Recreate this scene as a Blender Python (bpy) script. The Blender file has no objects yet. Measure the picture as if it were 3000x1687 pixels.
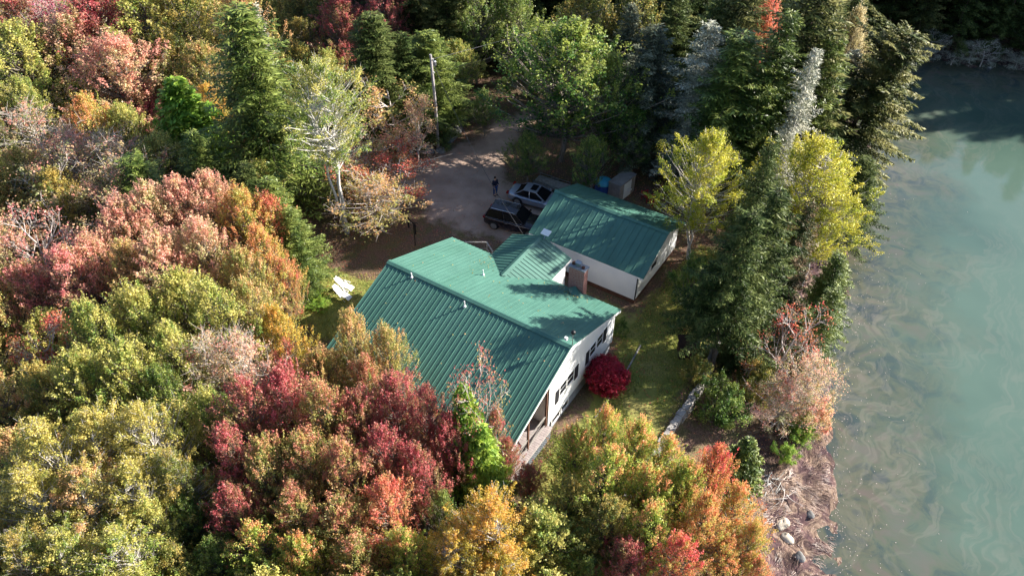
import bpy, bmesh, math, random
import numpy as np
from mathutils import Vector, Matrix
R = math.radians
S = bpy.context.scene
COL = S.collection

# ------------------------------------------------------------------ camera
cd = bpy.data.cameras.new('camera'); cam = bpy.data.objects.new('camera', cd); COL.objects.link(cam)
cam.location = (25.268, -25.052, 36.071)
cam.rotation_euler = (math.pi / 2 - 0.749, 0, 0.578)
cd.sensor_width = 36; cd.lens = 36 * 2225.7 / 3000
cd.clip_start = 0.5; cd.clip_end = 1500
S.camera = cam

# ------------------------------------------------------------------ sky, sun, exposure
SUN_AZ, SUN_EL = 48.5, 26.0            # degrees from +X towards +Y, degrees up
W = bpy.data.worlds.new('World'); S.world = W; W.use_nodes = True
wt = W.node_tree; bg = wt.nodes['Background']
sky = wt.nodes.new('ShaderNodeTexSky'); sky.sky_type = 'NISHITA'; sky.sun_disc = False
sky.sun_elevation = R(SUN_EL); sky.sun_rotation = R(90 - SUN_AZ)
wt.links.new(sky.outputs[0], bg.inputs[0]); sky.ozone_density = 2.5; bg.inputs[1].default_value = 0.072
sl = bpy.data.lights.new('sun', 'SUN'); so = bpy.data.objects.new('sun', sl); COL.objects.link(so)
sl.energy = 5.0; sl.angle = R(0.55); sl.color = (1.0, 0.93, 0.83)
sd = Vector((math.cos(R(SUN_EL)) * math.cos(R(SUN_AZ)), math.cos(R(SUN_EL)) * math.sin(R(SUN_AZ)), math.sin(R(SUN_EL))))
so.rotation_euler = sd.to_track_quat('Z', 'Y').to_euler()
S.view_settings.view_transform = 'Standard'; S.view_settings.look = 'None'
S.view_settings.exposure = 1.55; S.view_settings.gamma = 1.0
S.render.engine = 'CYCLES'
S.cycles.max_bounces = 6; S.cycles.diffuse_bounces = 3; S.cycles.transmission_bounces = 4
S.cycles.transparent_max_bounces = 4; S.cycles.use_denoising = True
S.cycles.sample_clamp_indirect = 6

# ------------------------------------------------------------------ helpers
def tag(o, label=None, cat=None, group=None, kind=None):
    if label: o['label'] = label
    if cat: o['category'] = cat
    if group: o['group'] = group
    if kind: o['kind'] = kind
    return o

def empty(name, loc=(0, 0, 0), rz=0.0, label=None, cat=None, group=None):
    o = bpy.data.objects.new(name, None); COL.objects.link(o)
    o.location = loc; o.rotation_euler = (0, 0, rz); o.empty_display_size = 0.2
    return tag(o, label, cat, group)

def link(name, me, parent=None):
    o = bpy.data.objects.new(name, me); COL.objects.link(o)
    if parent is not None: o.parent = parent
    return o

def np_mesh(name, V, F, mat=None, attrs=None, smooth=False):
    """V (n,3); F (m,k) with constant k; attrs {name: (domain, values)}"""
    me = bpy.data.meshes.new(name)
    V = np.asarray(V, np.float32); F = np.asarray(F, np.int32); m, k = F.shape
    me.vertices.add(len(V)); me.vertices.foreach_set('co', V.ravel())
    me.loops.add(m * k); me.loops.foreach_set('vertex_index', F.ravel())
    me.polygons.add(m); me.polygons.foreach_set('loop_start', np.arange(0, m * k, k, dtype=np.int32))
    try: me.polygons.foreach_set('loop_total', np.full(m, k, np.int32))
    except Exception: pass
    if smooth: me.polygons.foreach_set('use_smooth', np.ones(m, bool))
    for n, (dom, val) in (attrs or {}).items():
        a = me.attributes.new(n, 'FLOAT', dom); a.data.foreach_set('value', np.asarray(val, np.float32))
    me.update(calc_edges=True)
    me.materials.append(mat)
    return me

class MB:
    """collects boxes, prisms and tubes into one mesh"""
    def __init__(s): s.V = []; s.F = []
    def add(s, vs, fs):
        b = len(s.V); s.V += [tuple(v) for v in vs]; s.F += [tuple(i + b for i in f) for f in fs]; return s
    def box(s, x0, x1, y0, y1, z0, z1, M=None):
        vs = [Vector(p) for p in ((x0,y0,z0),(x1,y0,z0),(x1,y1,z0),(x0,y1,z0),(x0,y0,z1),(x1,y0,z1),(x1,y1,z1),(x0,y1,z1))]
        if M is not None: vs = [M @ v for v in vs]
        return s.add(vs, [(3,2,1,0),(4,5,6,7),(0,1,5,4),(1,2,6,5),(2,3,7,6),(3,0,4,7)])
    def hexa(s, pts):   # 8 corners, bottom 4 ccw then top 4
        return s.add(pts, [(3,2,1,0),(4,5,6,7),(0,1,5,4),(1,2,6,5),(2,3,7,6),(3,0,4,7)])
    def slab(s, poly, t):   # planar polygon (list of Vector), thickness t downwards along its normal
        P = [Vector(p) for p in poly]; n = (P[1] - P[0]).cross(P[2] - P[0]).normalized()
        if n.z < 0: P.reverse(); n = -n
        k = len(P); Q = [p - n * t for p in P]
        return s.add(P + Q, [tuple(range(k)), tuple(range(2 * k - 1, k - 1, -1))] + [(i, i + k, (i + 1) % k + k, (i + 1) % k) for i in range(k)])
    def bar(s, a, b, w, h=None, up=(0, 0, 1)):
        a = Vector(a); b = Vector(b); h = h or w; d = (b - a).normalized(); u = Vector(up)
        if abs(d.dot(u)) > 0.98: u = Vector((1, 0, 0))
        r = d.cross(u).normalized(); u = r.cross(d).normalized(); r *= w / 2; u *= h / 2
        return s.hexa([a-r-u, a+r-u, b+r-u, b-r-u, a-r+u, a+r+u, b+r+u, b-r+u])
    def tube(s, pts, rad, n=8, cap=True):
        pts = [Vector(p) for p in pts]; rad = rad if hasattr(rad, '__len__') else [rad] * len(pts)
        base = len(s.V); pr = None
        for i, p in enumerate(pts):
            d = (pts[min(i + 1, len(pts) - 1)] - pts[max(i - 1, 0)]).normalized()
            if pr is None: pr = d.cross(Vector((0.3, 0.1, 1)) if abs(d.z) < .9 else Vector((1, 0, 0))).normalized()
            pr = (pr - d * pr.dot(d)).normalized(); q = d.cross(pr)
            for k in range(n):
                a = 2 * math.pi * k / n; s.V.append(tuple(p + (pr * math.cos(a) + q * math.sin(a)) * rad[i]))
        for i in range(len(pts) - 1):
            for k in range(n):
                a = base + i * n + k; b = base + i * n + (k + 1) % n; s.F.append((a, b, b + n, a + n))
        if cap:
            s.F.append(tuple(range(base + n - 1, base - 1, -1))); e = base + (len(pts) - 1) * n; s.F.append(tuple(range(e, e + n)))
        return s
    def lathe(s, prof, c=(0, 0, 0), n=24):
        b = len(s.V)
        for r, z in prof:
            for k in range(n):
                a = 2 * math.pi * k / n; s.V.append((c[0] + r * math.cos(a), c[1] + r * math.sin(a), c[2] + z))
        for i in range(len(prof) - 1):
            for k in range(n):
                a0 = b + i * n + k; b0 = b + i * n + (k + 1) % n; s.F.append((a0, b0, b0 + n, a0 + n))
        s.F.append(tuple(range(b + n - 1, b - 1, -1))); e = b + (len(prof) - 1) * n; s.F.append(tuple(range(e, e + n)))
        return s
    def build(s, name, mat, parent=None, smooth=False, bevel=0):
        me = bpy.data.meshes.new(name); me.from_pydata(s.V, [], s.F); me.materials.append(mat)
        if smooth:
            for p in me.polygons: p.use_smooth = len(p.vertices) <= 4
        me.update(); o = link(name, me, parent)
        if bevel:
            m = o.modifiers.new('bevel', 'BEVEL'); m.width = bevel; m.segments = 2; m.limit_method = 'ANGLE'
        return o

# ------------------------------------------------------------------ materials
class NT:
    def __init__(s, name):
        s.m = bpy.data.materials.new(name); s.m.use_nodes = True; s.t = s.m.node_tree
        s.t.nodes.clear(); s.out = s.t.nodes.new('ShaderNodeOutputMaterial')
    def n(s, typ, **kw):
        nd = s.t.nodes.new('ShaderNode' + typ)
        for k, v in kw.items():
            if k.startswith('i_'): nd.inputs[k[2:].replace('_', ' ')].default_value = v
            else: setattr(nd, k, v)
        return nd
    def l(s, a, b): s.t.links.new(a, b)
    def coords(s, kind='Object'): return s.n('TexCoord').outputs[kind]
    def noise(s, vec, scale, detail=4, rough=0.55, dist=0.0):
        nd = s.n('TexNoise'); nd.inputs['Scale'].default_value = scale; nd.inputs['Detail'].default_value = detail
        nd.inputs['Roughness'].default_value = rough; nd.inputs['Distortion'].default_value = dist
        s.l(vec, nd.inputs['Vector']); return nd.outputs['Fac']
    def math(s, op, a, b=None, clamp=False):
        nd = s.n('Math', operation=op); nd.use_clamp = clamp
        for i, x in enumerate((a, b)):
            if x is None: continue
            if isinstance(x, (int, float)): nd.inputs[i].default_value = x
            else: s.l(x, nd.inputs[i])
        return nd.outputs[0]
    def ramp(s, fac, stops, interp='LINEAR'):
        nd = s.n('ValToRGB'); cr = nd.color_ramp; cr.interpolation = interp
        while len(cr.elements) < len(stops): cr.elements.new(0.5)
        for e, (p, c) in zip(cr.elements, stops): e.position = min(p, 1); e.color = (c[0], c[1], c[2], 1)
        s.l(fac, nd.inputs[0]); return nd.outputs[0]
    def mix(s, fac, a, b, blend='MIX'):
        nd = s.n('Mix', data_type='RGBA', blend_type=blend)
        for i, x in ((0, fac), (6, a), (7, b)):
            if isinstance(x, (int, float)): nd.inputs[i].default_value = x
            elif isinstance(x, tuple): nd.inputs[i].default_value = (x[0], x[1], x[2], 1)
            else: s.l(x, nd.inputs[i])
        return nd.outputs[2]
    def attr(s, name): return s.n('Attribute', attribute_name=name).outputs['Fac']
    def bump(s, h, strength=0.4, dist=0.02):
        nd = s.n('Bump'); nd.inputs['Strength'].default_value = strength; nd.inputs['Distance'].default_value = dist
        s.l(h, nd.inputs['Height']); return nd.outputs[0]
    def pbr(s, col, rough=0.6, spec=0.4, metal=0.0, normal=None, coat=0.0, trans=0.0):
        p = s.n('BsdfPrincipled')
        if isinstance(col, tuple): p.inputs['Base Color'].default_value = (col[0], col[1], col[2], 1)
        else: s.l(col, p.inputs['Base Color'])
        if isinstance(rough, (int, float)): p.inputs['Roughness'].default_value = rough
        else: s.l(rough, p.inputs['Roughness'])
        p.inputs['Specular IOR Level'].default_value = spec; p.inputs['Metallic'].default_value = metal
        p.inputs['Coat Weight'].default_value = coat; p.inputs['Transmission Weight'].default_value = trans
        if normal is not None: s.l(normal, p.inputs['Normal'])
        s.l(p.outputs[0], s.out.inputs[0]); return p

def simple(name, col, rough=0.6, spec=0.4, metal=0.0, var=0.15, scale=3.0, coat=0.0, bump=0.0):
    t = NT(name); c = t.coords(); f = t.noise(c, scale, 5)
    a = tuple(x * (1 - var) for x in col); b = tuple(min(1, x * (1 + var)) for x in col)
    nr = t.bump(t.noise(c, scale * 6, 3), bump, 0.02) if bump else None
    t.pbr(t.ramp(f, [(0.3, a), (0.7, b)]), rough, spec, metal, nr, coat); return t.m

M = {}
M['white'] = simple('white_paint', (0.80, 0.80, 0.80), 0.5, 0.3, var=0.05, scale=1.5)
M['white_plastic'] = simple('white_plastic', (0.82, 0.82, 0.82), 0.4, 0.4, var=0.03)
def siding():
    t = NT('white_siding'); c = t.coords(); sep = t.n('SeparateXYZ'); t.l(c, sep.inputs[0])
    z = t.math('MULTIPLY', sep.outputs[2], 1 / 0.115); fr = t.math('FRACT', z)
    f = t.noise(c, 1.2, 6); col = t.ramp(f, [(0.25, (0.72, 0.74, 0.76)), (0.7, (0.82, 0.82, 0.82))])
    line = t.ramp(fr, [(0.0, (0.72, 0.72, 0.72)), (0.12, (1, 1, 1))]); col = t.mix(1.0, col, line, 'MULTIPLY')
    t.pbr(col, 0.5, 0.3, 0, t.bump(fr, 0.5, 0.012)); return t.m
M['siding'] = siding()
def roofmat(name, axis):
    t = NT(name); c = t.coords(); f = t.noise(c, 0.7, 5, 0.6); f2 = t.noise(c, 14, 3)
    col = t.ramp(f, [(0.3, (0.045, 0.130, 0.098)), (0.7, (0.070, 0.185, 0.142))])
    mp = t.n('Mapping'); mp.inputs['Scale'].default_value = (6, .4, 1) if axis == 0 else (.4, 6, 1); t.l(c, mp.inputs[0])
    st = t.noise(mp.outputs[0], 1.0, 4); col = t.mix(0.30, col, t.ramp(st, [(0.35, (0.04, 0.115, 0.088)), (0.65, (0.085, 0.215, 0.165))]))
    sp = t.n('SeparateXYZ'); t.l(c, sp.inputs[0]); wn = t.n('TexWhiteNoise', noise_dimensions='1D'); t.l(t.math('FLOOR', t.math('MULTIPLY', sp.outputs[axis], 1 / 0.915)), wn.inputs['W'])
    col = t.mix(t.math('MULTIPLY', wn.outputs['Value'], 0.16), col, (0.10, 0.22, 0.19))
    dirt = t.noise(c, 2.5, 6, 0.75); col = t.mix(t.ramp(dirt, [(0.56, (0,) * 3), (0.74, (0.45,) * 3)]), col, (0.05, 0.12, 0.09))
    rg = t.ramp(f2, [(0.3, (0.40,) * 3), (0.7, (0.52,) * 3)])
    t.pbr(col, rg, 0.55, 0, t.bump(st, 0.06, 0.02)); return t.m
M['roof_x'] = roofmat('green_roof_metal', 0); M['roof_y'] = roofmat('green_wing_roof_metal', 1)
M['concrete'] = simple('grey_concrete', (0.27, 0.28, 0.30), 0.85, 0.2, var=0.25, scale=2, bump=0.3)
M['brownfound'] = simple('brown_footing', (0.10, 0.045, 0.03), 0.85, 0.2, var=0.3, scale=3)
M['black'] = simple('black_paint', (0.012, 0.012, 0.014), 0.5, 0.4)
M['shutter'] = simple('black_shutter', (0.02, 0.02, 0.024), 0.55, 0.3)
M['grey_metal'] = simple('grey_metal', (0.35, 0.36, 0.38), 0.35, 0.5, 0.8)
M['deck'] = simple('weathered_deck_boards', (0.36, 0.31, 0.30), 0.8, 0.2, var=0.25, scale=4)
M['post'] = simple('brown_stained_post', (0.13, 0.07, 0.05), 0.75, 0.2, var=0.3)
M['wood_grey'] = simple('grey_weathered_wood', (0.30, 0.28, 0.26), 0.85, 0.15, var=0.3, scale=5, bump=0.4)
M['pole_wood'] = simple('utility_pole_wood', (0.33, 0.30, 0.29), 0.85, 0.15, var=0.3, scale=5)
M['lattice'] = simple('blue_grey_lattice', (0.20, 0.23, 0.27), 0.7, 0.2)
M['brown_wood'] = simple('dark_brown_boards', (0.05, 0.028, 0.02), 0.8, 0.2, var=0.3, scale=6)
def glass(name, col=(0.015, 0.018, 0.022)):
    t = NT(name); t.pbr(col, 0.2, 0.12, 0, None, 0.0); return t.m
M['glass'] = glass('dark_window_glass'); M['car_glass'] = glass('tinted_car_glass', (0.008, 0.009, 0.011))
def brick():
    t = NT('red_brick'); c = t.coords(); mp = t.n('Mapping'); t.l(c, mp.inputs[0]); mp.inputs['Rotation'].default_value = (math.pi / 2, 0, 0)
    sep = t.n('SeparateXYZ'); t.l(c, sep.inputs[0]); cm = t.n('CombineXYZ'); t.l(t.math('ADD', sep.outputs[0], sep.outputs[1]), cm.inputs[0]); t.l(sep.outputs[2], cm.inputs[1])
    b = t.n('TexBrick'); t.l(cm.outputs[0], b.inputs['Vector']); b.inputs['Scale'].default_value = 1
    b.inputs['Brick Width'].default_value = 0.21; b.inputs['Row Height'].default_value = 0.075; b.inputs['Mortar Size'].default_value = 0.010
    b.inputs['Color1'].default_value = (0.34, 0.075, 0.05, 1); b.inputs['Color2'].default_value = (0.48, 0.15, 0.105, 1); b.inputs['Mortar'].default_value = (0.48, 0.42, 0.40, 1)
    col = t.mix(0.35, b.outputs[0], t.ramp(t.noise(c, 9, 3), [(0.35, (0.14, 0.035, 0.03)), (0.7, (0.42, 0.20, 0.17))]))
    t.pbr(col, 0.85, 0.2, 0, t.bump(b.outputs[1], -0.5, 0.01)); return t.m
M['brick'] = brick()

LEAF = {}
def leaf_mat(name, c1, c2, c3, trans=0.45, sheen=0.5, nscale=0.8, tipw=0.45, gain=None, lo=0.12, mid=0.5, hi=0.88):
    gain = gain or (0.78 if name.startswith('needle') else 1.2)
    t = NT(name + '_leaves'); oi = t.n('ObjectInfo'); c = t.coords()
    off = t.n('VectorMath', operation='ADD'); t.l(c, off.inputs[0])
    sc = t.n('VectorMath', operation='SCALE'); cmb = t.n('CombineXYZ'); [t.l(oi.outputs['Random'], cmb.inputs[i]) for i in range(3)]
    t.l(cmb.outputs[0], sc.inputs[0]); sc.inputs['Scale'].default_value = 37.0; t.l(sc.outputs[0], off.inputs[1])
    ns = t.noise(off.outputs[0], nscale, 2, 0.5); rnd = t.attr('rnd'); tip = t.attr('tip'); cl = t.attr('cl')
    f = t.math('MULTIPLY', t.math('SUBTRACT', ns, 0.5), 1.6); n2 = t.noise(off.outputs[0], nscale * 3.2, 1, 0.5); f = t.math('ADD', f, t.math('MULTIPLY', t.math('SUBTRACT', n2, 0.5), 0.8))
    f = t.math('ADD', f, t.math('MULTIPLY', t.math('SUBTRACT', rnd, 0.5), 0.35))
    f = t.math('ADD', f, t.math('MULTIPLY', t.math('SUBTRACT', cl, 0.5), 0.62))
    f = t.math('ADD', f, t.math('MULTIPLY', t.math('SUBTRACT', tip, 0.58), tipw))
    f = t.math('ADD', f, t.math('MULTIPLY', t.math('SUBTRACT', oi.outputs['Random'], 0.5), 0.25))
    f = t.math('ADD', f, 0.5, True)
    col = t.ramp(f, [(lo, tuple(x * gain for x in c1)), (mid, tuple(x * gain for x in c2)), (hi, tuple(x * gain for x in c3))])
    hsv = t.n('HueSaturation'); t.l(col, hsv.inputs['Color'])
    t.l(t.math('ADD', t.math('MULTIPLY', rnd, 0.7), 0.65), hsv.inputs['Value'])
    hsv.inputs['Saturation'].default_value = 1.0; col = hsv.outputs[0]
    p = t.pbr(col, 0.5, sheen)
    tr = t.n('BsdfTranslucent'); t.l(col, tr.inputs[0])
    mx = t.n('MixShader'); mx.inputs[0].default_value = trans
    t.l(p.outputs[0], mx.inputs[1]); t.l(tr.outputs[0], mx.inputs[2]); t.l(mx.outputs[0], t.out.inputs[0])
    LEAF[name] = t.m
G = 1.0
leaf_mat('ygreen', (0.16, 0.26, 0.05), (0.36, 0.38, 0.09), (0.52, 0.46, 0.13))
leaf_mat('ygold', (0.24, 0.27, 0.06), (0.44, 0.38, 0.09), (0.56, 0.47, 0.13))
leaf_mat('olive', (0.09, 0.14, 0.03), (0.24, 0.26, 0.06), (0.46, 0.34, 0.09))
leaf_mat('gold', (0.34, 0.30, 0.05), (0.55, 0.42, 0.07), (0.64, 0.36, 0.08))
leaf_mat('yellow', (0.27, 0.33, 0.03), (0.44, 0.45, 0.05), (0.52, 0.47, 0.06))
leaf_mat('ochre', (0.27, 0.31, 0.08), (0.46, 0.39, 0.12), (0.58, 0.33, 0.16))
leaf_mat('salmon', (0.46, 0.44, 0.18), (0.66, 0.43, 0.27), (0.70, 0.33, 0.26))
leaf_mat('pinkgreen', (0.20, 0.24, 0.09), (0.42, 0.34, 0.17), (0.58, 0.25, 0.20))
leaf_mat('redorange', (0.46, 0.38, 0.12), (0.62, 0.30, 0.15), (0.66, 0.18, 0.13))
leaf_mat('red', (0.50, 0.39, 0.18), (0.64, 0.32, 0.23), (0.66, 0.22, 0.21))
leaf_mat('crimson', (0.36, 0.31, 0.11), (0.42, 0.17, 0.12), (0.46, 0.10, 0.11))
leaf_mat('deepred', (0.20, 0.012, 0.02), (0.32, 0.012, 0.035), (0.40, 0.018, 0.05), nscale=1.5)
leaf_mat('scarlet', (0.48, 0.38, 0.10), (0.62, 0.24, 0.11), (0.64, 0.10, 0.11))
leaf_mat('magenta', (0.40, 0.20, 0.16), (0.52, 0.14, 0.18), (0.56, 0.12, 0.21))
leaf_mat('orgreen', (0.30, 0.41, 0.07), (0.47, 0.50, 0.10), (0.70, 0.33, 0.15), tipw=0.9, lo=.35, mid=.78, hi=1.0)
leaf_mat('redolive', (0.24, 0.30, 0.07), (0.42, 0.34, 0.11), (0.50, 0.19, 0.13), tipw=0.6)
leaf_mat('orange', (0.38, 0.42, 0.09), (0.54, 0.42, 0.11), (0.64, 0.26, 0.12))
leaf_mat('green', (0.05, 0.11, 0.022), (0.12, 0.20, 0.038), (0.26, 0.30, 0.07))
leaf_mat('greentip', (0.035, 0.10, 0.02), (0.09, 0.19, 0.03), (0.30, 0.34, 0.07), tipw=0.9)
leaf_mat('lime', (0.12, 0.24, 0.03), (0.22, 0.36, 0.05), (0.34, 0.44, 0.07))
leaf_mat('needle', (0.040, 0.068, 0.020), (0.085, 0.130, 0.036), (0.18, 0.22, 0.065), trans=0.22, sheen=0.14, tipw=0.7)
leaf_mat('needlebright', (0.06, 0.11, 0.022), (0.14, 0.21, 0.038), (0.28, 0.34, 0.075), trans=0.2, tipw=0.6)
leaf_mat('needleolive', (0.055, 0.075, 0.024), (0.12, 0.15, 0.045), (0.28, 0.27, 0.09), trans=0.22, sheen=0.14, tipw=0.7)
leaf_mat('needlegrey', (0.08, 0.10, 0.07), (0.15, 0.18, 0.11), (0.28, 0.30, 0.20), trans=0.12, sheen=0.2, tipw=0.6)
leaf_mat('needlebrown', (0.04, 0.07, 0.02), (0.09, 0.11, 0.035), (0.28, 0.18, 0.10), trans=0.12, sheen=0.2, mid=.62, hi=1.0, tipw=1.1)
leaf_mat('lichen', (0.20, 0.22, 0.16), (0.30, 0.31, 0.23), (0.44, 0.43, 0.34), trans=0.1)
leaf_mat('tan', (0.36, 0.30, 0.12), (0.50, 0.42, 0.22), (0.58, 0.50, 0.30))
leaf_mat('russet', (0.28, 0.22, 0.08), (0.46, 0.20, 0.10), (0.50, 0.10, 0.08))
def bark(name, a, b, scale=4, zs=0.25):
    t = NT(name); c = t.coords(); mp = t.n('Mapping'); mp.inputs['Scale'].default_value = (1, 1, zs); t.l(c, mp.inputs[0])
    f = t.noise(mp.outputs[0], scale * 3, 5, 0.7); t.pbr(t.ramp(f, [(0.35, a), (0.62, b)]), 0.85, 0.2, 0, t.bump(f, 0.5, 0.03)); return t.m
M['bark'] = bark('grey_brown_bark', (0.12, 0.10, 0.085), (0.30, 0.26, 0.23))
M['bark_pale'] = bark('pale_grey_bark', (0.36, 0.31, 0.28), (0.62, 0.56, 0.52))
M['bark_birch'] = bark('white_birch_bark', (0.20, 0.18, 0.16), (0.66, 0.62, 0.58), 3, 1.6)
M['bark_white'] = bark('bright_birch_bark', (0.36, 0.33, 0.30), (0.78, 0.75, 0.70), 3, 1.6)
M['bark_dark'] = bark('dark_spruce_bark', (0.05, 0.04, 0.035), (0.15, 0.12, 0.10))
M['bark_silver'] = bark('silvery_dead_wood', (0.26, 0.26, 0.25), (0.52, 0.51, 0.48))

# ------------------------------------------------------------------ terrain
SHORE = np.array([(36, -30), (32.6, -12), (30.6, -3), (29.6, .85), (27.9, 5), (26.4, 9.4), (25.0, 13), (24.2, 17.8), (22.9, 27), (20.9, 33), (20.6, 37), (20.9, 42),
                  (18.6, 48), (16.2, 54), (15.6, 60), (17.4, 64.2), (22, 66.6), (30.1, 69.5), (45, 74), (80, 86), (200, 120)], float)
def smoothstep(t): t = np.clip(t, 0, 1); return t * t * (3 - 2 * t)
def shore_dist(x, y):
    """metres inland from the waterline (negative over the water)"""
    x = np.asarray(x, float); y = np.asarray(y, float); best = np.full(x.shape, 1e9); 
    for (ax, ay), (bx, by) in zip(SHORE[:-1], SHORE[1:]):
        dx, dy = bx - ax, by - ay; t = np.clip(((x - ax) * dx + (y - ay) * dy) / (dx * dx + dy * dy), 0, 1)
        best = np.minimum(best, np.hypot(x - ax - t * dx, y - ay - t * dy))
    ins = np.zeros(x.shape, bool); P = np.vstack([SHORE, [(300, 120), (300, -30)]])
    for (ax, ay), (bx, by) in zip(P, np.roll(P, -1, 0)):
        c = ((ay > y) != (by > y)) & (x < (bx - ax) * (y - ay) / ((by - ay) if by != ay else 1e-9) + ax); ins ^= c
    return np.where(ins, -best, best)
_r = np.random.RandomState(5); _K = _r.normal(size=(24, 2)) ; _PH = _r.rand(24) * 6.28
def wob(x, y, scale=1.0, lo=0, hi=24):
    s = 0
    for i in range(lo, hi): s = s + np.sin((x * _K[i, 0] + y * _K[i, 1]) * scale + _PH[i])
    return s / math.sqrt((hi - lo) / 2.0)
def ground_z(x, y):
    x = np.asarray(x, float); y = np.asarray(y, float); d = shore_dist(x, y)
    dd = d + 0.25 * wob(x, y, 0.9)
    z = np.where(dd < 0, -3 + dd * 0.22, -3 + 3 * (0.55 * smoothstep(dd / 9.4) + 0.45 * smoothstep((dd - 4.8) / 4.4)))
    z = np.maximum(z, -7)
    beach = smoothstep(1 - np.abs(dd - 2.2) / 3.0); z = z + 0.10 * beach * wob(x, y, 2.6)
    # the drop behind the lawn's retaining wall
    east = smoothstep((x - 18.45) / 0.25) * smoothstep((y + 8) / 3) * smoothstep((9.6 - y) / 0.8); z = z - 0.75 * east * smoothstep((24.5 - x) / 5)
    # rising ground beyond the cove and up the wooded slope behind
    z = z + 7 * smoothstep((y - 62) / 50) * smoothstep(d / 20) + 4 * smoothstep((-x - 20) / 60) * smoothstep((y - 20) / 40)
    fl = smoothstep((d - 9.8) / 6) * (1 - smoothstep((12 - np.abs(x - 4)) / 3) * smoothstep((14 - np.abs(y - 8)) / 3))
    road = 1 - smoothstep((np.hypot((x + 6) / 14, (y - 20) / 24) - 0.9) / 0.5)
    z = z + 0.10 * fl * (1 - road) * wob(x, y, 0.5)
    return z
def gz(x, y): return float(ground_z(np.array([x]), np.array([y]))[0])

def grid(x0, x1, y0, y1, st):
    nx = int((x1 - x0) / st) + 1; ny = int((y1 - y0) / st) + 1
    X, Y = np.meshgrid(np.linspace(x0, x1, nx), np.linspace(y0, y1, ny)); idx = np.arange(nx * ny).reshape(ny, nx)
    F = np.stack([idx[:-1, :-1], idx[:-1, 1:], idx[1:, 1:], idx[1:, :-1]], -1).reshape(-1, 4)
    return X.ravel(), Y.ravel(), F
def inpoly(x, y, P):
    ins = np.zeros(np.shape(x), bool); P = np.asarray(P, float)
    for (ax, ay), (bx, by) in zip(P, np.roll(P, -1, 0)):
        ins ^= ((ay > y) != (by > y)) & (x < (bx - ax) * (y - ay) / ((by - ay) if by != ay else 1e-9) + ax)
    return ins
def polydist(x, y, P):
    P = np.asarray(P, float); b = np.full(np.shape(x), 1e9)
    for (ax, ay), (bx, by) in zip(P, np.roll(P, -1, 0)):
        dx, dy = bx - ax, by - ay; t = np.clip(((x - ax) * dx + (y - ay) * dy) / (dx * dx + dy * dy), 0, 1)
        b = np.minimum(b, np.hypot(x - ax - t * dx, y - ay - t * dy))
    return np.where(inpoly(x, y, P), b, -b)

def litter_ramp(t, c):
    f = t.noise(c, 1.1, 6, 0.65); g = t.noise(c, 9, 5, 0.7)
    a = t.ramp(g, [(0.32, (0.065, 0.040, 0.032)), (0.5, (0.165, 0.100, 0.075)), (0.68, (0.32, 0.20, 0.145))])
    b = t.ramp(g, [(0.3, (0.06, 0.055, 0.025)), (0.6, (0.17, 0.145, 0.07)), (0.75, (0.28, 0.22, 0.11))])
    return t.mix(t.ramp(f, [(0.42, (0,) * 3), (0.62, (1,) * 3)]), a, b), g
def mat_ground():
    t = NT('leafy_ground'); c = t.coords(); col, g = litter_ramp(t, c); d = t.attr('shore')
    # bank and beach: tan wrack and dark weed in swirling combed strands
    nv = t.n('TexNoise'); nv.inputs['Scale'].default_value = 0.55; nv.inputs['Detail'].default_value = 2; t.l(c, nv.inputs['Vector'])
    add = t.n('VectorMath', operation='MULTIPLY_ADD'); t.l(nv.outputs['Color'], add.inputs[0]); add.inputs[1].default_value = (5, 5, 0); t.l(c, add.inputs[2])
    mp = t.n('Mapping'); mp.inputs['Scale'].default_value = (1.0, 0.22, 1); t.l(add.outputs[0], mp.inputs[0])
    st = t.noise(mp.outputs[0], 3.2, 6, 0.7); pt = t.noise(c, 0.7, 4, 0.6)
    weed = t.ramp(st, [(0.36, (0.045, 0.030, 0.030)), (0.47, (0.11, 0.072, 0.060)), (0.56, (0.25, 0.175, 0.13)), (0.68, (0.42, 0.32, 0.235))])
    dark = t.ramp(st, [(0.35, (0.035, 0.022, 0.03)), (0.55, (0.12, 0.07, 0.07)), (0.7, (0.28, 0.18, 0.16))])
    wr = t.mix(t.ramp(pt, [(0.42, (0,) * 3), (0.56, (1,) * 3)]), dark, weed)
    k = t.ramp(t.math('ADD', t.math('MULTIPLY', d, 0.1), t.math('MULTIPLY', t.math('SUBTRACT', pt, .5), 0.5)), [(0.42, (1,) * 3), (0.60, (0,) * 3)])
    col = t.mix(k, col, wr)
    h = t.math('ADD', g, t.math('MULTIPLY', st, t.math('MULTIPLY', k, 1.5)))
    t.pbr(col, 0.9, 0.15, 0, t.bump(h, 0.9, 0.06)); return t.m
def mat_lawn():
    t = NT('lawn_grass'); c = t.coords(); f = t.noise(c, 0.55, 4, 0.6); g = t.noise(c, 26, 4, 0.7); e = t.attr('edge')
    gr = t.ramp(f, [(0.36, (0.14, 0.20, 0.035)), (0.5, (0.31, 0.33, 0.07)), (0.64, (0.50, 0.42, 0.14))])
    gr = t.mix(0.55, gr, t.ramp(g, [(0.3, (0.03, 0.05, 0.012)), (0.7, (0.36, 0.34, 0.12))]))
    lt, _ = litter_ramp(t, c)
    k = t.ramp(t.math('ADD', t.math('MULTIPLY', e, 0.55), t.math('MULTIPLY', t.math('SUBTRACT', t.noise(c, 2.2, 5, .7), .5), 1.3)), [(0.10, (0,) * 3), (0.45, (1,) * 3)])
    t.pbr(t.mix(k, lt, gr), 0.9, 0.15, 0, t.bump(g, 0.8, 0.05)); return t.m
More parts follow.
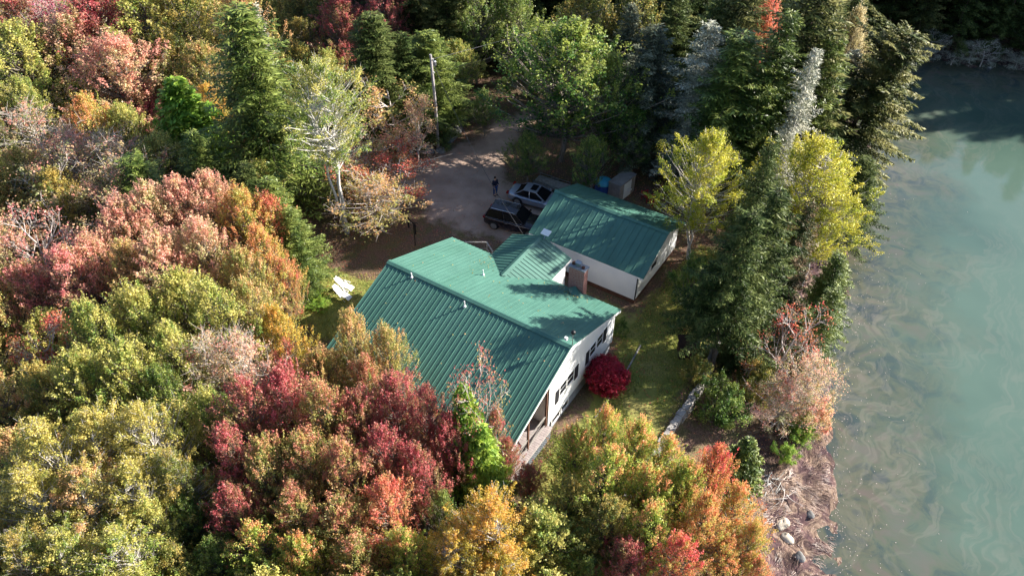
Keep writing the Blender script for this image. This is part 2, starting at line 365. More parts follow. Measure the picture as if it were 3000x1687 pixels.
def mat_gravel():
    t = NT('gravel_drive'); c = t.coords(); f = t.noise(c, 0.5, 5, 0.6); g = t.noise(c, 22, 4, 0.75); e = t.attr('edge')
    a = t.ramp(f, [(0.35, (0.30, 0.20, 0.15)), (0.6, (0.50, 0.36, 0.28))]); b = t.ramp(g, [(0.3, (0.12, 0.09, 0.08)), (0.7, (0.52, 0.41, 0.35))])
    lt, _ = litter_ramp(t, c)
    k = t.ramp(t.math('ADD', t.math('MULTIPLY', e, 0.5), t.math('MULTIPLY', t.math('SUBTRACT', t.noise(c, 1.6, 6, .7), .5), 1.5)), [(0.10, (0,) * 3), (0.6, (1,) * 3)])
    t.pbr(t.mix(k, lt, t.mix(0.4, a, b)), 0.9, 0.15, 0, t.bump(g, 0.6, 0.03)); return t.m

X, Y, F = grid(-150, 150, -60, 190, 1.0); Z = ground_z(X, Y)
# fine sheet inside, coarse sheet outside: one object
fx, fy, fF = grid(-40, 36, -34, 76, 0.4); fZ = ground_z(fx, fy)
keep = ~((X[F].min(1) > -40.5) & (X[F].max(1) < 36.5) & (Y[F].min(1) > -34.5) & (Y[F].max(1) < 76.5))
Fo = F[keep]; Zo = Z.copy(); inside = (X > -40.5) & (X < 36.5) & (Y > -34.5) & (Y < 76.5); Zo[inside] -= 0.05
V = np.vstack([np.stack([X, Y, Zo], 1), np.stack([fx, fy, fZ], 1)]); FF = np.vstack([Fo, fF + len(X)])
sh = np.concatenate([shore_dist(X, Y), shore_dist(fx, fy)])
tag(link('ground', np_mesh('ground', V, FF, mat_ground(), {'shore': ('POINT', sh)}, True)), kind='structure')

def patch(name, poly, mat, dz, st=0.2, jag=0.22):
    P = np.array(poly); x, y, F = grid(P[:, 0].min() - 1, P[:, 0].max() + 1, P[:, 1].min() - 1, P[:, 1].max() + 1, st)
    e = polydist(x, y, P) + jag * wob(x, y, 1.7); ok = (e[F] > 0).all(1); F = F[ok]; u, inv = np.unique(F, return_inverse=True)
    x, y, e = x[u], y[u], e[u]
    # each sheet follows the ground mesh it lies on (same bilinear heights) just above it
    gx = (x + 40) / (76 / 190.0); gy = (y + 34) / (110 / 275.0)
    def H(i, j): return ground_z(-40 + i * 76 / 190.0, -34 + j * 110 / 275.0)
    i0, j0 = np.floor(gx), np.floor(gy); a, b = gx - i0, gy - j0
    hs = [H(i0, j0), H(i0 + 1, j0), H(i0, j0 + 1), H(i0 + 1, j0 + 1)]; z = np.maximum.reduce(hs)*0 + (1-a)*(1-b)*hs[0] + a*(1-b)*hs[1] + (1-a)*b*hs[2] + a*b*hs[3]
    var = np.maximum.reduce(hs) - np.minimum.reduce(hs)
    return tag(link(name, np_mesh(name, np.stack([x, y, z + dz + var * 0.3], 1), inv.reshape(F.shape), mat, {'edge': ('POINT', e)}, True)), kind='structure')
DRIVE = [(3.6,11.3),(0.5,11.1),(-3,10.0),(-6,10.4),(-9.5,12.2),(-15,9.0),(-21,7.4),(-31,5),(-32,9),(-22,12),(-14,15),(-11.2,17.5),(-9.9,21),(-10,25),(-8,31),(-4,40),(-1,40),(-4.0,31),(-5.6,26),(-5.0,20.5),(-3.6,18.6),(3.6,18.6)]
LAWN = [(12.7,-6),(18.3,-6),(18.3,9.6),(17.2,14),(17.4,19),(13.2,19.5),(12.3,10),(8,9.9),(7.9,7.2),(12.7,6.6)]
YARD = [(-9,-6),(0.2,-3),(0.2,4),(-2.5,5),(-6,2.6),(-11,1.5)]
patch('driveway', DRIVE, mat_gravel(), 0.006)
patch('lawn', LAWN, mat_lawn(), 0.006)
patch('side_lawn', YARD, mat_lawn(), 0.006, jag=0.4)

# ------------------------------------------------------------------ water
def mat_water():
    t = NT('murky_cove_water'); c = t.coords(); d = t.attr('shore')
    nv = t.n('TexNoise'); nv.inputs['Scale'].default_value = 0.20; nv.inputs['Detail'].default_value = 3; nv.inputs['Roughness'].default_value = 0.5; t.l(c, nv.inputs['Vector'])
    add = t.n('VectorMath', operation='MULTIPLY_ADD'); t.l(nv.outputs['Color'], add.inputs[0]); add.inputs[1].default_value = (8, 8, 0); t.l(c, add.inputs[2])
    mp = t.n('Mapping'); mp.inputs['Scale'].default_value = (0.9, 0.22, 1); mp.inputs['Rotation'].default_value = (0, 0, 0.5); t.l(add.outputs[0], mp.inputs[0])
    sw = t.noise(mp.outputs[0], 0.8, 5, 0.58, 0.25); big = t.noise(c, 0.10, 3, 0.5)
    deep = t.ramp(big, [(0.38, (0.058, 0.104, 0.084)), (0.62, (0.088, 0.142, 0.112))])
    near = t.ramp(t.noise(c, 0.55, 5, 0.65, 0.8), [(0.36, (0.045, 0.060, 0.060)), (0.52, (0.095, 0.102, 0.068)), (0.66, (0.120, 0.102, 0.085))])
    kd = t.math('ADD', t.math('MULTIPLY', d, -0.10), t.math('MULTIPLY', t.math('SUBTRACT', t.noise(c, 0.28, 4, 0.6), 0.5), 1.0))
    kk = t.ramp(kd, [(0.15, (1,) * 3), (0.95, (0,) * 3)]); col = t.mix(kk, deep, near)
    foam = t.ramp(sw, [(0.48, (0,) * 3), (0.525, (0.32,) * 3), (0.575, (0.06,) * 3), (0.60, (0.04,) * 3), (0.67, (0.42,) * 3), (0.76, (0.6,) * 3)])
    zone = t.ramp(t.noise(c, 0.09, 3, 0.5), [(0.38, (0.18,) * 3), (0.56, (0.95,) * 3)]); nearz = t.ramp(t.math('MULTIPLY', d, -0.06), [(0.0, (1,) * 3), (0.75, (0.35,) * 3)])
    ff = t.mix(1.0, t.mix(1.0, foam, zone, 'MULTIPLY'), nearz, 'MULTIPLY')
    col = t.mix(ff, col, (0.24, 0.22, 0.18))
    rp = t.noise(c, 2.6, 3, 0.5); rp2 = t.noise(c, 0.5, 2)
    rg = t.mix(ff, (0.05, 0.05, 0.05), (0.35, 0.35, 0.35))
    p = t.pbr(col, rg, 1.0, 0, t.bump(t.math('ADD', t.math('MULTIPLY', rp, 0.3), rp2), 0.05, 0.05)); p.inputs['IOR'].default_value = 1.34
    return t.m
x, y, F = grid(8, 150, -60, 150, 1.0); d = shore_dist(x, y); F = F[(d[F].min(1) < 1.5)]
tag(link('water', np_mesh('water', np.stack([x, y, np.full(len(x), -3.0)], 1), F, mat_water(), {'shore': ('POINT', d)}, True)), kind='structure')

# ------------------------------------------------------------------ house
def slope_roof(name, x0, x1, yr, zr, y1, z1, mat, parent, pitch=0.305, t=0.03, minor=True):
    """a ribbed metal roof slope: ridge at yr/zr, eave at y1/z1, ribs running down the slope"""
    mb = MB(); mb.slab([(x0, yr, zr), (x1, yr, zr), (x1, y1, z1), (x0, y1, z1)], t)
    d = Vector((0, y1 - yr, z1 - zr)); n = Vector((0, -(z1 - zr), (y1 - yr))).normalized(); n = n if n.z > 0 else -n
    k = int(round((x1 - x0) / pitch)); pitch = (x1 - x0) / k
    def rib(x, w, h):
        a = Vector((x, yr, zr)); b = Vector((x, y1, z1)) + d.normalized() * 0.004; ex = Vector((w, 0, 0))
        q = [a - ex - n * .01, a + ex - n * .01, b + ex - n * .01, b - ex - n * .01]; tt = [p + n * (h + .01) + (ex * -.45 if i in (1, 2) else ex * .45) for i, p in enumerate(q)]
        mb.hexa(q + tt)
    for i in range(k + 1):
        x = min(max(x0 + i * pitch, x0 + .035), x1 - .035); rib(x, 0.030, 0.026)
        if minor and i < k: rib(x0 + (i + .36) * pitch, 0.014, 0.006); rib(x0 + (i + .64) * pitch, 0.014, 0.006)
    return mb.build(name, mat, parent)

house = empty('house', (6.4, 0, 0), 0, 'white sided house with long green metal gable roof, brick chimney and porch', 'house')
class HB(MB):   # world coordinates into the house's own
    def build(s, name, mat, parent=None, **k):
        o = MB.build(s, name, mat, parent, **k); return o
house.location = (0, 0, 0)
L, H, SL = 12.8, 5.949, 0.384
YB, YF = 6.274, -5.946
slope_roof('roof', 0, L, 0, H, YB, H - SL * YB, M['roof_x'], house)
slope_roof('roof', 0, L, 0, H, YF, H + SL * YF, M['roof_x'], house)
mb = MB(); n = 0.20
for s in (1, -1): mb.slab([(-.02, 0, H + .055), (L + .02, 0, H + .055), (L + .02, s * n, H + .055 - SL * n), (-.02, s * n, H + .055 - SL * n)], 0.014)
mb.build('ridge_cap', M['roof_x'], house)
# rake boards and fascias
mb = MB()
for x in (0.012, L - 0.052):
    for yy in (YB, YF):
        s = 1 if yy > 0 else -1
        mb.hexa([(x, 0, H - .26), (x + .04, 0, H - .26), (x + .04, yy - s * .02, H - SL * abs(yy) - .24), (x, yy - s * .02, H - SL * abs(yy) - .24),
                 (x, 0, H - .045), (x + .04, 0, H - .045), (x + .04, yy - s * .02, H - SL * abs(yy) - .045), (x, yy - s * .02, H - SL * abs(yy) - .045)])
for yy in (YB - .04, YF + .04): mb.box(.06, L - .06, yy - .015, yy + .015, H - SL * abs(yy) - .22, H - SL * abs(yy) - .05)
mb.build('trim', M['white'], house)
mb = MB(); mb.box(.1, L - .1, YB - .45, YB - .06, H - SL * YB - .06, H - SL * YB - .035); mb.build('soffit', M['white'], house)
X0, X1, Y0, Y1 = 0.25, 12.58, -1.9, 5.85
def ztop(y): return H - SL * abs(y) - .05
mb = MB(); T = .16; zb = .95   # walls: gable ends with real openings cut for windows
def wall_x(mb, x0, x1, holes, ya, yb, zb):
    ys = sorted(set([ya, yb, 0.0] + [h[0] for h in holes] + [h[1] for h in holes]))
    ys = [v for v in ys if ya <= v <= yb]
    for a, b in zip(ys[:-1], ys[1:]):
        hs = sorted([h for h in holes if h[0] <= a + 1e-6 and h[1] >= b - 1e-6], key=lambda h: h[2]); z = zb
        for h in hs:
            if h[2] > z: mb.box(x0, x1, a, b, z, h[2])
            z = h[3]
        mb.hexa([(x0, a, z), (x1, a, z), (x1, b, z), (x0, b, z), (x0, a, ztop(a)), (x1, a, ztop(a)), (x1, b, ztop(b)), (x0, b, ztop(b))])
WIN = [(-.70, .02, 2.25, 3.14), (.16, .88, 2.25, 3.14), (2.80, 3.52, 2.25, 3.14), (3.68, 4.40, 2.25, 3.14)]
wall_x(mb, X1 - T, X1, WIN, Y0, Y1, zb)
wall_x(mb, X0, X0 + T, [(1.5, 2.6, 1.9, 3.1)], Y0, Y1, zb)
mb.box(X0 + T, X1 - T, Y1 - T, Y1, zb, ztop(Y1) + .0); mb.box(X0 + T, X1 - T, Y0, Y0 + T, zb, ztop(Y0))
# thin gable strip carried forward over the porch
for xa, xb in ((X1 - .10, X1), (X0, X0 + .10)):
    for a, b in ((-5.7, -3.9), (-3.9, Y0)):
        mb.hexa([(xa, a, ztop(a) - .28), (xb, a, ztop(a) - .28), (xb, b, ztop(b) - .28), (xa, b, ztop(b) - .28), (xa, a, ztop(a)), (xb, a, ztop(a)), (xb, b, ztop(b)), (xa, b, ztop(b))])
mb.build('wall', M['siding'], house)
mb = MB(); mb.box(X0 + .2, X1 - .2, Y0 + .2, Y1 - .2, 1.0, 1.02); mb.build('floor', M['post'], house)
mb = MB(); mb.box(X0 + .05, X1 - .05, Y0 + .05, Y1 - .05, -.3, .945); mb.build('foundation', M['concrete'], house)
MB().box(X1 - .03, X1 + .035, Y1 - .06, Y1 + .03, zb - .02, ztop(Y1) - .03).build('corner_trim', M['white'], house); MB().box(X1 - .03, X1 + .035, Y0 - .03, Y0 + .08, zb - .02, ztop(Y0) - .3).build('corner_trim', M['white'], house)
def window(parent, x, ya, yb, za, zb, hung=True):
    mb = MB(); w = .045
    for a, b, c, d in ((ya - w, ya + .01, za - w, zb + w), (yb - .01, yb + w, za - w, zb + w), (ya + .01, yb - .01, za - w, za + .01), (ya + .01, yb - .01, zb - .01, zb + w)): mb.box(x - .04, x + .022, a, b, c, d)
    if hung: mb.box(x - .03, x + .006, ya + .01, yb - .01, (za + zb) / 2 - .02, (za + zb) / 2 + .02)
    f = mb.build('window', M['white'], parent)
    MB().box(x - .03, x - .004, ya + .012, yb - .012, za + .012, zb - .012).build('pane', M['glass'], f)
    return f
for w in WIN: window(house, X1, *w)
def shutter(ya, yb, za, zb):
    mb = MB(); x = X1 + .004; mb.box(x, x + .03, ya, yb, za, zb)
    for i in range(14): 
        z = za + .06 + (zb - za - .12) * i / 13; mb.box(x + .031, x + .040, ya + .04, yb - .04, z - .012, z + .012)
    mb.build('shutter', M['shutter'], house)
for ya, yb in ((-1.17, -.80), (.98, 1.40), (2.32, 2.70), (4.50, 4.90)): shutter(ya, yb, 2.02, 3.12)
def bwin(ya, yb):
    mb = MB(); x = X1
    for a, b, c, d in ((ya, ya + .06, .42, 1.02), (yb - .06, yb, .42, 1.02), (ya + .06, yb - .06, .42, .48), (ya + .06, yb - .06, .96, 1.02)): mb.box(x - .03, x + .03, a, b, c, d)
    f = mb.build('basement_window', M['white'], house); MB().box(x - .04, x - .015, ya + .03, yb - .03, .45, .99).build('pane', M['glass'], f)
bwin(-.42, .46); bwin(-1.5, -.55)
# chimney
ch = MB(); ch.box(9.12, 10.18, 6.12, 6.62, -.1, 5.42); cho = ch.build('chimney', M['brick'], house)
MB().box(9.07, 10.23, 6.07, 6.67, 5.423, 5.50).build('chimney_crown', M['concrete'], cho)
mb = MB(); mb.lathe([(.15, 0), (.15, .16), (.17, .17), (.17, .2)], (9.62, 6.36, 5.503), 14); mb.box(9.44, 9.80, 6.2, 6.52, 5.76, 5.80)
for a, b in ((9.5, 6.26), (9.74, 6.26), (9.5, 6.46), (9.74, 6.46)): mb.bar((a, b, 5.5), (a, b, 5.77), .02)
mb.build('chimney_cap', M['grey_metal'], cho)
MB().lathe([(.12, 0), (.12, .12), (.10, .15)], (9.28, 6.38, 5.503), 12).build('flue_tile', M['brownfound'], cho)
MB().lathe([(.10, 0), (.11, .1), (.06, .12)], (9.98, 6.32, 5.503), 12).build('flue_tile', M['brownfound'], cho)
mb = MB(); mb.hexa([(8.9, 5.5, 3.85), (10.4, 5.5, 3.85), (10.2, 6.119, 3.6), (9.1, 6.119, 3.6), (9.64, 5.5, 3.87), (9.66, 5.5, 3.87), (9.66, 6.119, 4.02), (9.64, 6.119, 4.02)]); mb.build('flashing', M['roof_x'], house)
# vent pipes
def vent(x, y, h):
    z = H - SL * abs(y); mb = MB(); mb.lathe([(.10, -.05), (.085, .05), (.045, .10)], (x, y, z), 14); o = mb.build('vent_flashing', M['white'], None, smooth=True)
    o.parent = house; MB().tube([(x, y, z + .05), (x, y, z + h)], .034, 10).build('vent_pipe', M['white_plastic'], o)
vent(2.02, -.30, .36); vent(6.04, -.52, .42); vent(4.72, 3.2, .42)
# weather mast on the ridge end
mb = MB(); mb.tube([(L - .02, .03, H - .5), (L - .02, .03, H + .95)], .022, 8); mb.bar((L - .02, .03, H + .45), (L - .32, -.12, H + .52), .02)
mm = mb.build('mast', M['grey_metal'], house); MB().lathe([(.02, 0), (.12, .05), (.14, .12), (.10, .2), (.02, .23)], (L - .02, .03, H + .92), 14).build('mast_dome', M['black'], mm, smooth=True)
MB().box(L - .42, L - .26, -.2, -.06, H + .44, H + .62).build('mast_sensor', M['white_plastic'], mm)
# entry wing behind
XW, WH, WE, WL, WR, WB = 5.55, 4.44, 3.54, 3.23, 7.87, 8.78
yv = (H - WH) / SL
def wing(sx, xe):
    mb = MB(); mb.slab([(XW, yv, WH), (XW, WB, WH), (xe, WB, WE), (xe, YB, WE)], .03)
    d = Vector((xe - XW, 0, WE - WH)); n = Vector((-(WE - WH) * (1 if sx > 0 else -1), 0, abs(xe - XW))).normalized()
    y = yv + .15
    while y < WB:
        t = 1 if y >= YB else (y - yv) / (YB - yv); a = Vector((XW, y, WH)); b = a + d * t; e = Vector((0, .028, 0))
        q = [a - e - n * .01, a + e - n * .01, b + e - n * .01, b - e - n * .01]; mb.hexa(q + [p + n * .036 for p in q]); y += .305
    mb.build('wing_roof', M['roof_y'], house)
wing(-1, WL); wing(1, WR)
mb = MB()
for s, xe in ((-1, WL), (1, WR)):
    dz = (WE - WH) / abs(xe - XW) * .2; mb.slab([(XW, yv + .05, WH + .055), (XW, WB + .02, WH + .055), (XW + s * .2, WB + .02, WH + .055 + dz), (XW + s * .2, yv + .25, WH + .055 + dz)], .014)
mb.build('ridge_cap', M['roof_y'], house)
for xe in (WL, WR):
    mb = MB(); s = 1 if xe > XW else -1; mb.hexa([(xe - s*.03, YB+.02, WE-.2), (xe, YB+.02, WE-.2), (xe, WB, WE-.2), (xe - s*.03, WB, WE-.2), (xe - s*.03, YB+.02, WE-.035), (xe, YB+.02, WE-.035), (xe, WB, WE-.035), (xe - s*.03, WB, WE-.035)]); mb.build('wing_fascia', M['white'], house)
mb = MB(); a, b = WL + .25, WR - .25
mb.box(b - .12, b, 5.86, WB - .3, .3, WE - .06); mb.box(a, a + .12, 5.86, WB - .3, .3, WE - .06)
mb.hexa([(a + .121, WB - .42, .3), (b - .121, WB - .42, .3), (b - .121, WB - .3, .3), (a + .121, WB - .3, .3), (a + .121, WB - .42, WE - .02), (b - .121, WB - .42, WE - .02), (b - .121, WB - .3, WE - .02), (a + .121, WB - .3, WE - .02)])
mb.add([(a + .121, WB - .36, WE - .01), (b - .121, WB - .36, WE - .01), (XW, WB - .36, WH - .06)], [(0, 1, 2)])
mb.build('wing_wall', M['siding'], house)
MB().box(a + .02, b - .02, 5.9, WB - .32, -.2, .295).build('wing_footing', M['brownfound'], house)
mb = MB(); mb.bar((XW + .25, WB - .25, WH - .2), (XW + .25, WB + .12, WH + .25), .04); mp = mb.build('bracket', M['grey_metal'], house)
MB().box(-.30, .30, -.24, .24, 0, .03, Matrix.Translation((XW + .25, WB + .12, WH + .27)) @ Matrix.Rotation(.25, 4, 'X')).build('solar_light_panel', M['white_plastic'], mp)
# porch
po = empty('porch', (0, 0, 0)); po.parent = house
mb = MB()
for i in range(34):
    y = -7.0 + i * .15; mb.box(.35, 12.9, y, y + .138, .92, .96)
mb.build('deck', M['deck'], po)
mb = MB(); mb.box(.4, 12.86, -6.98, -6.9, .72, .915); mb.box(12.80, 12.86, -6.895, -1.95, .72, .915); mb.build('deck_rim', M['wood_grey'], po)
for i in range(7):
    x = .45 + i * 2.02; MB().box(x - .05, x + .05, -5.75, -5.65, .965, 3.55).build('porch_post', M['post'], po)
for y in (-3.9, -2.02): MB().box(12.46, 12.56, y - .05, y + .05, .965, ztop(y) - .28).build('porch_post', M['post'], po)
MB().box(.4, 12.57, -5.78, -5.62, 3.552, 3.68).build('porch_beam', M['white'], po)
mb = MB()
mb.box(12.48, 12.54, -5.62, -3.95, 1.86, 1.92); mb.box(12.48, 12.54, -3.85, -2.07, 1.86, 1.92); mb.box(12.48, 12.54, -5.62, -3.95, 1.08, 1.13); mb.box(12.48, 12.54, -3.85, -2.07, 1.08, 1.13)
mb.bar((12.51, -5.6, 1.12), (12.51, -3.98, 1.88), .05); mb.bar((12.51, -3.82, 1.12), (12.51, -2.1, 1.88), .05)
for i in range(6): x = .5 + i * 2.02; mb.box(x, x + 1.92, -5.73, -5.67, 1.86, 1.92); mb.box(x, x + 1.92, -5.73, -5.67, 1.08, 1.13)
mb.build('porch_railing', M['wood_grey'], po)
mb = MB()
for s in (1, -1):
    for i in range(40):
        y = -7.4 + i * .19; a, b = max(-6.85, y), min(-2.0, y + .75)
        if b > a: mb.bar((12.84 + s * .005, a, .05 + (a - y) if s > 0 else .72 - (a - y) * .9), (12.84 + s * .005, b, .05 + (b - y) * .9 if s > 0 else .72 - (b - y) * .9), .008, .035)
mb.build('lattice_skirt', M['lattice'], po)
for y in (-6.8, -5.2, -3.6, -2.1): MB().box(12.66, 12.76, y - .05, y + .05, -.2, .715).build('deck_support', M['wood_grey'], po)
mb = MB()
for i in range(4): mb.box(12.9, 12.9 + 0, 0, 0, 0, 0) if False else mb.box(9.6, 11.6, -7.3 - .28 * i, -7.03 - .28 * i, .70 - .2 * i, .74 - .2 * i)
for x in (9.62, 11.58): mb.bar((x, -7.0, .7), (x, -8.1, -.05), .04, .2)
mb.build('steps', M['deck'], po)
# back step railing seen past the roof
mb = MB()
for x, y in ((-.6, 8.5), (.7, 9.3), (1.6, 8.7)): mb.box(x - .045, x + .045, y - .045, y + .045, -.1, 1.35)
mb.bar((-.6, 8.5, 1.3), (.7, 9.3, 1.33), .09, .05); mb.bar((.7, 9.3, 1.33), (1.6, 8.7, 1.3), .09, .05); mb.bar((-.6, 8.5, .7), (.7, 9.3, .72), .04); mb.bar((.7, 9.3, .72), (1.6, 8.7, .7), .04)
mb.box(-.4, 3.3, 6.7, 8.5, .5, .56); rail = mb.build('back_steps', M['wood_grey'], house)

# ------------------------------------------------------------------ garage
ga = empty('garage', (0, 0, 0), 0, 'white garage with darker green metal roof beyond the house chimney', 'garage')
GX0, GX1, GY, GH, GS = 3.45, 12.35, 14.1, 4.07, .41
gF, gB = GY - 3.59, GY + 3.35
slope_roof('roof', GX0, GX1, GY, GH, gF, GH - GS * 3.59, M['roof_x'], ga, pitch=.46, minor=False)
slope_roof('roof', GX0, GX1, GY, GH, gB, GH - GS * 3.35, M['roof_x'], ga, pitch=.46, minor=False)
mb = MB()
for s in (1, -1): mb.slab([(GX0 - .02, GY, GH + .055), (GX1 + .02, GY, GH + .055), (GX1 + .02, GY + s * .2, GH + .055 - GS * .2), (GX0 - .02, GY + s * .2, GH + .055 - GS * .2)], .014)
mb.build('ridge_cap', M['roof_x'], ga)
gx0, gx1, gy0, gy1 = GX0 + .22, 11.9, gF + .12, gB - .2
def gt(y): return GH - GS * abs(y - GY) - .05
mb = MB(); gzb = .37
mb.box(gx0 + .14, gx1 - .14, gy0, gy0 + .14, gzb, gt(gy0)); mb.box(gx0 + .14, gx1 - .14, gy1 - .14, gy1, gzb, gt(gy1))
def gwall(xa, xb, holes):
    ys = sorted(set([gy0, gy1, GY] + [v for h in holes for v in h[:2]]))
    for a, b in zip(ys[:-1], ys[1:]):
        z = gzb
        for h in holes:
            if h[0] <= a + 1e-6 and h[1] >= b - 1e-6:
                if h[2] > z: mb.box(xa, xb, a, b, z, h[2])
                z = h[3]
        mb.hexa([(xa, a, z), (xb, a, z), (xb, b, z), (xa, b, z), (xa, a, gt(a)), (xb, a, gt(a)), (xb, b, gt(b)), (xa, b, gt(b))])
gwall(gx1 - .14, gx1, [(12.9, 13.8, 1.3, 2.3)])
gwall(gx0, gx0 + .14, [(11.0, 13.6, gzb, 2.3), (14.4, 17.0, gzb, 2.3)])
mb.build('wall', M['siding'], ga)
MB().box(gx0 + .02, gx1 - .02, gy0 + .02, gy1 - .02, -.3, .365).build('footing', M['brownfound'], ga)
window(ga, gx1, 12.9, 13.8, 1.3, 2.3)
for a, b in ((11.0, 13.6), (14.4, 17.0)):
    mb = MB(); mb.box(gx0 + .04, gx0 + .08, a, b, .367, 2.3)
    for i in range(5): mb.box(gx0 + .025, gx0 + .039, a + .1, b - .1, .45 + i * .38, .45 + i * .38 + .3)
    mb.build('garage_door', M['white'], ga)
MB().box(gx1 - .01, gx1 + .05, gy0 - .05, gy0 + .01, .37, gt(gy0) - .05).build('corner_trim', M['black'], ga)
mb = MB()
for x in (GX1 - .052, GX0 + .012):
    for yy, e in ((gF, 3.59), (gB, 3.35)): mb.hexa([(x, GY, GH - .22), (x + .04, GY, GH - .22), (x + .04, yy, GH - GS * e - .2), (x, yy, GH - GS * e - .2), (x, GY, GH - .045), (x + .04, GY, GH - .045), (x + .04, yy, GH - GS * e - .045), (x, yy, GH - GS * e - .045)])
mb.box(GX0 + .06, GX1 - .06, gF + .01, gF + .04, GH - GS * 3.59 - .16, GH - GS * 3.59 - .04)
mb.build('trim', M['white'], ga)

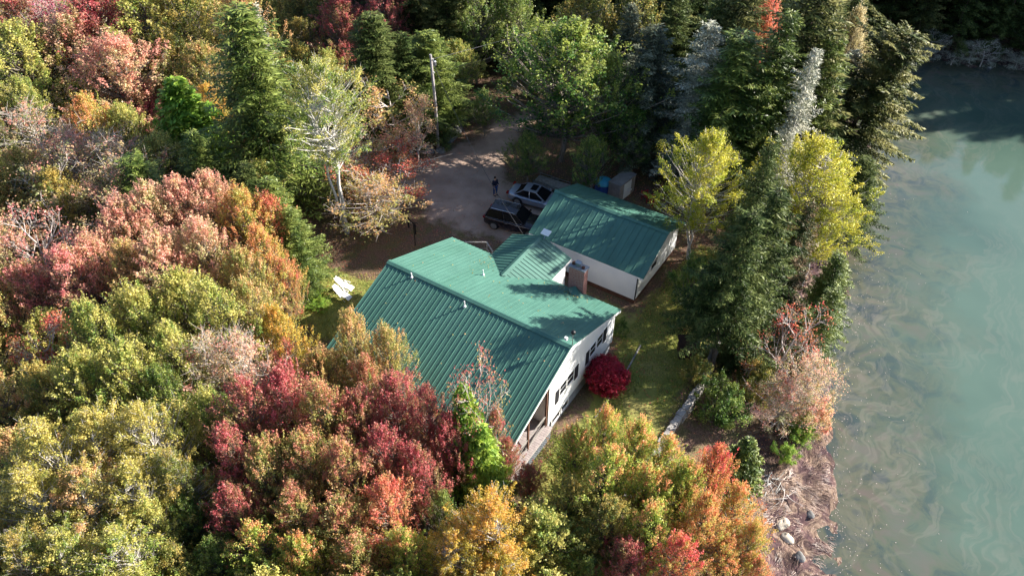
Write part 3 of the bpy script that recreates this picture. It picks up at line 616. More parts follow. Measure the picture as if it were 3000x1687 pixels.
TREES = [
 ('M', -39.78, 2.0, 11, 4.37, 'ygreen', 'rounded yellow-green maple at the left edge near the top', None, None),
 ('M', -46.16, 5.61, 11, 4.27, 'crimson', 'dusky crimson maple in the top left corner', None, None),
 ('Q', -42.65, 7.0, 11, 3.65, 'magenta', 'thin pinkish maple with bare upright twigs at the top left', None, None),
 ('M', -38.31, 5.59, 11, 3.92, 'salmon', 'tall salmon pink maple rising left of the brightest pink one', None, None),
 ('M', -31.68, 5.07, 11, 4.25, 'salmon', 'bright salmon maple with an orange foot, biggest of the top left', None, None),
 ('M', -30.98, 5.48, 7, 1.4, 'magenta', 'small magenta maple tucked at the foot of the salmon maple', None, None),
 ('M', -38.5, 8.37, 12, 4.29, 'crimson', 'dark crimson maple behind the salmon maple', None, None),
 ('M', -35.45, 10.64, 12, 4.67, 'ygreen', 'yellow-green maple cut by the top edge left of the big spruce', None, None),
 ('M', -33.28, 13.27, 12, 4.41, 'olive', 'olive maple cut by the top edge beside the big spruce', None, None),
 ('M', -31.29, 9.35, 10, 3.18, 'olive', 'olive green maple between the salmon maple and the big spruce', None, None),
 ('M', -27.18, 9.5, 10, 2.68, 'ochre', 'olive and gold maple touching the left side of the big spruce', None, None),
 ('M', -27.63, 14.58, 13, 2.69, 'ochre', 'dull golden treetop above the big spruce', None, None),
 ('S', -16.34, 5.88, 16, 3.74, 'needlebright', 'big broad green spruce, tallest conifer of the left half', None, None),
 ('D', -17.84, 8.61, 15, 1.18, 'lichen', 'grey dead snag at the right shoulder of the big spruce', None, None),
 ('C', -22.55, 3.62, 10, 2.79, 'lime', 'bright lime green pointed fir below the olive maples', None, None),
 ('M', -23.91, 6.88, 8, 1.81, 'gold', 'small golden maple between the lime fir and the big spruce', None, None),
 ('M', -28.85, -0.25, 9, 2.36, 'orange', 'orange and gold maple under the salmon maple', None, None),
 ('M', -27.24, 1.47, 8, 2.48, 'ygreen', 'yellow-green maple with a red tinge left of the lime fir', None, None),
 ('Q', -30.39, -3.61, 9, 4.08, 'pinkgreen', 'thinning pinkish green maple at the left edge, twigs showing', None, None),
 ('Q', -25.25, -3.82, 9, 3.26, 'pinkgreen', 'thinning pinkish maple with pale twigs, second from the left edge', None, None),
 ('Q', -22.01, -2.77, 9, 3.31, 'pinkgreen', 'grey-twigged half bare maple below the orange and gold one', None, None),
 ('M', -21.27, 0.08, 8, 2.58, 'ygreen', 'yellow-green maple in front of the lime fir', None, None),
 ('S', -18.01, -3.57, 9, 2.46, 'needlebright', 'mid green spruce half hidden among the thinning maples', None, None),
 ('S', -17.15, 0.48, 9, 2.01, 'needlebright', 'green spruce at the right foot of the lime fir', None, None),
 ('P', -23.62, -7.52, 9, 3.47, 'pinkgreen', 'bare-branched maple with dull leaves at the left edge', None, None),
 ('P', -19.08, -5.75, 9, 3.12, 'pinkgreen', 'mostly bare maple with a forked grey trunk above the salmon row', None, None),
 ('M', -23.39, -6.72, 8, 2.4, 'olive', 'olive maple between the bare-branched maples', None, None),
 ('P', -19.39, -10.68, 9, 2.73, 'red', 'bare twiggy maple with a few red leaves at the left edge', None, None),
 ('M', -14.2, -11.43, 9, 2.57, 'red', 'bright pinkish red maple, the reddest of the left side', None, None),
 ('M', -16.47, -12.95, 8, 2.1, 'red', 'red maple against the left edge below the bare twiggy one', None, None),
 ('M', -14.34, -9.84, 9, 2.21, 'salmon', 'salmon red maple behind the reddest one', None, None),
 ('M', -14.59, -7.27, 10, 2.4, 'salmon', 'pink maple at the left end of the salmon row', None, None),
 ('M', -13.87, -5.72, 10, 2.27, 'salmon', 'pink maple second in the salmon row', None, None),
 ('M', -12.94, -4.15, 10, 2.4, 'salmon', 'pale pink maple at the middle of the salmon row', None, None),
 ('M', -11.98, -2.72, 10, 2.13, 'salmon', 'tallest pale orange-pink maple of the salmon row', None, None),
 ('M', -9.22, -2.67, 10, 2.17, 'orange', 'orange maple near the right end of the salmon row', None, None),
 ('M', -8.62, -1.32, 9, 1.53, 'redorange', 'red-orange maple closing the salmon row on the right', None, None),
 ('M', -6.11, -4.14, 9, 1.8, 'orange', 'orange and olive maple below the red-orange one', None, None),
 ('M', -4.95, -3.96, 7, 1.05, 'redorange', 'small orange-red maple nearest the bare yard', None, None),
 ('M', -5.7, -6.0, 9, 1.99, 'ochre', 'golden orange maple under the orange maple', None, None),
 ('M', -8.72, -6.15, 10, 2.33, 'salmon', 'pink and gold maple in front of the pale pink ones', None, None),
 ('M', -9.93, -8.18, 10, 2.34, 'salmon', 'coral maple with bare grey twigs under the salmon row', None, None),
 ('M', -11.68, -9.4, 9, 2.0, 'ochre', 'ochre maple between the coral maple and the reddest maple', None, None),
 ('K', -18.45, 3.79, 5, 1.7, 'ygreen', 'small yellow-green shrub by the dark gap above the orange maple', None, None),
 ('S', -11.37, -0.26, 9, 1.84, 'needle', 'dark spruce behind the red-orange maple', None, None),
 ('S', -8.95, -0.52, 9, 1.78, 'needlebright', 'green spruce standing left of the white birch trunk', None, None),
 ('S', -7.14, -0.86, 7.5, 1.43, 'needlebright', 'low spreading spruce at the edge of the bare yard', None, None),
 ('M', -16.46, 4.88, 7, 1.91, 'ochre', 'dull gold maple between big spruce and white-trunked birch', None, None),
 ('M', -8.13, -13.84, 10, 2.07, 'ygreen', 'yellow-green maple in front of the reddest maple', None, None),
 ('M', -7.28, -11.73, 10, 2.3, 'ygreen', 'pale yellow-green maple at the middle of the left woods', None, None),
 ('M', -6.5, -9.61, 10, 2.19, 'ygreen', 'tall yellow-green maple just below the salmon row', None, None),
 ('M', -3.79, -9.54, 10, 2.1, 'ygreen', 'green and yellow maple right of the tall yellow-green one', None, None),
 ('M', -3.47, -7.73, 9, 1.89, 'ochre', 'gold maple with a pink flush facing the yard', None, None),
 ('M', -1.4, -7.71, 8, 1.51, 'gold', 'golden maple nearest the white lawn chairs', None, None),
 ('P', -11.14, -15.47, 9, 2.34, 'russet', 'half bare rusty maple at the left edge', None, None),
 ('M', -7.64, -17.41, 9, 1.79, 'olive', 'olive maple at the left edge below the rusty one', None, None),
 ('M', -5.62, -16.14, 10, 2.07, 'ygreen', 'yellow-green maple above the pale leaning limb', None, None),
 ('M', -3.96, -14.61, 10, 2.02, 'ygreen', 'dense yellow-green maple right of the pale leaning limb', None, None),
 ('M', -3.44, -12.56, 10, 1.93, 'ygreen', 'yellow-green maple in the centre of the left woods', None, None),
 ('M', -2.43, -14.2, 9, 1.67, 'green', 'dark green maple shaded between yellow-green ones', None, None),
 ('Q', -2.13, -11.84, 9, 2.3, 'pinkgreen', 'thin dusty pink maple left of the crimson group', None, None),
 ('Q', -0.54, -10.66, 9, 2.14, 'salmon', 'thin pink maple above the crimson group', None, None),
 ('M', 0.69, -13.89, 9, 1.48, 'ygreen', 'yellow-green maple at the left of the crimson group', None, None),
 ('P', 0.72, -9.46, 8, 1.3, 'russet', 'bare-topped small maple by the dark gap near the house', None, None),
 ('B', -2.71, -19.62, 10, 2.34, 'ygold', 'golden green birch at the left edge, lower part', None, None),
 ('B', -1.64, -17.89, 10, 2.19, 'ygold', 'golden green birch second from the left edge', None, None),
 ('B', -0.1, -16.61, 10, 2.03, 'ygold', 'round golden birch with a bright top right of the leaning limb', None, None),
 ('B', -1.83, -21.13, 9, 2.17, 'ygold', 'yellowish birch in the lower left corner region', None, None),
 ('B', -0.26, -19.82, 9, 2.34, 'ochre', 'tan tinged birch low on the left', None, None),
 ('B', 1.31, -18.49, 9, 2.08, 'ygold', 'golden birch between the tan tinged one and the dark gap', None, None),
 ('B', 2.25, -17.18, 9, 1.41, 'olive', 'olive birch beside the dark gap and crimson maple', None, None),
 ('B', 0.79, -21.9, 8, 2.19, 'ygreen', 'pale yellow-green birch near the bottom left corner', None, None),
 ('B', 2.65, -20.65, 8, 2.13, 'ygreen', 'bright yellow-green birch at the bottom edge', None, None),
 ('B', -0.37, -22.99, 8, 1.67, 'olive', 'olive birch filling the bottom left corner', None, None),
 ('M', 2.72, -17.68, 7, 1.22, 'green', 'deep green maple in the shade of the crimson maple', None, None),
 ('M', 3.93, -19.43, 6, 1.38, 'olive', 'low olive maple at the bottom edge left of centre', None, None),
 ('M', 2.5, -19.0, 8, 1.4, 'ygreen', 'small yellow-green maple behind the bright birch', None, None),
 ('M', 2.92, -6.34, 9, 1.54, 'ochre', 'golden orange plumed maple overlapping the left end of the roof', None, None),
 ('M', 5.11, -6.12, 9, 1.3, 'ochre', 'golden orange plumed maple, right hand one over the roof', None, None),
 ('M', 2.61, -8.57, 8, 1.51, 'ochre', 'ochre maple by the dark corner of the house', None, None),
 ('M', 5.17, -7.88, 8, 1.37, 'redolive', 'orange-olive maple in front of the green roof', None, None),
 ('M', 2.6, -13.12, 10, 1.92, 'crimson', 'crimson maple at the left end of the crimson group', None, None),
 ('M', 3.49, -11.59, 10, 1.83, 'crimson', 'crimson maple with olive patches, second of the crimson group', None, None),
 ('M', 5.47, -11.09, 10, 1.78, 'redolive', 'olive maple streaked with crimson in the middle of the group', None, None),
 ('M', 6.63, -9.92, 9, 1.59, 'crimson', 'dark crimson maple under the plumed ones', None, None),
 ('M', 7.57, -8.46, 9, 1.69, 'crimson', 'crimson maple with a ragged top over the roof', None, None),
 ('M', 9.38, -8.07, 9, 1.38, 'crimson', 'crimson maple covering the lower edge of the roof', None, None),
 ('P', 11.2, -6.39, 10.5, 1.8, 'crimson', 'bare grey-limbed tree with crimson leaf tufts before the roof', None, None),
 ('C', 10.95, -7.25, 9, 1.26, 'lime', 'lime green fir poking up among crimson maples by the porch', None, None),
 ('C', 12.1, -7.54, 7, 1.26, 'lime', 'bright lime fir beside the porch corner', None, None),
 ('M', 10.61, -8.28, 8, 1.28, 'crimson', 'crimson maple between the lime firs and the roof edge', None, None),
 ('M', 11.42, -5.39, 6, 0.66, 'crimson', 'small crimson sapling in front of the low roof edge', None, None),
 ('M', 12.57, -6.06, 5, 0.75, 'crimson', 'crimson sapling next to the porch end', None, None),
 ('M', 14.11, -6.42, 4, 1.02, 'crimson', 'low crimson maple beside the deck end', None, None),
 ('M', 3.23, -14.93, 9, 1.59, 'crimson', 'crimson maple above the dark gap', None, None),
 ('M', 5.01, -14.51, 9, 1.65, 'redolive', 'crimson and green maple in the heart of the foreground', None, None),
 ('M', 4.99, -16.6, 8, 1.36, 'crimson', 'deep crimson maple lowest of the group', None, None),
 ('M', 6.07, -13.2, 9, 1.64, 'redolive', 'orange-olive maple under the crimson group', None, None),
 ('M', 8.09, -12.61, 9, 1.6, 'redolive', 'orange and green maple in the centre foreground', None, None),
 ('M', 9.02, -11.03, 9, 1.52, 'crimson', 'crimson maple in front of the lime fir', None, None),
 ('M', 10.5, -10.5, 8, 1.42, 'crimson', 'crimson maple directly left of the lime firs', None, None),
 ('M', 7.2, -15.08, 8, 1.6, 'redolive', 'rusty green maple low in the foreground', None, None),
 ('M', 9.33, -14.4, 8, 1.56, 'redolive', 'rust and olive maple between the grey fallen limbs', None, None),
 ('M', 10.55, -12.73, 8, 1.47, 'redorange', 'rust orange maple above the golden birch', None, None),
 ('M', 6.62, -17.07, 7, 1.6, 'orgreen', 'green maple with red tips at the bottom edge', None, None),
 ('M', 8.7, -16.36, 7, 1.47, 'orgreen', 'bottom edge green maple with orange tips left of centre', None, None),
 ('M', 10.66, -15.09, 7, 1.45, 'redolive', 'rusty maple at the bottom edge', None, None),
 ('M', 12.23, -13.61, 7, 1.27, 'orgreen', 'orange-tipped maple beside the golden birch at the bottom', None, None),
 ('M', 5.11, -18.26, 6, 1.36, 'green', 'dark green maple at the bottom edge', None, None),
 ('B', 14.91, -10.95, 8, 2.03, 'gold', 'bright golden birch in the bottom centre', None, None),
 ('B', 14.15, -12.55, 7, 1.55, 'gold', 'golden birch at the bottom edge left of the bright one', None, None),
 ('B', 16.08, -11.53, 6, 1.75, 'gold', 'low golden birch at the bottom centre edge', None, None),
 ('M', 12.13, -10.81, 6, 0.97, 'green', 'dark green maple behind the golden birch', None, None),
 ('M', 15.74, -4.83, 7, 1.29, 'orgreen', 'green maple with orange tip beside the deck', None, None),
 ('M', 16.71, -3.65, 8, 1.02, 'orgreen', 'slim maple with a crimson spire by the white edging', None, None),
 ('M', 18.49, -3.49, 8, 1.28, 'orgreen', 'green and orange plumed maple at the lawn edge', None, None),
 ('M', 18.07, -5.85, 8, 1.59, 'orgreen', 'green maple with orange flecks in the lower right group', None, None),
 ('M', 19.86, -3.22, 8, 1.29, 'orgreen', 'green and orange maple covering the end of the stone wall', None, None),
 ('M', 19.79, -5.21, 8, 1.52, 'orgreen', 'yellow-green maple with orange flecks below the lawn', None, None),
 ('M', 17.0, -7.43, 7, 1.31, 'olive', 'olive maple beside the deck steps', None, None),
 ('M', 21.14, -3.97, 8, 1.27, 'orgreen', 'green and gold maple left of the scarlet one', None, None),
 ('M', 22.04, -2.62, 8, 1.2, 'scarlet', 'scarlet maple, brightest red of the lower right', None, None),
 ('M', 23.51, -3.0, 7, 1.39, 'orange', 'orange maple right of the scarlet one', None, None),
 ('M', 22.58, -5.13, 8, 1.33, 'orange', 'orange maple under the scarlet one', None, None),
 ('M', 24.74, -3.92, 7, 1.02, 'orange', 'orange maple nearest the beach', None, None),
 ('M', 18.97, -7.36, 7, 1.47, 'olive', 'green-olive maple in the gap right of the deck', None, None),
 ('M', 20.82, -6.82, 7, 1.47, 'orgreen', 'green maple tipped with red at the lower right', None, None),
 ('M', 22.38, -7.48, 7, 1.36, 'scarlet', 'red and orange maple near the bottom edge', None, None),
 ('M', 20.58, -8.46, 6, 1.45, 'crimson', 'crimson maple at the bottom edge right of centre', None, None),
 ('M', 23.95, -4.92, 6, 1.37, 'orange', 'orange maple at the bottom edge near the beach', None, None),
 ('M', 18.35, -8.49, 5, 1.13, 'olive', 'low olive maple by the bare ground at the bottom', None, None),
 ('M', 25.56, -4.2, 5, 0.85, 'redorange', 'red-orange maple at the bottom edge on the bank', None, None),
 ('M', 19.16, -9.59, 5, 1.03, 'green', 'dark green maple at the bottom edge right of the golden birch', None, None),
 ('M', 15.81, -7.69, 4, 0.72, 'olive', 'thin olive sapling between deck and golden birch', None, None),
 ('P', -13.05, 15.84, 8, 3.84, 'ochre', 'bare reddish tree with upswept twigs left of the utility pole', None, None),
 ('P', -11.07, 16.13, 6.5, 2.31, 'salmon', 'smaller bare reddish tree right of the upswept one', None, None),
 ('P', -12.67, 11.32, 5, 2.38, 'pinkgreen', 'pale twiggy shrub tree near the white-trunked birch', None, None),
 ('P', -10.8, 9.2, 5, 3.27, 'russet', 'low spreading bare apple tree with russet leaves', None, None),
 ('P', -9.04, 11.0, 5, 3.76, 'russet', 'russet leaved low tree at the drive edge', None, None),
 ('Q', -7.76, 7.47, 5, 3.42, 'ochre', 'orange and gold leaved low tree above the house', None, None),
 ('K', -16.62, 15.45, 3.5, 2.0, 'ygreen', 'yellow-green bush behind the pale twiggy shrub', None, None),
 ('S', -13.33, 21.4, 9, 2.94, 'needlebright', 'green spruce left of the utility pole', None, None),
 ('S', -14.37, 19.41, 9.5, 2.54, 'needle', 'dark spruce behind the bare reddish tree', None, None),
 ('S', -15.73, 17.49, 11.5, 2.98, 'needle', 'dark spruce between the shaded red maples', None, None),
 ('M', -23.92, 22.43, 10, 2.88, 'crimson', 'shaded crimson maple at the top edge', None, None),
 ('M', -22.57, 20.67, 6.5, 1.62, 'crimson', 'small shaded crimson maple under the top edge one', None, None),
 ('M', -21.72, 25.91, 11, 2.72, 'crimson', 'dim crimson maple at the top edge left of the pole', None, None),
 ('M', -14.78, 30.04, 10.5, 3.08, 'green', 'olive oak-like tree at the top edge above the pole', None, None),
 ('M', -12.26, 32.61, 9.5, 3.07, 'green', 'green tree at the top edge right of the pole', None, None),
 ('S', -16.85, 28.69, 10.5, 2.66, 'needleolive', 'olive spruce at the top edge above the pole', None, None),
 ('M', -7.71, 28.86, 5, 1.71, 'green', 'dark green tree in shade right of the pole', None, None),
 ('M', -8.71, 22.57, 5, 1.12, 'green', 'low dark tree at the bend of the drive', None, None),
 ('M', -0.96, 23.04, 12.5, 5.67, 'greentip', 'great green maple with yellow tips towering over the driveway', None, None),
 ('M', 2.21, 24.3, 10.5, 2.55, 'greentip', 'yellow-tipped green maple leaning right from the great maple', None, None),
 ('M', -1.62, 18.53, 5, 1.74, 'green', 'dark low maple overhanging the driveway', None, None),
 ('M', 3.36, 19.47, 6, 1.57, 'greentip', 'green maple with yellow tips above the trailer', None, None),
 ('M', -5.19, 33.64, 11, 3.48, 'olive', 'olive gold maple at the top edge above the great maple', None, None),
 ('S', 0.22, 31.16, 11, 1.84, 'needlegrey', 'grey-green spruce right of the great maple', None, None),
 ('S', 4.33, 26.61, 12, 2.86, 'needlegrey', 'grey-green spruce left of the lichen-grey snag', None, None),
 ('S', 3.29, 33.48, 12.5, 1.91, 'needle', 'dark spruce at the top edge above the lichen-grey snag', None, None),
 ('M', -0.89, 35.38, 12, 3.08, 'olive', 'olive treetop at the top edge left of the dark spruce', None, None),
 ('D', 8.87, 25.91, 13.5, 2.45, 'lichen', 'lichen-grey dead spruce with a pointed silver top', None, None),
 ('D', 8.63, 25.89, 10, 2.16, 'lichen', 'grey dead spruce at the foot of the silver-topped snag', None, None),
 ('M', 4.47, 24.4, 6.5, 2.43, 'green', 'green maple behind the grey shed', None, None),
 ('M', 6.89, 26.2, 5, 1.22, 'green', 'shaded green maple left of the bank birch', None, None),
 ('S', 9.28, 30.55, 15, 3.52, 'needleolive', 'tall olive spruce left of the orange maple at the top edge', None, None),
 ('T', 11.39, 24.71, 14, 3.04, 'needlebright', 'tall sunlit green spruce in the middle of the bank', None, None),
 ('S', 7.76, 30.57, 13.5, 2.84, 'needle', 'dark spruce behind the silver-topped snag', None, None),
 ('M', 10.68, 32.75, 14, 2.29, 'redorange', 'orange-red maple squeezed between the bank spruces', None, None),
 ('S', 13.95, 26.15, 15.5, 2.68, 'needlebright', 'green spruce right of the orange-red maple', None, None),
 ('S', 14.55, 30.16, 18, 4.07, 'needleolive', 'broad olive spruce at the top edge beside the water', None, None),
 ('D', 16.26, 25.21, 15, 1.76, 'lichen', 'lichen-covered spruce left of the cove corner', None, None),
 ('D', 16.64, 23.14, 10, 1.01, 'lichen', 'slender leaning silver snag beside the yellow birch', None, None),
 ('S', 16.71, 29.32, 15, 2.76, 'needlebright', 'green spruce by the cove corner', None, None),
 ('D', 17.14, 36.37, 12, 1.67, 'lichen', 'grey twiggy snag hanging over the dark cove', None, None),
 ('M', 15.46, 43.97, 13, 1.87, 'tan', 'pale tan treetop over the dark cove', None, None),
 ('L', 17.15, 34.7, 15, 4.49, 'needleolive', 'leaning dark spruce reaching out over the water', None, (0.26, 0.35)),
 ('S', 21.36, 28.8, 8, 2.16, 'needle', 'dark spruce at the foot of the leaning one', None, None),
 ('B', 13.14, 16.91, 11, 2.94, 'yellow', 'yellow-green birch right of the garage', None, None),
 ('B', 18.77, 21.09, 12.5, 3.58, 'yellow', 'bright yellow birch at the waterside', None, None),
 ('B', 20.59, 21.95, 10, 2.64, 'yellow', 'lower yellow birch spreading over the water', None, None),
 ('T', 17.25, 14.63, 13, 1.79, 'needle', 'dark spruce between the two yellow birches', None, None),
 ('S', 20.18, 15.94, 11, 1.66, 'needlebrown', 'brown-coned spruce in front of the bright yellow birch', None, None),
 ('T', 18.47, 8.42, 12.5, 1.95, 'needle', 'large dark spruce on the bank below the birches', None, None),
 ('T', 19.06, 10.79, 13.5, 1.74, 'needle', 'grey-green spruce right of the large dark one', None, None),
 ('S', 22.65, 17.31, 7.5, 1.51, 'needlebright', 'green spruce hanging over the wrack line', None, None),
 ('S', 23.42, 13.55, 8, 1.29, 'needlebright', 'lower green spruce over the wrack line', None, None),
 ('T', 17.26, 8.77, 8, 1.69, 'needle', 'dark spruce over the garden hut', None, None),
 ('S', 19.57, 10.26, 6.5, 1.47, 'needle', 'dark green spruce beside the bare waterside tree', None, None),
 ('K', 15.22, 12.0, 5, 1.65, 'green', 'green shrub at the corner of the garage lawn', None, None),
 ('P', 22.02, 10.0, 8, 2.29, 'russet', 'bare grey waterside tree with a few rusty leaves', None, None),
 ('Q', 23.97, 9.55, 6, 2.01, 'salmon', 'pinkish red thin shrub hanging over the beach', None, None),
 ('Q', 23.4, 7.92, 4.5, 1.96, 'pinkgreen', 'dusty pink brush on the bank above the beach', None, None),
 ('K', 20.36, 5.54, 4, 1.63, 'green', 'dark green bush behind the stone wall', None, None),
 ('K', 21.18, 9.04, 4, 1.6, 'olive', 'olive bush among the brush on the bank', None, None),
 ('K', 24.9, 9.24, 3, 1.34, 'salmon', 'rosy bush nearest the water', None, None),
 ('C', 22.67, 2.25, 4.5, 1.01, 'needlebright', 'round young dark green cedar above the driftwood', None, None),
 ('K', 24.58, 5.8, 1.6, 0.77, 'lime', 'small lime shrub at the top of the beach', None, None),
 ('K', 24.83, 7.84, 2, 0.92, 'lime', 'lime bush between rosy brush and beach', None, None),
 ('K', 18.28, 6.5, 2.5, 1.13, 'olive', 'low olive bush beside the garden hut', None, None),
 ('K', 12.34, 7.41, 1.6, 0.65, 'green', 'small green bush at the back corner of the house', None, None),
 ('W', -9.69, 5.75, 14.2, 3.22, 'ygreen', 'white-trunked birch with forked trunk standing alone left of the drive', None, None),
 ('P', -11.05, 14.07, 4.5, 3.26, 'salmon', 'grey twiggy tree with few rust leaves beside the boulders', None, None),
 ('Q', -11.72, 9.14, 4, 2.13, 'ochre', 'ochre leaved shrub tree right of the birch trunk', None, None),
 ('S', 10.37, 80.31, 14.0, 2.6, 'needle', 'farther dark spruce above the pale tan treetop over the dark cove', 'background woods conifers', None),
 ('S', -67.02, 43.95, 18.1, 2.9, 'needle', 'farther dark spruce above the olive maple cut by the top edge', 'background woods conifers', None),
 ('S', -4.19, 72.28, 14.7, 2.6, 'needleolive', 'rightmost farther olive spruce above the tall olive spruce left of the orange maple', 'background woods conifers', None),
 ('S', -50.69, 58.07, 20.3, 2.9, 'needle', 'farther dark spruce above the dim crimson maple at the top edge', 'background woods conifers', None),
 ('S', -11.99, 47.78, 18.8, 2.9, 'needle', 'farther dark spruce above the olive gold maple at the top edge above the great', 'background woods conifers', None),
 ('S', -29.77, 46.25, 20.6, 2.9, 'needle', 'farther dark spruce above the olive spruce at the top edge above the pole', 'background woods conifers', None),
 ('S', -43.79, 53.91, 18.3, 2.9, 'needle', 'farther dark spruce above the dim crimson maple at the top edge', 'background woods conifers', None),
 ('S', 32.12, 77.73, 14.1, 2.3, 'needle', 'inland dark conifer beyond the cove, twentieth from the left of the back rows', 'conifers on the far shore', None),
 ('S', -39.26, 78.04, 20.0, 2.9, 'needle', 'farther dark spruce above the green tree at the top edge right of the pole', 'background woods conifers', None),
 ('S', -54.96, 59.25, 18.6, 2.9, 'needle', 'farther dark spruce above the dim crimson maple at the top edge', 'background woods conifers', None),
 ('S', 55.07, 82.78, 19.0, 2.6, 'needle', 'waterside dark conifer on the far shore, fourteenth from the left', 'conifers on the far shore', None),
 ('S', -18.28, 59.19, 18.6, 2.9, 'needle', 'farther dark spruce above the olive gold maple at the top edge above the great', 'background woods conifers', None),
 ('S', -45.23, 82.69, 20.4, 2.9, 'needle', 'farther dark spruce above the olive oak-like tree at the top edge above the pole', 'background woods conifers', None),
 ('S', -52.78, 40.32, 18.1, 2.9, 'needle', 'farther dark spruce above the dull golden treetop above the big spruce', 'background woods conifers', None),
 ('S', -34.65, 78.11, 20.7, 2.9, 'needle', 'farther dark spruce above the olive gold maple at the top edge above the great', 'background woods conifers', None),
 ('S', -26.36, 41.06, 20.6, 2.9, 'needle', 'farther dark spruce above the olive spruce at the top edge above the pole', 'background woods conifers', None),
 ('S', -51.17, 103.7, 20.4, 2.9, 'needle', 'farther dark spruce above the olive gold maple at the top edge above the great', 'background woods conifers', None),
 ('S', -30.51, 97.38, 20.6, 2.9, 'needle', 'farther dark spruce above the olive treetop at the top edge left of the dark', 'background woods conifers', None),
 ('S', -8.22, 57.36, 15.3, 2.6, 'needle', 'farther dark spruce above the olive treetop at the top edge left of the dark', 'background woods conifers', None),
 ('S', -66.38, 85.01, 18.9, 2.9, 'needle', 'farther dark spruce above the dim crimson maple at the top edge', 'background woods conifers', None),
 ('S', -46.52, 43.34, 19.5, 2.9, 'needle', 'farther dark spruce above the dim crimson maple at the top edge', 'background woods conifers', None),
 ('S', 15.41, 68.39, 14.1, 2.3, 'needle', 'waterside dark conifer on the far shore, second from the left', 'conifers on the far shore', None),
 ('S', -32.3, 92.63, 18.5, 2.9, 'needle', 'farther dark spruce above the olive treetop at the top edge left of the dark', 'background woods conifers', None),
 ('S', -70.3, 46.77, 18.5, 2.9, 'needle', 'farther dark spruce above the olive maple cut by the top edge', 'background woods conifers', None),
 ('S', 14.62, 78.49, 14.2, 2.3, 'needle', 'inland dark conifer beyond the cove, seventh from the left of the back rows', 'conifers on the far shore', None),
 ('S', -39.7, 94.81, 18.8, 2.9, 'needle', 'farther dark spruce above the olive treetop at the top edge left of the dark', 'background woods conifers', None),
 ('S', -48.26, 96.67, 18.1, 2.9, 'needle', 'farther dark spruce above the green tree at the top edge right of the pole', 'background woods conifers', None),
 ('S', -57.42, 53.11, 20.6, 2.9, 'needle', 'farther dark spruce above the dull golden treetop above the big spruce', 'background woods conifers', None),
 ('S', -35.95, 106.95, 19.0, 2.9, 'needle', 'farther dark spruce above the olive treetop at the top edge left of the dark', 'background woods conifers', None),
 ('S', -66.18, 81.22, 19.2, 2.9, 'needle', 'farther dark spruce above the dim crimson maple at the top edge', 'background woods conifers', None),
 ('S', 2.59, 40.79, 15.6, 2.6, 'needle', 'third farther dark spruce above the dark spruce at the top edge above the lichen-grey snag', 'background woods conifers', None),
 ('S', 3.44, 61.23, 15.0, 2.6, 'needleolive', 'second farther olive spruce above the broad olive spruce at the top edge beside the water', 'background woods conifers', None),
 ('S', -63.7, 66.83, 19.5, 2.9, 'needle', 'farther dark spruce above the dim crimson maple at the top edge', 'background woods conifers', None),
 ('S', -4.94, 56.76, 12.4, 2.6, 'needle', 'second farther dark spruce above the dark spruce at the top edge above the lichen-grey snag', 'background woods conifers', None),
 ('S', 70.33, 88.67, 18.3, 2.6, 'needle', 'waterside dark conifer on the far shore, nineteenth from the left', 'conifers on the far shore', None),
 ('M', 10.78, 41.04, 12.8, 2.6, 'green', 'second dull green maple above the broad olive spruce at the top edge beside the water', 'background woods broadleaf trees', None),
 ('S', 7.91, 47.18, 13.6, 2.6, 'needle', 'farther dark spruce above the broad olive spruce at the top edge beside the water', 'background woods conifers', None),
 ('S', 79.84, 95.56, 19.1, 2.6, 'needle', 'inland dark conifer beyond the cove, number 38 from the left of the back rows', 'conifers on the far shore', None),
 ('S', -44.55, 109.18, 19.3, 2.9, 'needle', 'farther dark spruce above the olive treetop at the top edge left of the dark', 'background woods conifers', None),
 ('S', -24.15, 30.91, 12.1, 2.6, 'needle', 'dark spruce above the dim crimson maple at the top edge', 'background woods conifers', None),
 ('S', 18.51, 68.26, 15.1, 2.3, 'needleolive', 'waterside dark conifer on the far shore, third from the left', 'conifers on the far shore', None),
 ('S', -51.37, 107.12, 18.0, 2.9, 'needle', 'farther dark spruce above the olive gold maple at the top edge above the great', 'background woods conifers', None),
 ('S', -61.95, 33.45, 13.1, 2.6, 'needle', 'farther dark spruce above the olive maple cut by the top edge', 'background woods conifers', None),
 ('S', 1.62, 55.81, 15.0, 2.6, 'needleolive', 'third farther olive spruce above the tall olive spruce left of the orange maple', 'background woods conifers', None),
 ('S', 21.46, 77.07, 14.6, 2.3, 'needle', 'inland dark conifer beyond the cove, twelfth from the left of the back rows', 'conifers on the far shore', None),
 ('S', -22.07, 45.94, 18.2, 2.9, 'needle', 'farther dark spruce above the olive oak-like tree at the top edge above the pole', 'background woods conifers', None),
 ('S', -47.45, 78.59, 19.8, 2.9, 'needle', 'farther dark spruce above the olive oak-like tree at the top edge above the pole', 'background woods conifers', None),
 ('S', -19.26, 68.35, 19.3, 2.9, 'needle', 'farther dark spruce above the olive treetop at the top edge left of the dark', 'background woods conifers', None),
 ('S', -53.01, 78.89, 20.9, 2.9, 'needle', 'farther dark spruce above the olive spruce at the top edge above the pole', 'background woods conifers', None),
 ('S', -72.72, 93.55, 20.8, 2.9, 'needle', 'farther dark spruce above the dim crimson maple at the top edge', 'background woods conifers', None),
 ('S', -58.28, 90.72, 19.5, 2.9, 'needle', 'farther dark spruce above the olive oak-like tree at the top edge above the pole', 'background woods conifers', None),
 ('S', -64.13, 95.93, 19.2, 2.9, 'needle', 'farther dark spruce above the olive spruce at the top edge above the pole', 'background woods conifers', None),
 ('S', -61.59, 43.21, 20.4, 2.9, 'needle', 'farther dark spruce above the olive maple cut by the top edge', 'background woods conifers', None),
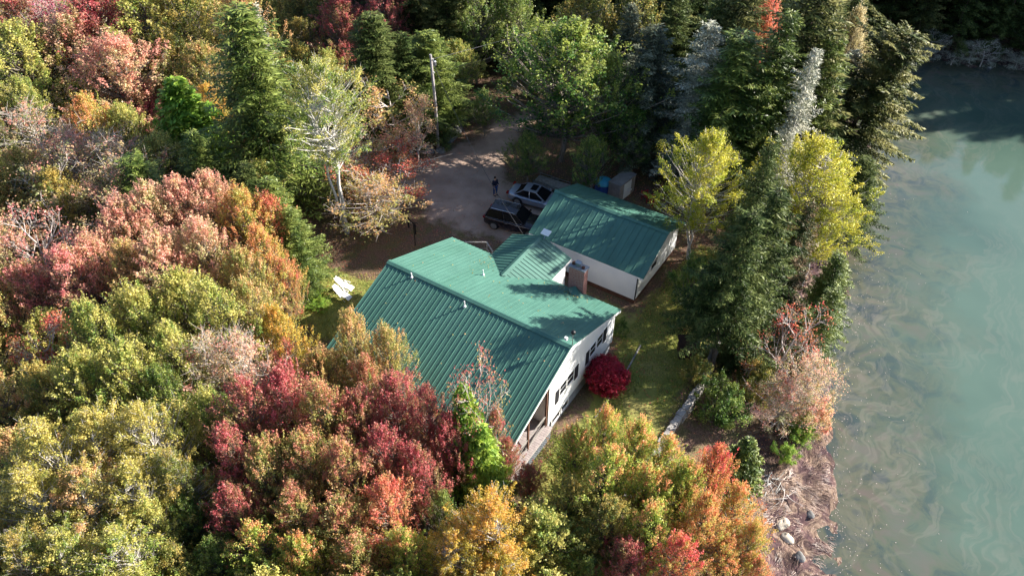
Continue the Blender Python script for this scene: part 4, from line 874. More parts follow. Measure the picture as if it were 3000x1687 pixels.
 ('S', -16.14, 69.45, 15.4, 2.6, 'needle', 'farther dark spruce above the olive treetop at the top edge left of the dark', 'background woods conifers', None),
 ('S', 10.04, 72.31, 13.2, 2.3, 'needleolive', 'inland dark conifer beyond the cove, second from the left of the back rows', 'conifers on the far shore', None),
 ('S', 41.34, 78.34, 19.5, 2.6, 'needle', 'waterside dark conifer on the far shore, eleventh from the left', 'conifers on the far shore', None),
 ('S', 34.95, 76.23, 14.5, 2.3, 'needle', 'waterside dark conifer on the far shore, tenth from the left', 'conifers on the far shore', None),
 ('S', -52.81, 114.51, 18.7, 2.9, 'needle', 'farther dark spruce above the olive gold maple at the top edge above the great', 'background woods conifers', None),
 ('S', 32.65, 74.17, 14.4, 2.3, 'needle', 'waterside dark conifer on the far shore, ninth from the left', 'conifers on the far shore', None),
 ('S', -60.55, 60.52, 20.0, 2.9, 'needle', 'farther dark spruce above the dim crimson maple at the top edge', 'background woods conifers', None),
 ('S', -52.82, 96.08, 18.2, 2.9, 'needle', 'farther dark spruce above the olive oak-like tree at the top edge above the pole', 'background woods conifers', None),
 ('S', -6.11, 52.51, 13.4, 2.6, 'needle', 'farther dark spruce above the olive treetop at the top edge left of the dark', 'background woods conifers', None),
 ('S', 52.53, 84.71, 18.6, 2.6, 'needle', 'inland dark conifer beyond the cove, number 29 from the left of the back rows', 'conifers on the far shore', None),
 ('S', -41.81, 28.12, 13.8, 2.6, 'needle', 'farther dark spruce above the dull golden treetop above the big spruce', 'background woods conifers', None),
 ('S', -59.64, 76.59, 19.1, 2.9, 'needle', 'farther dark spruce above the dim crimson maple at the top edge', 'background woods conifers', None),
 ('S', 29.26, 85.95, 13.7, 2.3, 'needle', 'inland dark conifer beyond the cove, nineteenth from the left of the back rows', 'conifers on the far shore', None),
 ('S', -59.46, 28.76, 13.7, 2.6, 'needleolive', 'farther olive spruce above the yellow-green maple cut by the top edge', 'background woods conifers', None),
 ('S', -49.9, 71.35, 19.3, 2.9, 'needle', 'farther dark spruce above the dim crimson maple at the top edge', 'background woods conifers', None),
 ('S', -23.81, 54.23, 21.0, 2.9, 'needle', 'farther dark spruce above the green tree at the top edge right of the pole', 'background woods conifers', None),
 ('S', -62.61, 85.29, 19.7, 2.9, 'needle', 'farther dark spruce above the dim crimson maple at the top edge', 'background woods conifers', None),
 ('S', -24.03, 36.32, 13.2, 2.6, 'needle', 'farther dark spruce above the olive spruce at the top edge above the pole', 'background woods conifers', None),
 ('S', -64.8, 77.88, 18.9, 2.9, 'needle', 'farther dark spruce above the dim crimson maple at the top edge', 'background woods conifers', None),
 ('S', -67.35, 72.98, 19.3, 2.9, 'needle', 'farther dark spruce above the dim crimson maple at the top edge', 'background woods conifers', None),
 ('S', -62.89, 88.86, 20.1, 2.9, 'needle', 'farther dark spruce above the dim crimson maple at the top edge', 'background woods conifers', None),
 ('S', -70.23, 54.23, 19.5, 2.9, 'needle', 'farther dark spruce above the dull golden treetop above the big spruce', 'background woods conifers', None),
 ('S', -27.91, 71.74, 18.8, 2.9, 'needle', 'farther dark spruce above the olive gold maple at the top edge above the great', 'background woods conifers', None),
 ('S', -32.0, 68.61, 20.6, 2.9, 'needle', 'farther dark spruce above the green tree at the top edge right of the pole', 'background woods conifers', None),
 ('S', -72.15, 28.01, 13.7, 2.6, 'needle', 'leftmost farther dark spruce above the dark crimson maple behind the salmon maple', 'background woods conifers', None),
 ('S', -64.6, 35.53, 13.0, 2.6, 'needle', 'farther dark spruce above the olive maple cut by the top edge', 'background woods conifers', None),
 ('S', -30.13, 65.63, 20.6, 2.9, 'needle', 'farther dark spruce above the green tree at the top edge right of the pole', 'background woods conifers', None),
 ('S', -30.32, 77.32, 18.8, 2.9, 'needle', 'farther dark spruce above the olive gold maple at the top edge above the great', 'background woods conifers', None),
 ('S', 57.78, 87.67, 19.0, 2.6, 'needle', 'inland dark conifer beyond the cove, number 31 from the left of the back rows', 'conifers on the far shore', None),
 ('S', -15.86, 47.13, 19.3, 2.9, 'needle', 'farther dark spruce above the olive gold maple at the top edge above the great', 'background woods conifers', None),
 ('S', -22.04, 51.37, 20.5, 2.9, 'needle', 'farther dark spruce above the green tree at the top edge right of the pole', 'background woods conifers', None),
 ('S', -4.22, 68.88, 12.8, 2.6, 'needle', 'farther dark spruce above the tall olive spruce left of the orange maple', 'background woods conifers', None),
 ('S', -40.16, 84.72, 18.6, 2.9, 'needle', 'farther dark spruce above the green tree at the top edge right of the pole', 'background woods conifers', None),
 ('S', -48.83, 90.01, 21.0, 2.9, 'needle', 'farther dark spruce above the olive oak-like tree at the top edge above the pole', 'background woods conifers', None),
 ('S', -40.48, 105.92, 19.8, 2.9, 'needle', 'farther dark spruce above the olive treetop at the top edge left of the dark', 'background woods conifers', None),
 ('S', -60.5, 113.08, 19.2, 2.9, 'needle', 'farther dark spruce above the olive oak-like tree at the top edge above the pole', 'background woods conifers', None),
 ('S', -14.53, 39.6, 12.7, 2.6, 'needle', 'farther dark spruce above the green tree at the top edge right of the pole', 'background woods conifers', None),
 ('S', -59.79, 73.34, 19.8, 2.9, 'needle', 'farther dark spruce above the dim crimson maple at the top edge', 'background woods conifers', None),
 ('S', -34.31, 61.14, 20.2, 2.9, 'needle', 'farther dark spruce above the olive oak-like tree at the top edge above the pole', 'background woods conifers', None),
 ('S', -43.87, 72.16, 20.7, 2.9, 'needle', 'farther dark spruce above the olive oak-like tree at the top edge above the pole', 'background woods conifers', None),
 ('S', -58.27, 68.79, 19.4, 2.9, 'needle', 'farther dark spruce above the dim crimson maple at the top edge', 'background woods conifers', None),
 ('S', -65.76, 107.44, 18.9, 2.9, 'needle', 'farther dark spruce above the olive oak-like tree at the top edge above the pole', 'background woods conifers', None),
 ('S', -37.72, 62.89, 19.1, 2.9, 'needle', 'farther dark spruce above the olive oak-like tree at the top edge above the pole', 'background woods conifers', None),
 ('S', -25.78, 60.91, 20.0, 2.9, 'needle', 'farther dark spruce above the green tree at the top edge right of the pole', 'background woods conifers', None),
 ('S', 43.52, 84.34, 18.8, 2.6, 'needle', 'inland dark conifer beyond the cove, number 26 from the left of the back rows', 'conifers on the far shore', None),
 ('S', 25.1, 85.49, 14.5, 2.3, 'needle', 'inland dark conifer beyond the cove, sixteenth from the left of the back rows', 'conifers on the far shore', None),
 ('S', -16.77, 63.95, 19.1, 2.9, 'needle', 'farther dark spruce above the olive treetop at the top edge left of the dark', 'background woods conifers', None),
 ('S', -73.75, 118.25, 18.4, 2.9, 'needle', 'farther dark spruce above the olive oak-like tree at the top edge above the pole', 'background woods conifers', None),
 ('S', 29.21, 76.81, 14.3, 2.3, 'needleolive', 'inland dark conifer beyond the cove, seventeenth from the left of the back rows', 'conifers on the far shore', None),
 ('S', -39.16, 73.09, 18.9, 2.9, 'needle', 'farther dark spruce above the olive oak-like tree at the top edge above the pole', 'background woods conifers', None),
 ('S', -16.65, 43.97, 20.1, 2.9, 'needle', 'farther dark spruce above the green tree at the top edge right of the pole', 'background woods conifers', None),
 ('S', 33.44, 80.4, 14.7, 2.3, 'needle', 'inland dark conifer beyond the cove, number 22 from the left of the back rows', 'conifers on the far shore', None),
 ('S', 26.41, 71.42, 13.2, 2.3, 'needle', 'waterside dark conifer on the far shore, seventh from the left', 'conifers on the far shore', None),
 ('S', -42.73, 118.29, 20.0, 2.9, 'needle', 'farther dark spruce above the olive treetop at the top edge left of the dark', 'background woods conifers', None),
 ('S', -46.83, 86.45, 19.6, 2.9, 'needle', 'farther dark spruce above the olive oak-like tree at the top edge above the pole', 'background woods conifers', None),
 ('S', -62.77, 49.12, 20.2, 2.9, 'needle', 'farther dark spruce above the dull golden treetop above the big spruce', 'background woods conifers', None),
 ('S', -64.79, 114.38, 18.1, 2.9, 'needle', 'farther dark spruce above the olive oak-like tree at the top edge above the pole', 'background woods conifers', None),
 ('S', -70.03, 59.56, 18.2, 2.9, 'needle', 'farther dark spruce above the dull golden treetop above the big spruce', 'background woods conifers', None),
 ('S', 11.78, 62.96, 15.8, 2.3, 'needle', 'waterside dark conifer on the far shore, first from the left', 'conifers on the far shore', None),
 ('S', -58.77, 118.43, 19.9, 2.9, 'needle', 'farther dark spruce above the olive gold maple at the top edge above the great', 'background woods conifers', None),
 ('S', -13.31, 70.53, 15.8, 2.6, 'needleolive', 'leftmost farther olive spruce above the olive treetop at the top edge left of the dark', 'background woods conifers', None),
 ('M', -39.96, 39.3, 10.9, 2.6, 'green', 'farther dull green maple above the dim crimson maple at the top edge', 'background woods broadleaf trees', None),
 ('S', -33.55, 57.22, 18.4, 2.9, 'needle', 'farther dark spruce above the olive oak-like tree at the top edge above the pole', 'background woods conifers', None),
 ('S', 4.22, 50.64, 13.8, 2.6, 'needle', 'farther dark spruce above the tall olive spruce left of the orange maple', 'background woods conifers', None),
 ('S', -54.78, 43.48, 18.1, 2.9, 'needle', 'farther dark spruce above the dull golden treetop above the big spruce', 'background woods conifers', None),
 ('S', -70.0, 107.25, 20.8, 2.9, 'needle', 'farther dark spruce above the olive oak-like tree at the top edge above the pole', 'background woods conifers', None),
 ('S', -31.56, 84.68, 18.2, 2.9, 'needle', 'farther dark spruce above the olive treetop at the top edge left of the dark', 'background woods conifers', None),
 ('S', -38.8, 68.83, 19.7, 2.9, 'needle', 'farther dark spruce above the olive oak-like tree at the top edge above the pole', 'background woods conifers', None),
 ('S', -44.94, 59.17, 19.1, 2.9, 'needle', 'farther dark spruce above the dim crimson maple at the top edge', 'background woods conifers', None),
 ('S', 0.66, 46.65, 13.3, 2.6, 'needle', 'rightmost farther dark spruce above the dark spruce at the top edge above the lichen-grey snag', 'background woods conifers', None),
 ('S', -48.1, 107.86, 19.4, 2.9, 'needle', 'farther dark spruce above the olive gold maple at the top edge above the great', 'background woods conifers', None),
 ('S', 8.18, 75.39, 12.8, 2.6, 'needleolive', 'rightmost farther olive spruce above the pale tan treetop over the dark cove', 'background woods conifers', None),
 ('S', -52.9, 30.12, 14.6, 2.6, 'needle', 'farther dark spruce above the olive maple cut by the top edge', 'background woods conifers', None),
 ('S', -14.79, 36.1, 13.6, 2.6, 'needle', 'dark spruce above the green tree at the top edge right of the pole', 'background woods conifers', None),
 ('S', -32.46, 41.76, 20.9, 2.9, 'needle', 'farther dark spruce above the dim crimson maple at the top edge', 'background woods conifers', None),
 ('S', -1.47, 62.25, 12.6, 2.6, 'needle', 'farther dark spruce above the tall olive spruce left of the orange maple', 'background woods conifers', None),
 ('S', 65.33, 88.58, 18.3, 2.6, 'needle', 'inland dark conifer beyond the cove, number 33 from the left of the back rows', 'conifers on the far shore', None),
 ('S', -54.88, 37.37, 12.5, 2.6, 'needle', 'farther dark spruce above the dull golden treetop above the big spruce', 'background woods conifers', None),
 ('M', 5.58, 44.28, 10.2, 2.6, 'green', 'dull green maple above the tall olive spruce left of the orange maple', 'background woods broadleaf trees', None),
 ('S', -63.71, 101.87, 18.7, 2.9, 'needle', 'farther dark spruce above the olive oak-like tree at the top edge above the pole', 'background woods conifers', None),
 ('S', -14.1, 60.84, 19.4, 2.9, 'needle', 'farther dark spruce above the olive treetop at the top edge left of the dark', 'background woods conifers', None),
 ('S', -39.42, 110.93, 19.6, 2.9, 'needle', 'farther dark spruce above the olive treetop at the top edge left of the dark', 'background woods conifers', None),
 ('S', -72.58, 110.96, 19.7, 2.9, 'needle', 'farther dark spruce above the olive oak-like tree at the top edge above the pole', 'background woods conifers', None),
 ('M', -48.0, 30.76, 11.9, 2.6, 'green', 'leftmost farther dull green maple above the dull golden treetop above the big spruce', 'background woods broadleaf trees', None),
 ('S', -67.43, 119.0, 19.3, 2.9, 'needle', 'farther dark spruce above the olive oak-like tree at the top edge above the pole', 'background woods conifers', None),
 ('S', 11.92, 51.19, 15.6, 2.6, 'needleolive', 'leftmost farther olive spruce above the pale tan treetop over the dark cove', 'background woods conifers', None),
 ('S', -19.68, 48.11, 19.6, 2.9, 'needle', 'farther dark spruce above the green tree at the top edge right of the pole', 'background woods conifers', None),
 ('S', 20.15, 72.62, 13.9, 2.3, 'needle', 'waterside dark conifer on the far shore, fourth from the left', 'conifers on the far shore', None),
 ('S', -59.42, 65.34, 18.4, 2.9, 'needle', 'farther dark spruce above the dim crimson maple at the top edge', 'background woods conifers', None),
 ('S', -63.66, 70.23, 20.9, 2.9, 'needle', 'farther dark spruce above the dim crimson maple at the top edge', 'background woods conifers', None),
 ('S', -45.73, 100.27, 19.9, 2.9, 'needle', 'farther dark spruce above the olive gold maple at the top edge above the great', 'background woods conifers', None),
 ('S', -20.91, 61.64, 18.7, 2.9, 'needle', 'farther dark spruce above the olive gold maple at the top edge above the great', 'background woods conifers', None),
 ('S', -68.14, 50.78, 20.0, 2.9, 'needle', 'farther dark spruce above the dull golden treetop above the big spruce', 'background woods conifers', None),
 ('S', -27.49, 53.63, 20.2, 2.9, 'needle', 'farther dark spruce above the olive oak-like tree at the top edge above the pole', 'background woods conifers', None),
 ('S', -38.66, 50.65, 19.4, 2.9, 'needle', 'farther dark spruce above the dim crimson maple at the top edge', 'background woods conifers', None),
 ('S', -59.61, 36.15, 13.0, 2.6, 'needle', 'farther dark spruce above the olive maple cut by the top edge', 'background woods conifers', None),
 ('S', 45.17, 81.58, 18.2, 2.6, 'needle', 'inland dark conifer beyond the cove, number 27 from the left of the back rows', 'conifers on the far shore', None),
 ('S', -5.89, 63.94, 14.7, 2.6, 'needleolive', 'farther olive spruce above the dark spruce at the top edge above the lichen-grey snag', 'background woods conifers', None),
 ('S', -74.44, 53.08, 20.8, 2.9, 'needle', 'farther dark spruce above the olive maple cut by the top edge', 'background woods conifers', None),
 ('S', -48.57, 60.88, 18.8, 2.9, 'needle', 'farther dark spruce above the dim crimson maple at the top edge', 'background woods conifers', None),
 ('S', 13.23, 70.99, 15.6, 2.3, 'needleolive', 'inland dark conifer beyond the cove, fourth from the left of the back rows', 'conifers on the far shore', None),
 ('S', -45.74, 38.58, 14.5, 2.6, 'needle', 'farther dark spruce above the dull golden treetop above the big spruce', 'background woods conifers', None),
 ('S', -11.99, 52.24, 20.5, 2.9, 'needle', 'farther dark spruce above the olive treetop at the top edge left of the dark', 'background woods conifers', None),
 ('S', 17.16, 76.89, 14.2, 2.3, 'needle', 'inland dark conifer beyond the cove, ninth from the left of the back rows', 'conifers on the far shore', None),
 ('S', -27.33, 88.79, 20.1, 2.9, 'needle', 'farther dark spruce above the olive treetop at the top edge left of the dark', 'background woods conifers', None),
 ('S', 65.07, 84.27, 19.6, 2.6, 'needle', 'waterside dark conifer on the far shore, eighteenth from the left', 'conifers on the far shore', None),
 ('S', 35.93, 83.55, 18.8, 2.6, 'needle', 'inland dark conifer beyond the cove, number 23 from the left of the back rows', 'conifers on the far shore', None),
 ('S', -22.15, 80.71, 20.3, 2.9, 'needle', 'farther dark spruce above the olive treetop at the top edge left of the dark', 'background woods conifers', None),
 ('S', -42.56, 42.11, 20.4, 2.9, 'needle', 'farther dark spruce above the dim crimson maple at the top edge', 'background woods conifers', None),
 ('S', 69.66, 93.03, 19.3, 2.6, 'needle', 'inland dark conifer beyond the cove, number 35 from the left of the back rows', 'conifers on the far shore', None),
 ('S', -53.38, 49.64, 18.3, 2.9, 'needle', 'farther dark spruce above the dim crimson maple at the top edge', 'background woods conifers', None),
 ('S', -35.82, 72.9, 20.6, 2.9, 'needle', 'farther dark spruce above the green tree at the top edge right of the pole', 'background woods conifers', None),
 ('S', -42.07, 60.91, 19.3, 2.9, 'needle', 'farther dark spruce above the dim crimson maple at the top edge', 'background woods conifers', None),
 ('S', -7.63, 47.72, 20.5, 2.9, 'needle', 'farther dark spruce above the olive treetop at the top edge left of the dark', 'background woods conifers', None),
 ('S', 63.03, 91.66, 18.0, 2.6, 'needle', 'inland dark conifer beyond the cove, number 32 from the left of the back rows', 'conifers on the far shore', None),
 ('S', -48.22, 48.73, 19.6, 2.9, 'needle', 'farther dark spruce above the dim crimson maple at the top edge', 'background woods conifers', None),
 ('S', -67.5, 88.03, 18.2, 2.9, 'needle', 'farther dark spruce above the dim crimson maple at the top edge', 'background woods conifers', None),
 ('S', -21.14, 37.74, 14.3, 2.6, 'needle', 'farther dark spruce above the olive oak-like tree at the top edge above the pole', 'background woods conifers', None),
 ('S', -24.43, 75.01, 18.3, 2.9, 'needle', 'farther dark spruce above the olive treetop at the top edge left of the dark', 'background woods conifers', None),
 ('S', 11.1, 56.59, 15.7, 2.6, 'needleolive', 'second farther olive spruce above the pale tan treetop over the dark cove', 'background woods conifers', None),
 ('S', -30.89, 39.06, 14.7, 2.6, 'needleolive', 'leftmost farther olive spruce above the dim crimson maple at the top edge', 'background woods conifers', None),
 ('S', -54.7, 66.22, 20.3, 2.9, 'needle', 'farther dark spruce above the dim crimson maple at the top edge', 'background woods conifers', None),
 ('S', 74.73, 94.83, 18.8, 2.6, 'needle', 'inland dark conifer beyond the cove, number 36 from the left of the back rows', 'conifers on the far shore', None),
 ('S', -44.61, 46.94, 19.5, 2.9, 'needle', 'farther dark spruce above the dim crimson maple at the top edge', 'background woods conifers', None),
 ('S', -73.8, 79.16, 20.2, 2.9, 'needle', 'farther dark spruce above the dim crimson maple at the top edge', 'background woods conifers', None),
 ('S', -63.24, 58.06, 18.5, 2.9, 'needle', 'farther dark spruce above the dull golden treetop above the big spruce', 'background woods conifers', None),
 ('S', 67.24, 91.5, 18.4, 2.6, 'needle', 'inland dark conifer beyond the cove, number 34 from the left of the back rows', 'conifers on the far shore', None),
 ('S', -45.2, 67.13, 18.1, 2.9, 'needle', 'farther dark spruce above the olive spruce at the top edge above the pole', 'background woods conifers', None),
 ('S', -74.48, 84.63, 20.8, 2.9, 'needle', 'farther dark spruce above the dim crimson maple at the top edge', 'background woods conifers', None),
 ('S', -32.85, 89.12, 19.8, 2.9, 'needle', 'farther dark spruce above the olive treetop at the top edge left of the dark', 'background woods conifers', None),
 ('S', -30.65, 49.6, 20.3, 2.9, 'needle', 'farther dark spruce above the olive spruce at the top edge above the pole', 'background woods conifers', None),
 ('S', -67.28, 92.68, 20.7, 2.9, 'needle', 'farther dark spruce above the dim crimson maple at the top edge', 'background woods conifers', None),
 ('S', 76.53, 92.48, 18.3, 2.6, 'needle', 'inland dark conifer beyond the cove, number 37 from the left of the back rows', 'conifers on the far shore', None),
 ('S', -28.69, 82.49, 18.4, 2.9, 'needle', 'farther dark spruce above the olive treetop at the top edge left of the dark', 'background woods conifers', None),
 ('S', 29.48, 80.4, 13.0, 2.3, 'needleolive', 'inland dark conifer beyond the cove, eighteenth from the left of the back rows', 'conifers on the far shore', None),
 ('S', 14.62, 46.79, 12.3, 2.6, 'needle', 'dark spruce above the pale tan treetop over the dark cove', 'background woods conifers', None),
 ('S', -74.89, 29.99, 13.7, 2.6, 'needleolive', 'farther olive spruce above the dark crimson maple behind the salmon maple', 'background woods conifers', None),
 ('S', -38.79, 42.31, 20.6, 2.9, 'needle', 'farther dark spruce above the dim crimson maple at the top edge', 'background woods conifers', None),
 ('S', -71.33, 98.78, 18.5, 2.9, 'needle', 'farther dark spruce above the dim crimson maple at the top edge', 'background woods conifers', None),
 ('S', -2.47, 58.88, 14.1, 2.6, 'needle', 'farther dark spruce above the tall olive spruce left of the orange maple', 'background woods conifers', None),
 ('S', 4.04, 76.5, 15.7, 2.6, 'needle', 'farther dark spruce above the broad olive spruce at the top edge beside the water', 'background woods conifers', None),
 ('S', 1.26, 68.37, 13.5, 2.6, 'needle', 'farther dark spruce above the broad olive spruce at the top edge beside the water', 'background woods conifers', None),
 ('S', 12.38, 74.14, 13.9, 2.3, 'needle', 'inland dark conifer beyond the cove, third from the left of the back rows', 'conifers on the far shore', None),
 ('S', -65.96, 60.24, 19.6, 2.9, 'needle', 'farther dark spruce above the dull golden treetop above the big spruce', 'background woods conifers', None),
 ('S', -37.04, 80.83, 18.6, 2.9, 'needle', 'farther dark spruce above the olive gold maple at the top edge above the great', 'background woods conifers', None),
 ('S', 24.54, 76.68, 14.2, 2.3, 'needle', 'inland dark conifer beyond the cove, thirteenth from the left of the back rows', 'conifers on the far shore', None),
 ('S', -56.73, 83.82, 18.7, 2.9, 'needle', 'farther dark spruce above the olive spruce at the top edge above the pole', 'background woods conifers', None),
 ('M', -64.07, 29.39, 11.0, 2.6, 'green', 'leftmost farther dull green maple above the yellow-green maple cut by the top edge', 'background woods broadleaf trees', None),
 ('M', 12.81, 37.58, 12.0, 2.6, 'green', 'dull green maple below the broad olive spruce at the top edge beside the water', 'background woods broadleaf trees', None),
 ('S', -61.26, 104.02, 18.9, 2.9, 'needle', 'farther dark spruce above the olive oak-like tree at the top edge above the pole', 'background woods conifers', None),
 ('S', -44.51, 77.24, 18.0, 2.9, 'needle', 'farther dark spruce above the olive oak-like tree at the top edge above the pole', 'background woods conifers', None),
 ('S', -18.84, 72.23, 18.3, 2.9, 'needle', 'farther dark spruce above the olive treetop at the top edge left of the dark', 'background woods conifers', None),
 ('S', -56.08, 96.5, 18.7, 2.9, 'needle', 'farther dark spruce above the olive oak-like tree at the top edge above the pole', 'background woods conifers', None),
 ('S', -57.85, 107.26, 19.9, 2.9, 'needle', 'farther dark spruce above the olive oak-like tree at the top edge above the pole', 'background woods conifers', None),
 ('S', -51.05, 86.29, 18.4, 2.9, 'needle', 'farther dark spruce above the olive oak-like tree at the top edge above the pole', 'background woods conifers', None),
 ('S', -73.71, 65.38, 20.4, 2.9, 'needle', 'farther dark spruce above the dull golden treetop above the big spruce', 'background woods conifers', None),
 ('S', -52.6, 100.39, 20.5, 2.9, 'needle', 'farther dark spruce above the olive oak-like tree at the top edge above the pole', 'background woods conifers', None),
 ('S', -41.36, 66.77, 20.5, 2.9, 'needle', 'farther dark spruce above the olive oak-like tree at the top edge above the pole', 'background woods conifers', None),
 ('S', -43.56, 87.31, 18.5, 2.9, 'needle', 'farther dark spruce above the green tree at the top edge right of the pole', 'background woods conifers', None),
 ('S', 48.82, 85.48, 19.9, 2.6, 'needle', 'inland dark conifer beyond the cove, number 28 from the left of the back rows', 'conifers on the far shore', None),
 ('S', -53.76, 91.67, 18.9, 2.9, 'needle', 'farther dark spruce above the olive oak-like tree at the top edge above the pole', 'background woods conifers', None),
 ('S', -54.7, 62.65, 18.7, 2.9, 'needle', 'farther dark spruce above the dim crimson maple at the top edge', 'background woods conifers', None),
 ('S', -35.72, 86.63, 20.8, 2.9, 'needle', 'farther dark spruce above the olive gold maple at the top edge above the great', 'background woods conifers', None),
 ('S', -50.26, 80.56, 18.9, 2.9, 'needle', 'farther dark spruce above the olive oak-like tree at the top edge above the pole', 'background woods conifers', None),
 ('S', -35.25, 45.04, 20.4, 2.9, 'needle', 'farther dark spruce above the dim crimson maple at the top edge', 'background woods conifers', None),
 ('S', -59.03, 40.45, 18.4, 2.9, 'needle', 'farther dark spruce above the dull golden treetop above the big spruce', 'background woods conifers', None),
 ('S', -47.47, 52.61, 19.0, 2.9, 'needle', 'farther dark spruce above the dim crimson maple at the top edge', 'background woods conifers', None),
 ('S', -74.52, 73.6, 20.9, 2.9, 'needle', 'farther dark spruce above the dim crimson maple at the top edge', 'background woods conifers', None),
 ('S', 72.76, 90.72, 19.7, 2.6, 'needle', 'waterside dark conifer on the far shore, twentieth from the left', 'conifers on the far shore', None),
 ('S', -52.72, 52.82, 18.1, 2.9, 'needle', 'farther dark spruce above the dim crimson maple at the top edge', 'background woods conifers', None),
 ('S', -34.31, 96.67, 19.5, 2.9, 'needle', 'farther dark spruce above the olive treetop at the top edge left of the dark', 'background woods conifers', None),
 ('S', -10.66, 65.32, 15.3, 2.6, 'needleolive', 'second farther olive spruce above the olive treetop at the top edge left of the dark', 'background woods conifers', None),
 ('S', -42.05, 81.46, 20.8, 2.9, 'needle', 'farther dark spruce above the olive oak-like tree at the top edge above the pole', 'background woods conifers', None),
 ('S', 7.68, 63.37, 15.1, 2.6, 'needle', 'farther dark spruce above the broad olive spruce at the top edge beside the water', 'background woods conifers', None),
 ('S', -63.02, 110.98, 21.0, 2.9, 'needle', 'farther dark spruce above the olive oak-like tree at the top edge above the pole', 'background woods conifers', None),
 ('S', -17.54, 40.9, 20.7, 2.9, 'needle', 'farther dark spruce above the green tree at the top edge right of the pole', 'background woods conifers', None),
 ('S', -37.12, 90.48, 20.0, 2.9, 'needle', 'farther dark spruce above the olive treetop at the top edge left of the dark', 'background woods conifers', None),
 ('S', -45.47, 33.97, 12.8, 2.6, 'needle', 'farther dark spruce above the dull golden treetop above the big spruce', 'background woods conifers', None),
 ('S', -2.97, 49.79, 12.1, 2.6, 'needle', 'leftmost farther dark spruce above the dark spruce at the top edge above the lichen-grey snag', 'background woods conifers', None),
 ('S', -53.69, 71.98, 18.8, 2.9, 'needle', 'farther dark spruce above the dim crimson maple at the top edge', 'background woods conifers', None),
 ('S', 17.66, 82.13, 14.0, 2.3, 'needle', 'inland dark conifer beyond the cove, tenth from the left of the back rows', 'conifers on the far shore', None),
 ('S', -71.39, 115.26, 18.9, 2.9, 'needle', 'farther dark spruce above the olive oak-like tree at the top edge above the pole', 'background woods conifers', None),
 ('S', -11.22, 55.36, 18.2, 2.9, 'needle', 'farther dark spruce above the olive treetop at the top edge left of the dark', 'background woods conifers', None),
 ('S', -56.88, 101.68, 18.1, 2.9, 'needle', 'farther dark spruce above the olive oak-like tree at the top edge above the pole', 'background woods conifers', None),
 ('S', -14.47, 57.58, 20.6, 2.9, 'needle', 'farther dark spruce above the olive treetop at the top edge left of the dark', 'background woods conifers', None),
 ('S', -1.57, 66.22, 12.3, 2.6, 'needle', 'farther dark spruce above the tall olive spruce left of the orange maple', 'background woods conifers', None),
 ('S', -18.55, 31.09, 14.3, 2.6, 'needle', 'dark spruce above the olive spruce at the top edge above the pole', 'background woods conifers', None),
 ('S', -38.58, 102.62, 20.1, 2.9, 'needle', 'farther dark spruce above the olive treetop at the top edge left of the dark', 'background woods conifers', None),
 ('S', -71.98, 87.56, 19.6, 2.9, 'needle', 'farther dark spruce above the dim crimson maple at the top edge', 'background woods conifers', None),
 ('S', 12.12, 77.95, 14.0, 2.3, 'needleolive', 'inland dark conifer beyond the cove, fifth from the left of the back rows', 'conifers on the far shore', None),
 ('S', -74.17, 107.82, 19.1, 2.9, 'needle', 'farther dark spruce above the dim crimson maple at the top edge', 'background woods conifers', None),
 ('M', 7.59, 50.17, 10.7, 2.6, 'green', 'leftmost dull green maple above the broad olive spruce at the top edge beside the water', 'background woods broadleaf trees', None),
 ('S', -60.23, 96.57, 19.3, 2.9, 'needle', 'farther dark spruce above the olive oak-like tree at the top edge above the pole', 'background woods conifers', None),
 ('S', -20.79, 56.23, 19.0, 2.9, 'needle', 'farther dark spruce above the olive gold maple at the top edge above the great', 'background woods conifers', None),
 ('S', 7.65, 58.15, 13.5, 2.6, 'needleolive', 'rightmost farther olive spruce above the broad olive spruce at the top edge beside the water', 'background woods conifers', None),
 ('S', -51.05, 75.0, 18.7, 2.9, 'needle', 'farther dark spruce above the olive spruce at the top edge above the pole', 'background woods conifers', None),
 ('S', -9.12, 60.29, 13.5, 2.6, 'needle', 'farther dark spruce above the olive treetop at the top edge left of the dark', 'background woods conifers', None),
 ('S', -42.38, 31.02, 13.6, 2.6, 'needleolive', 'farther olive spruce above the dull golden treetop above the big spruce', 'background woods conifers', None),
 ('S', 0.08, 51.37, 15.3, 2.6, 'needleolive', 'leftmost farther olive spruce above the tall olive spruce left of the orange maple', 'background woods conifers', None),
 ('S', -40.6, 89.63, 18.7, 2.9, 'needle', 'farther dark spruce above the olive gold maple at the top edge above the great', 'background woods conifers', None),
 ('S', -34.29, 64.42, 19.9, 2.9, 'needle', 'farther dark spruce above the olive oak-like tree at the top edge above the pole', 'background woods conifers', None),
 ('S', -70.24, 42.51, 19.2, 2.9, 'needle', 'farther dark spruce above the olive maple cut by the top edge', 'background woods conifers', None),
 ('S', -53.17, 109.81, 20.5, 2.9, 'needle', 'farther dark spruce above the olive gold maple at the top edge above the great', 'background woods conifers', None),
 ('S', 46.44, 77.87, 18.9, 2.6, 'needle', 'waterside dark conifer on the far shore, twelfth from the left', 'conifers on the far shore', None),
 ('S', -45.58, 94.87, 18.3, 2.9, 'needle', 'farther dark spruce above the olive gold maple at the top edge above the great', 'background woods conifers', None),
 ('S', -35.37, 40.21, 18.5, 2.9, 'needle', 'farther dark spruce above the dim crimson maple at the top edge', 'background woods conifers', None),
 ('S', -67.16, 66.99, 20.7, 2.9, 'needle', 'farther dark spruce above the dim crimson maple at the top edge', 'background woods conifers', None),
 ('M', -56.67, 32.63, 10.3, 2.6, 'green', 'farther dull green maple above the olive maple cut by the top edge', 'background woods broadleaf trees', None),
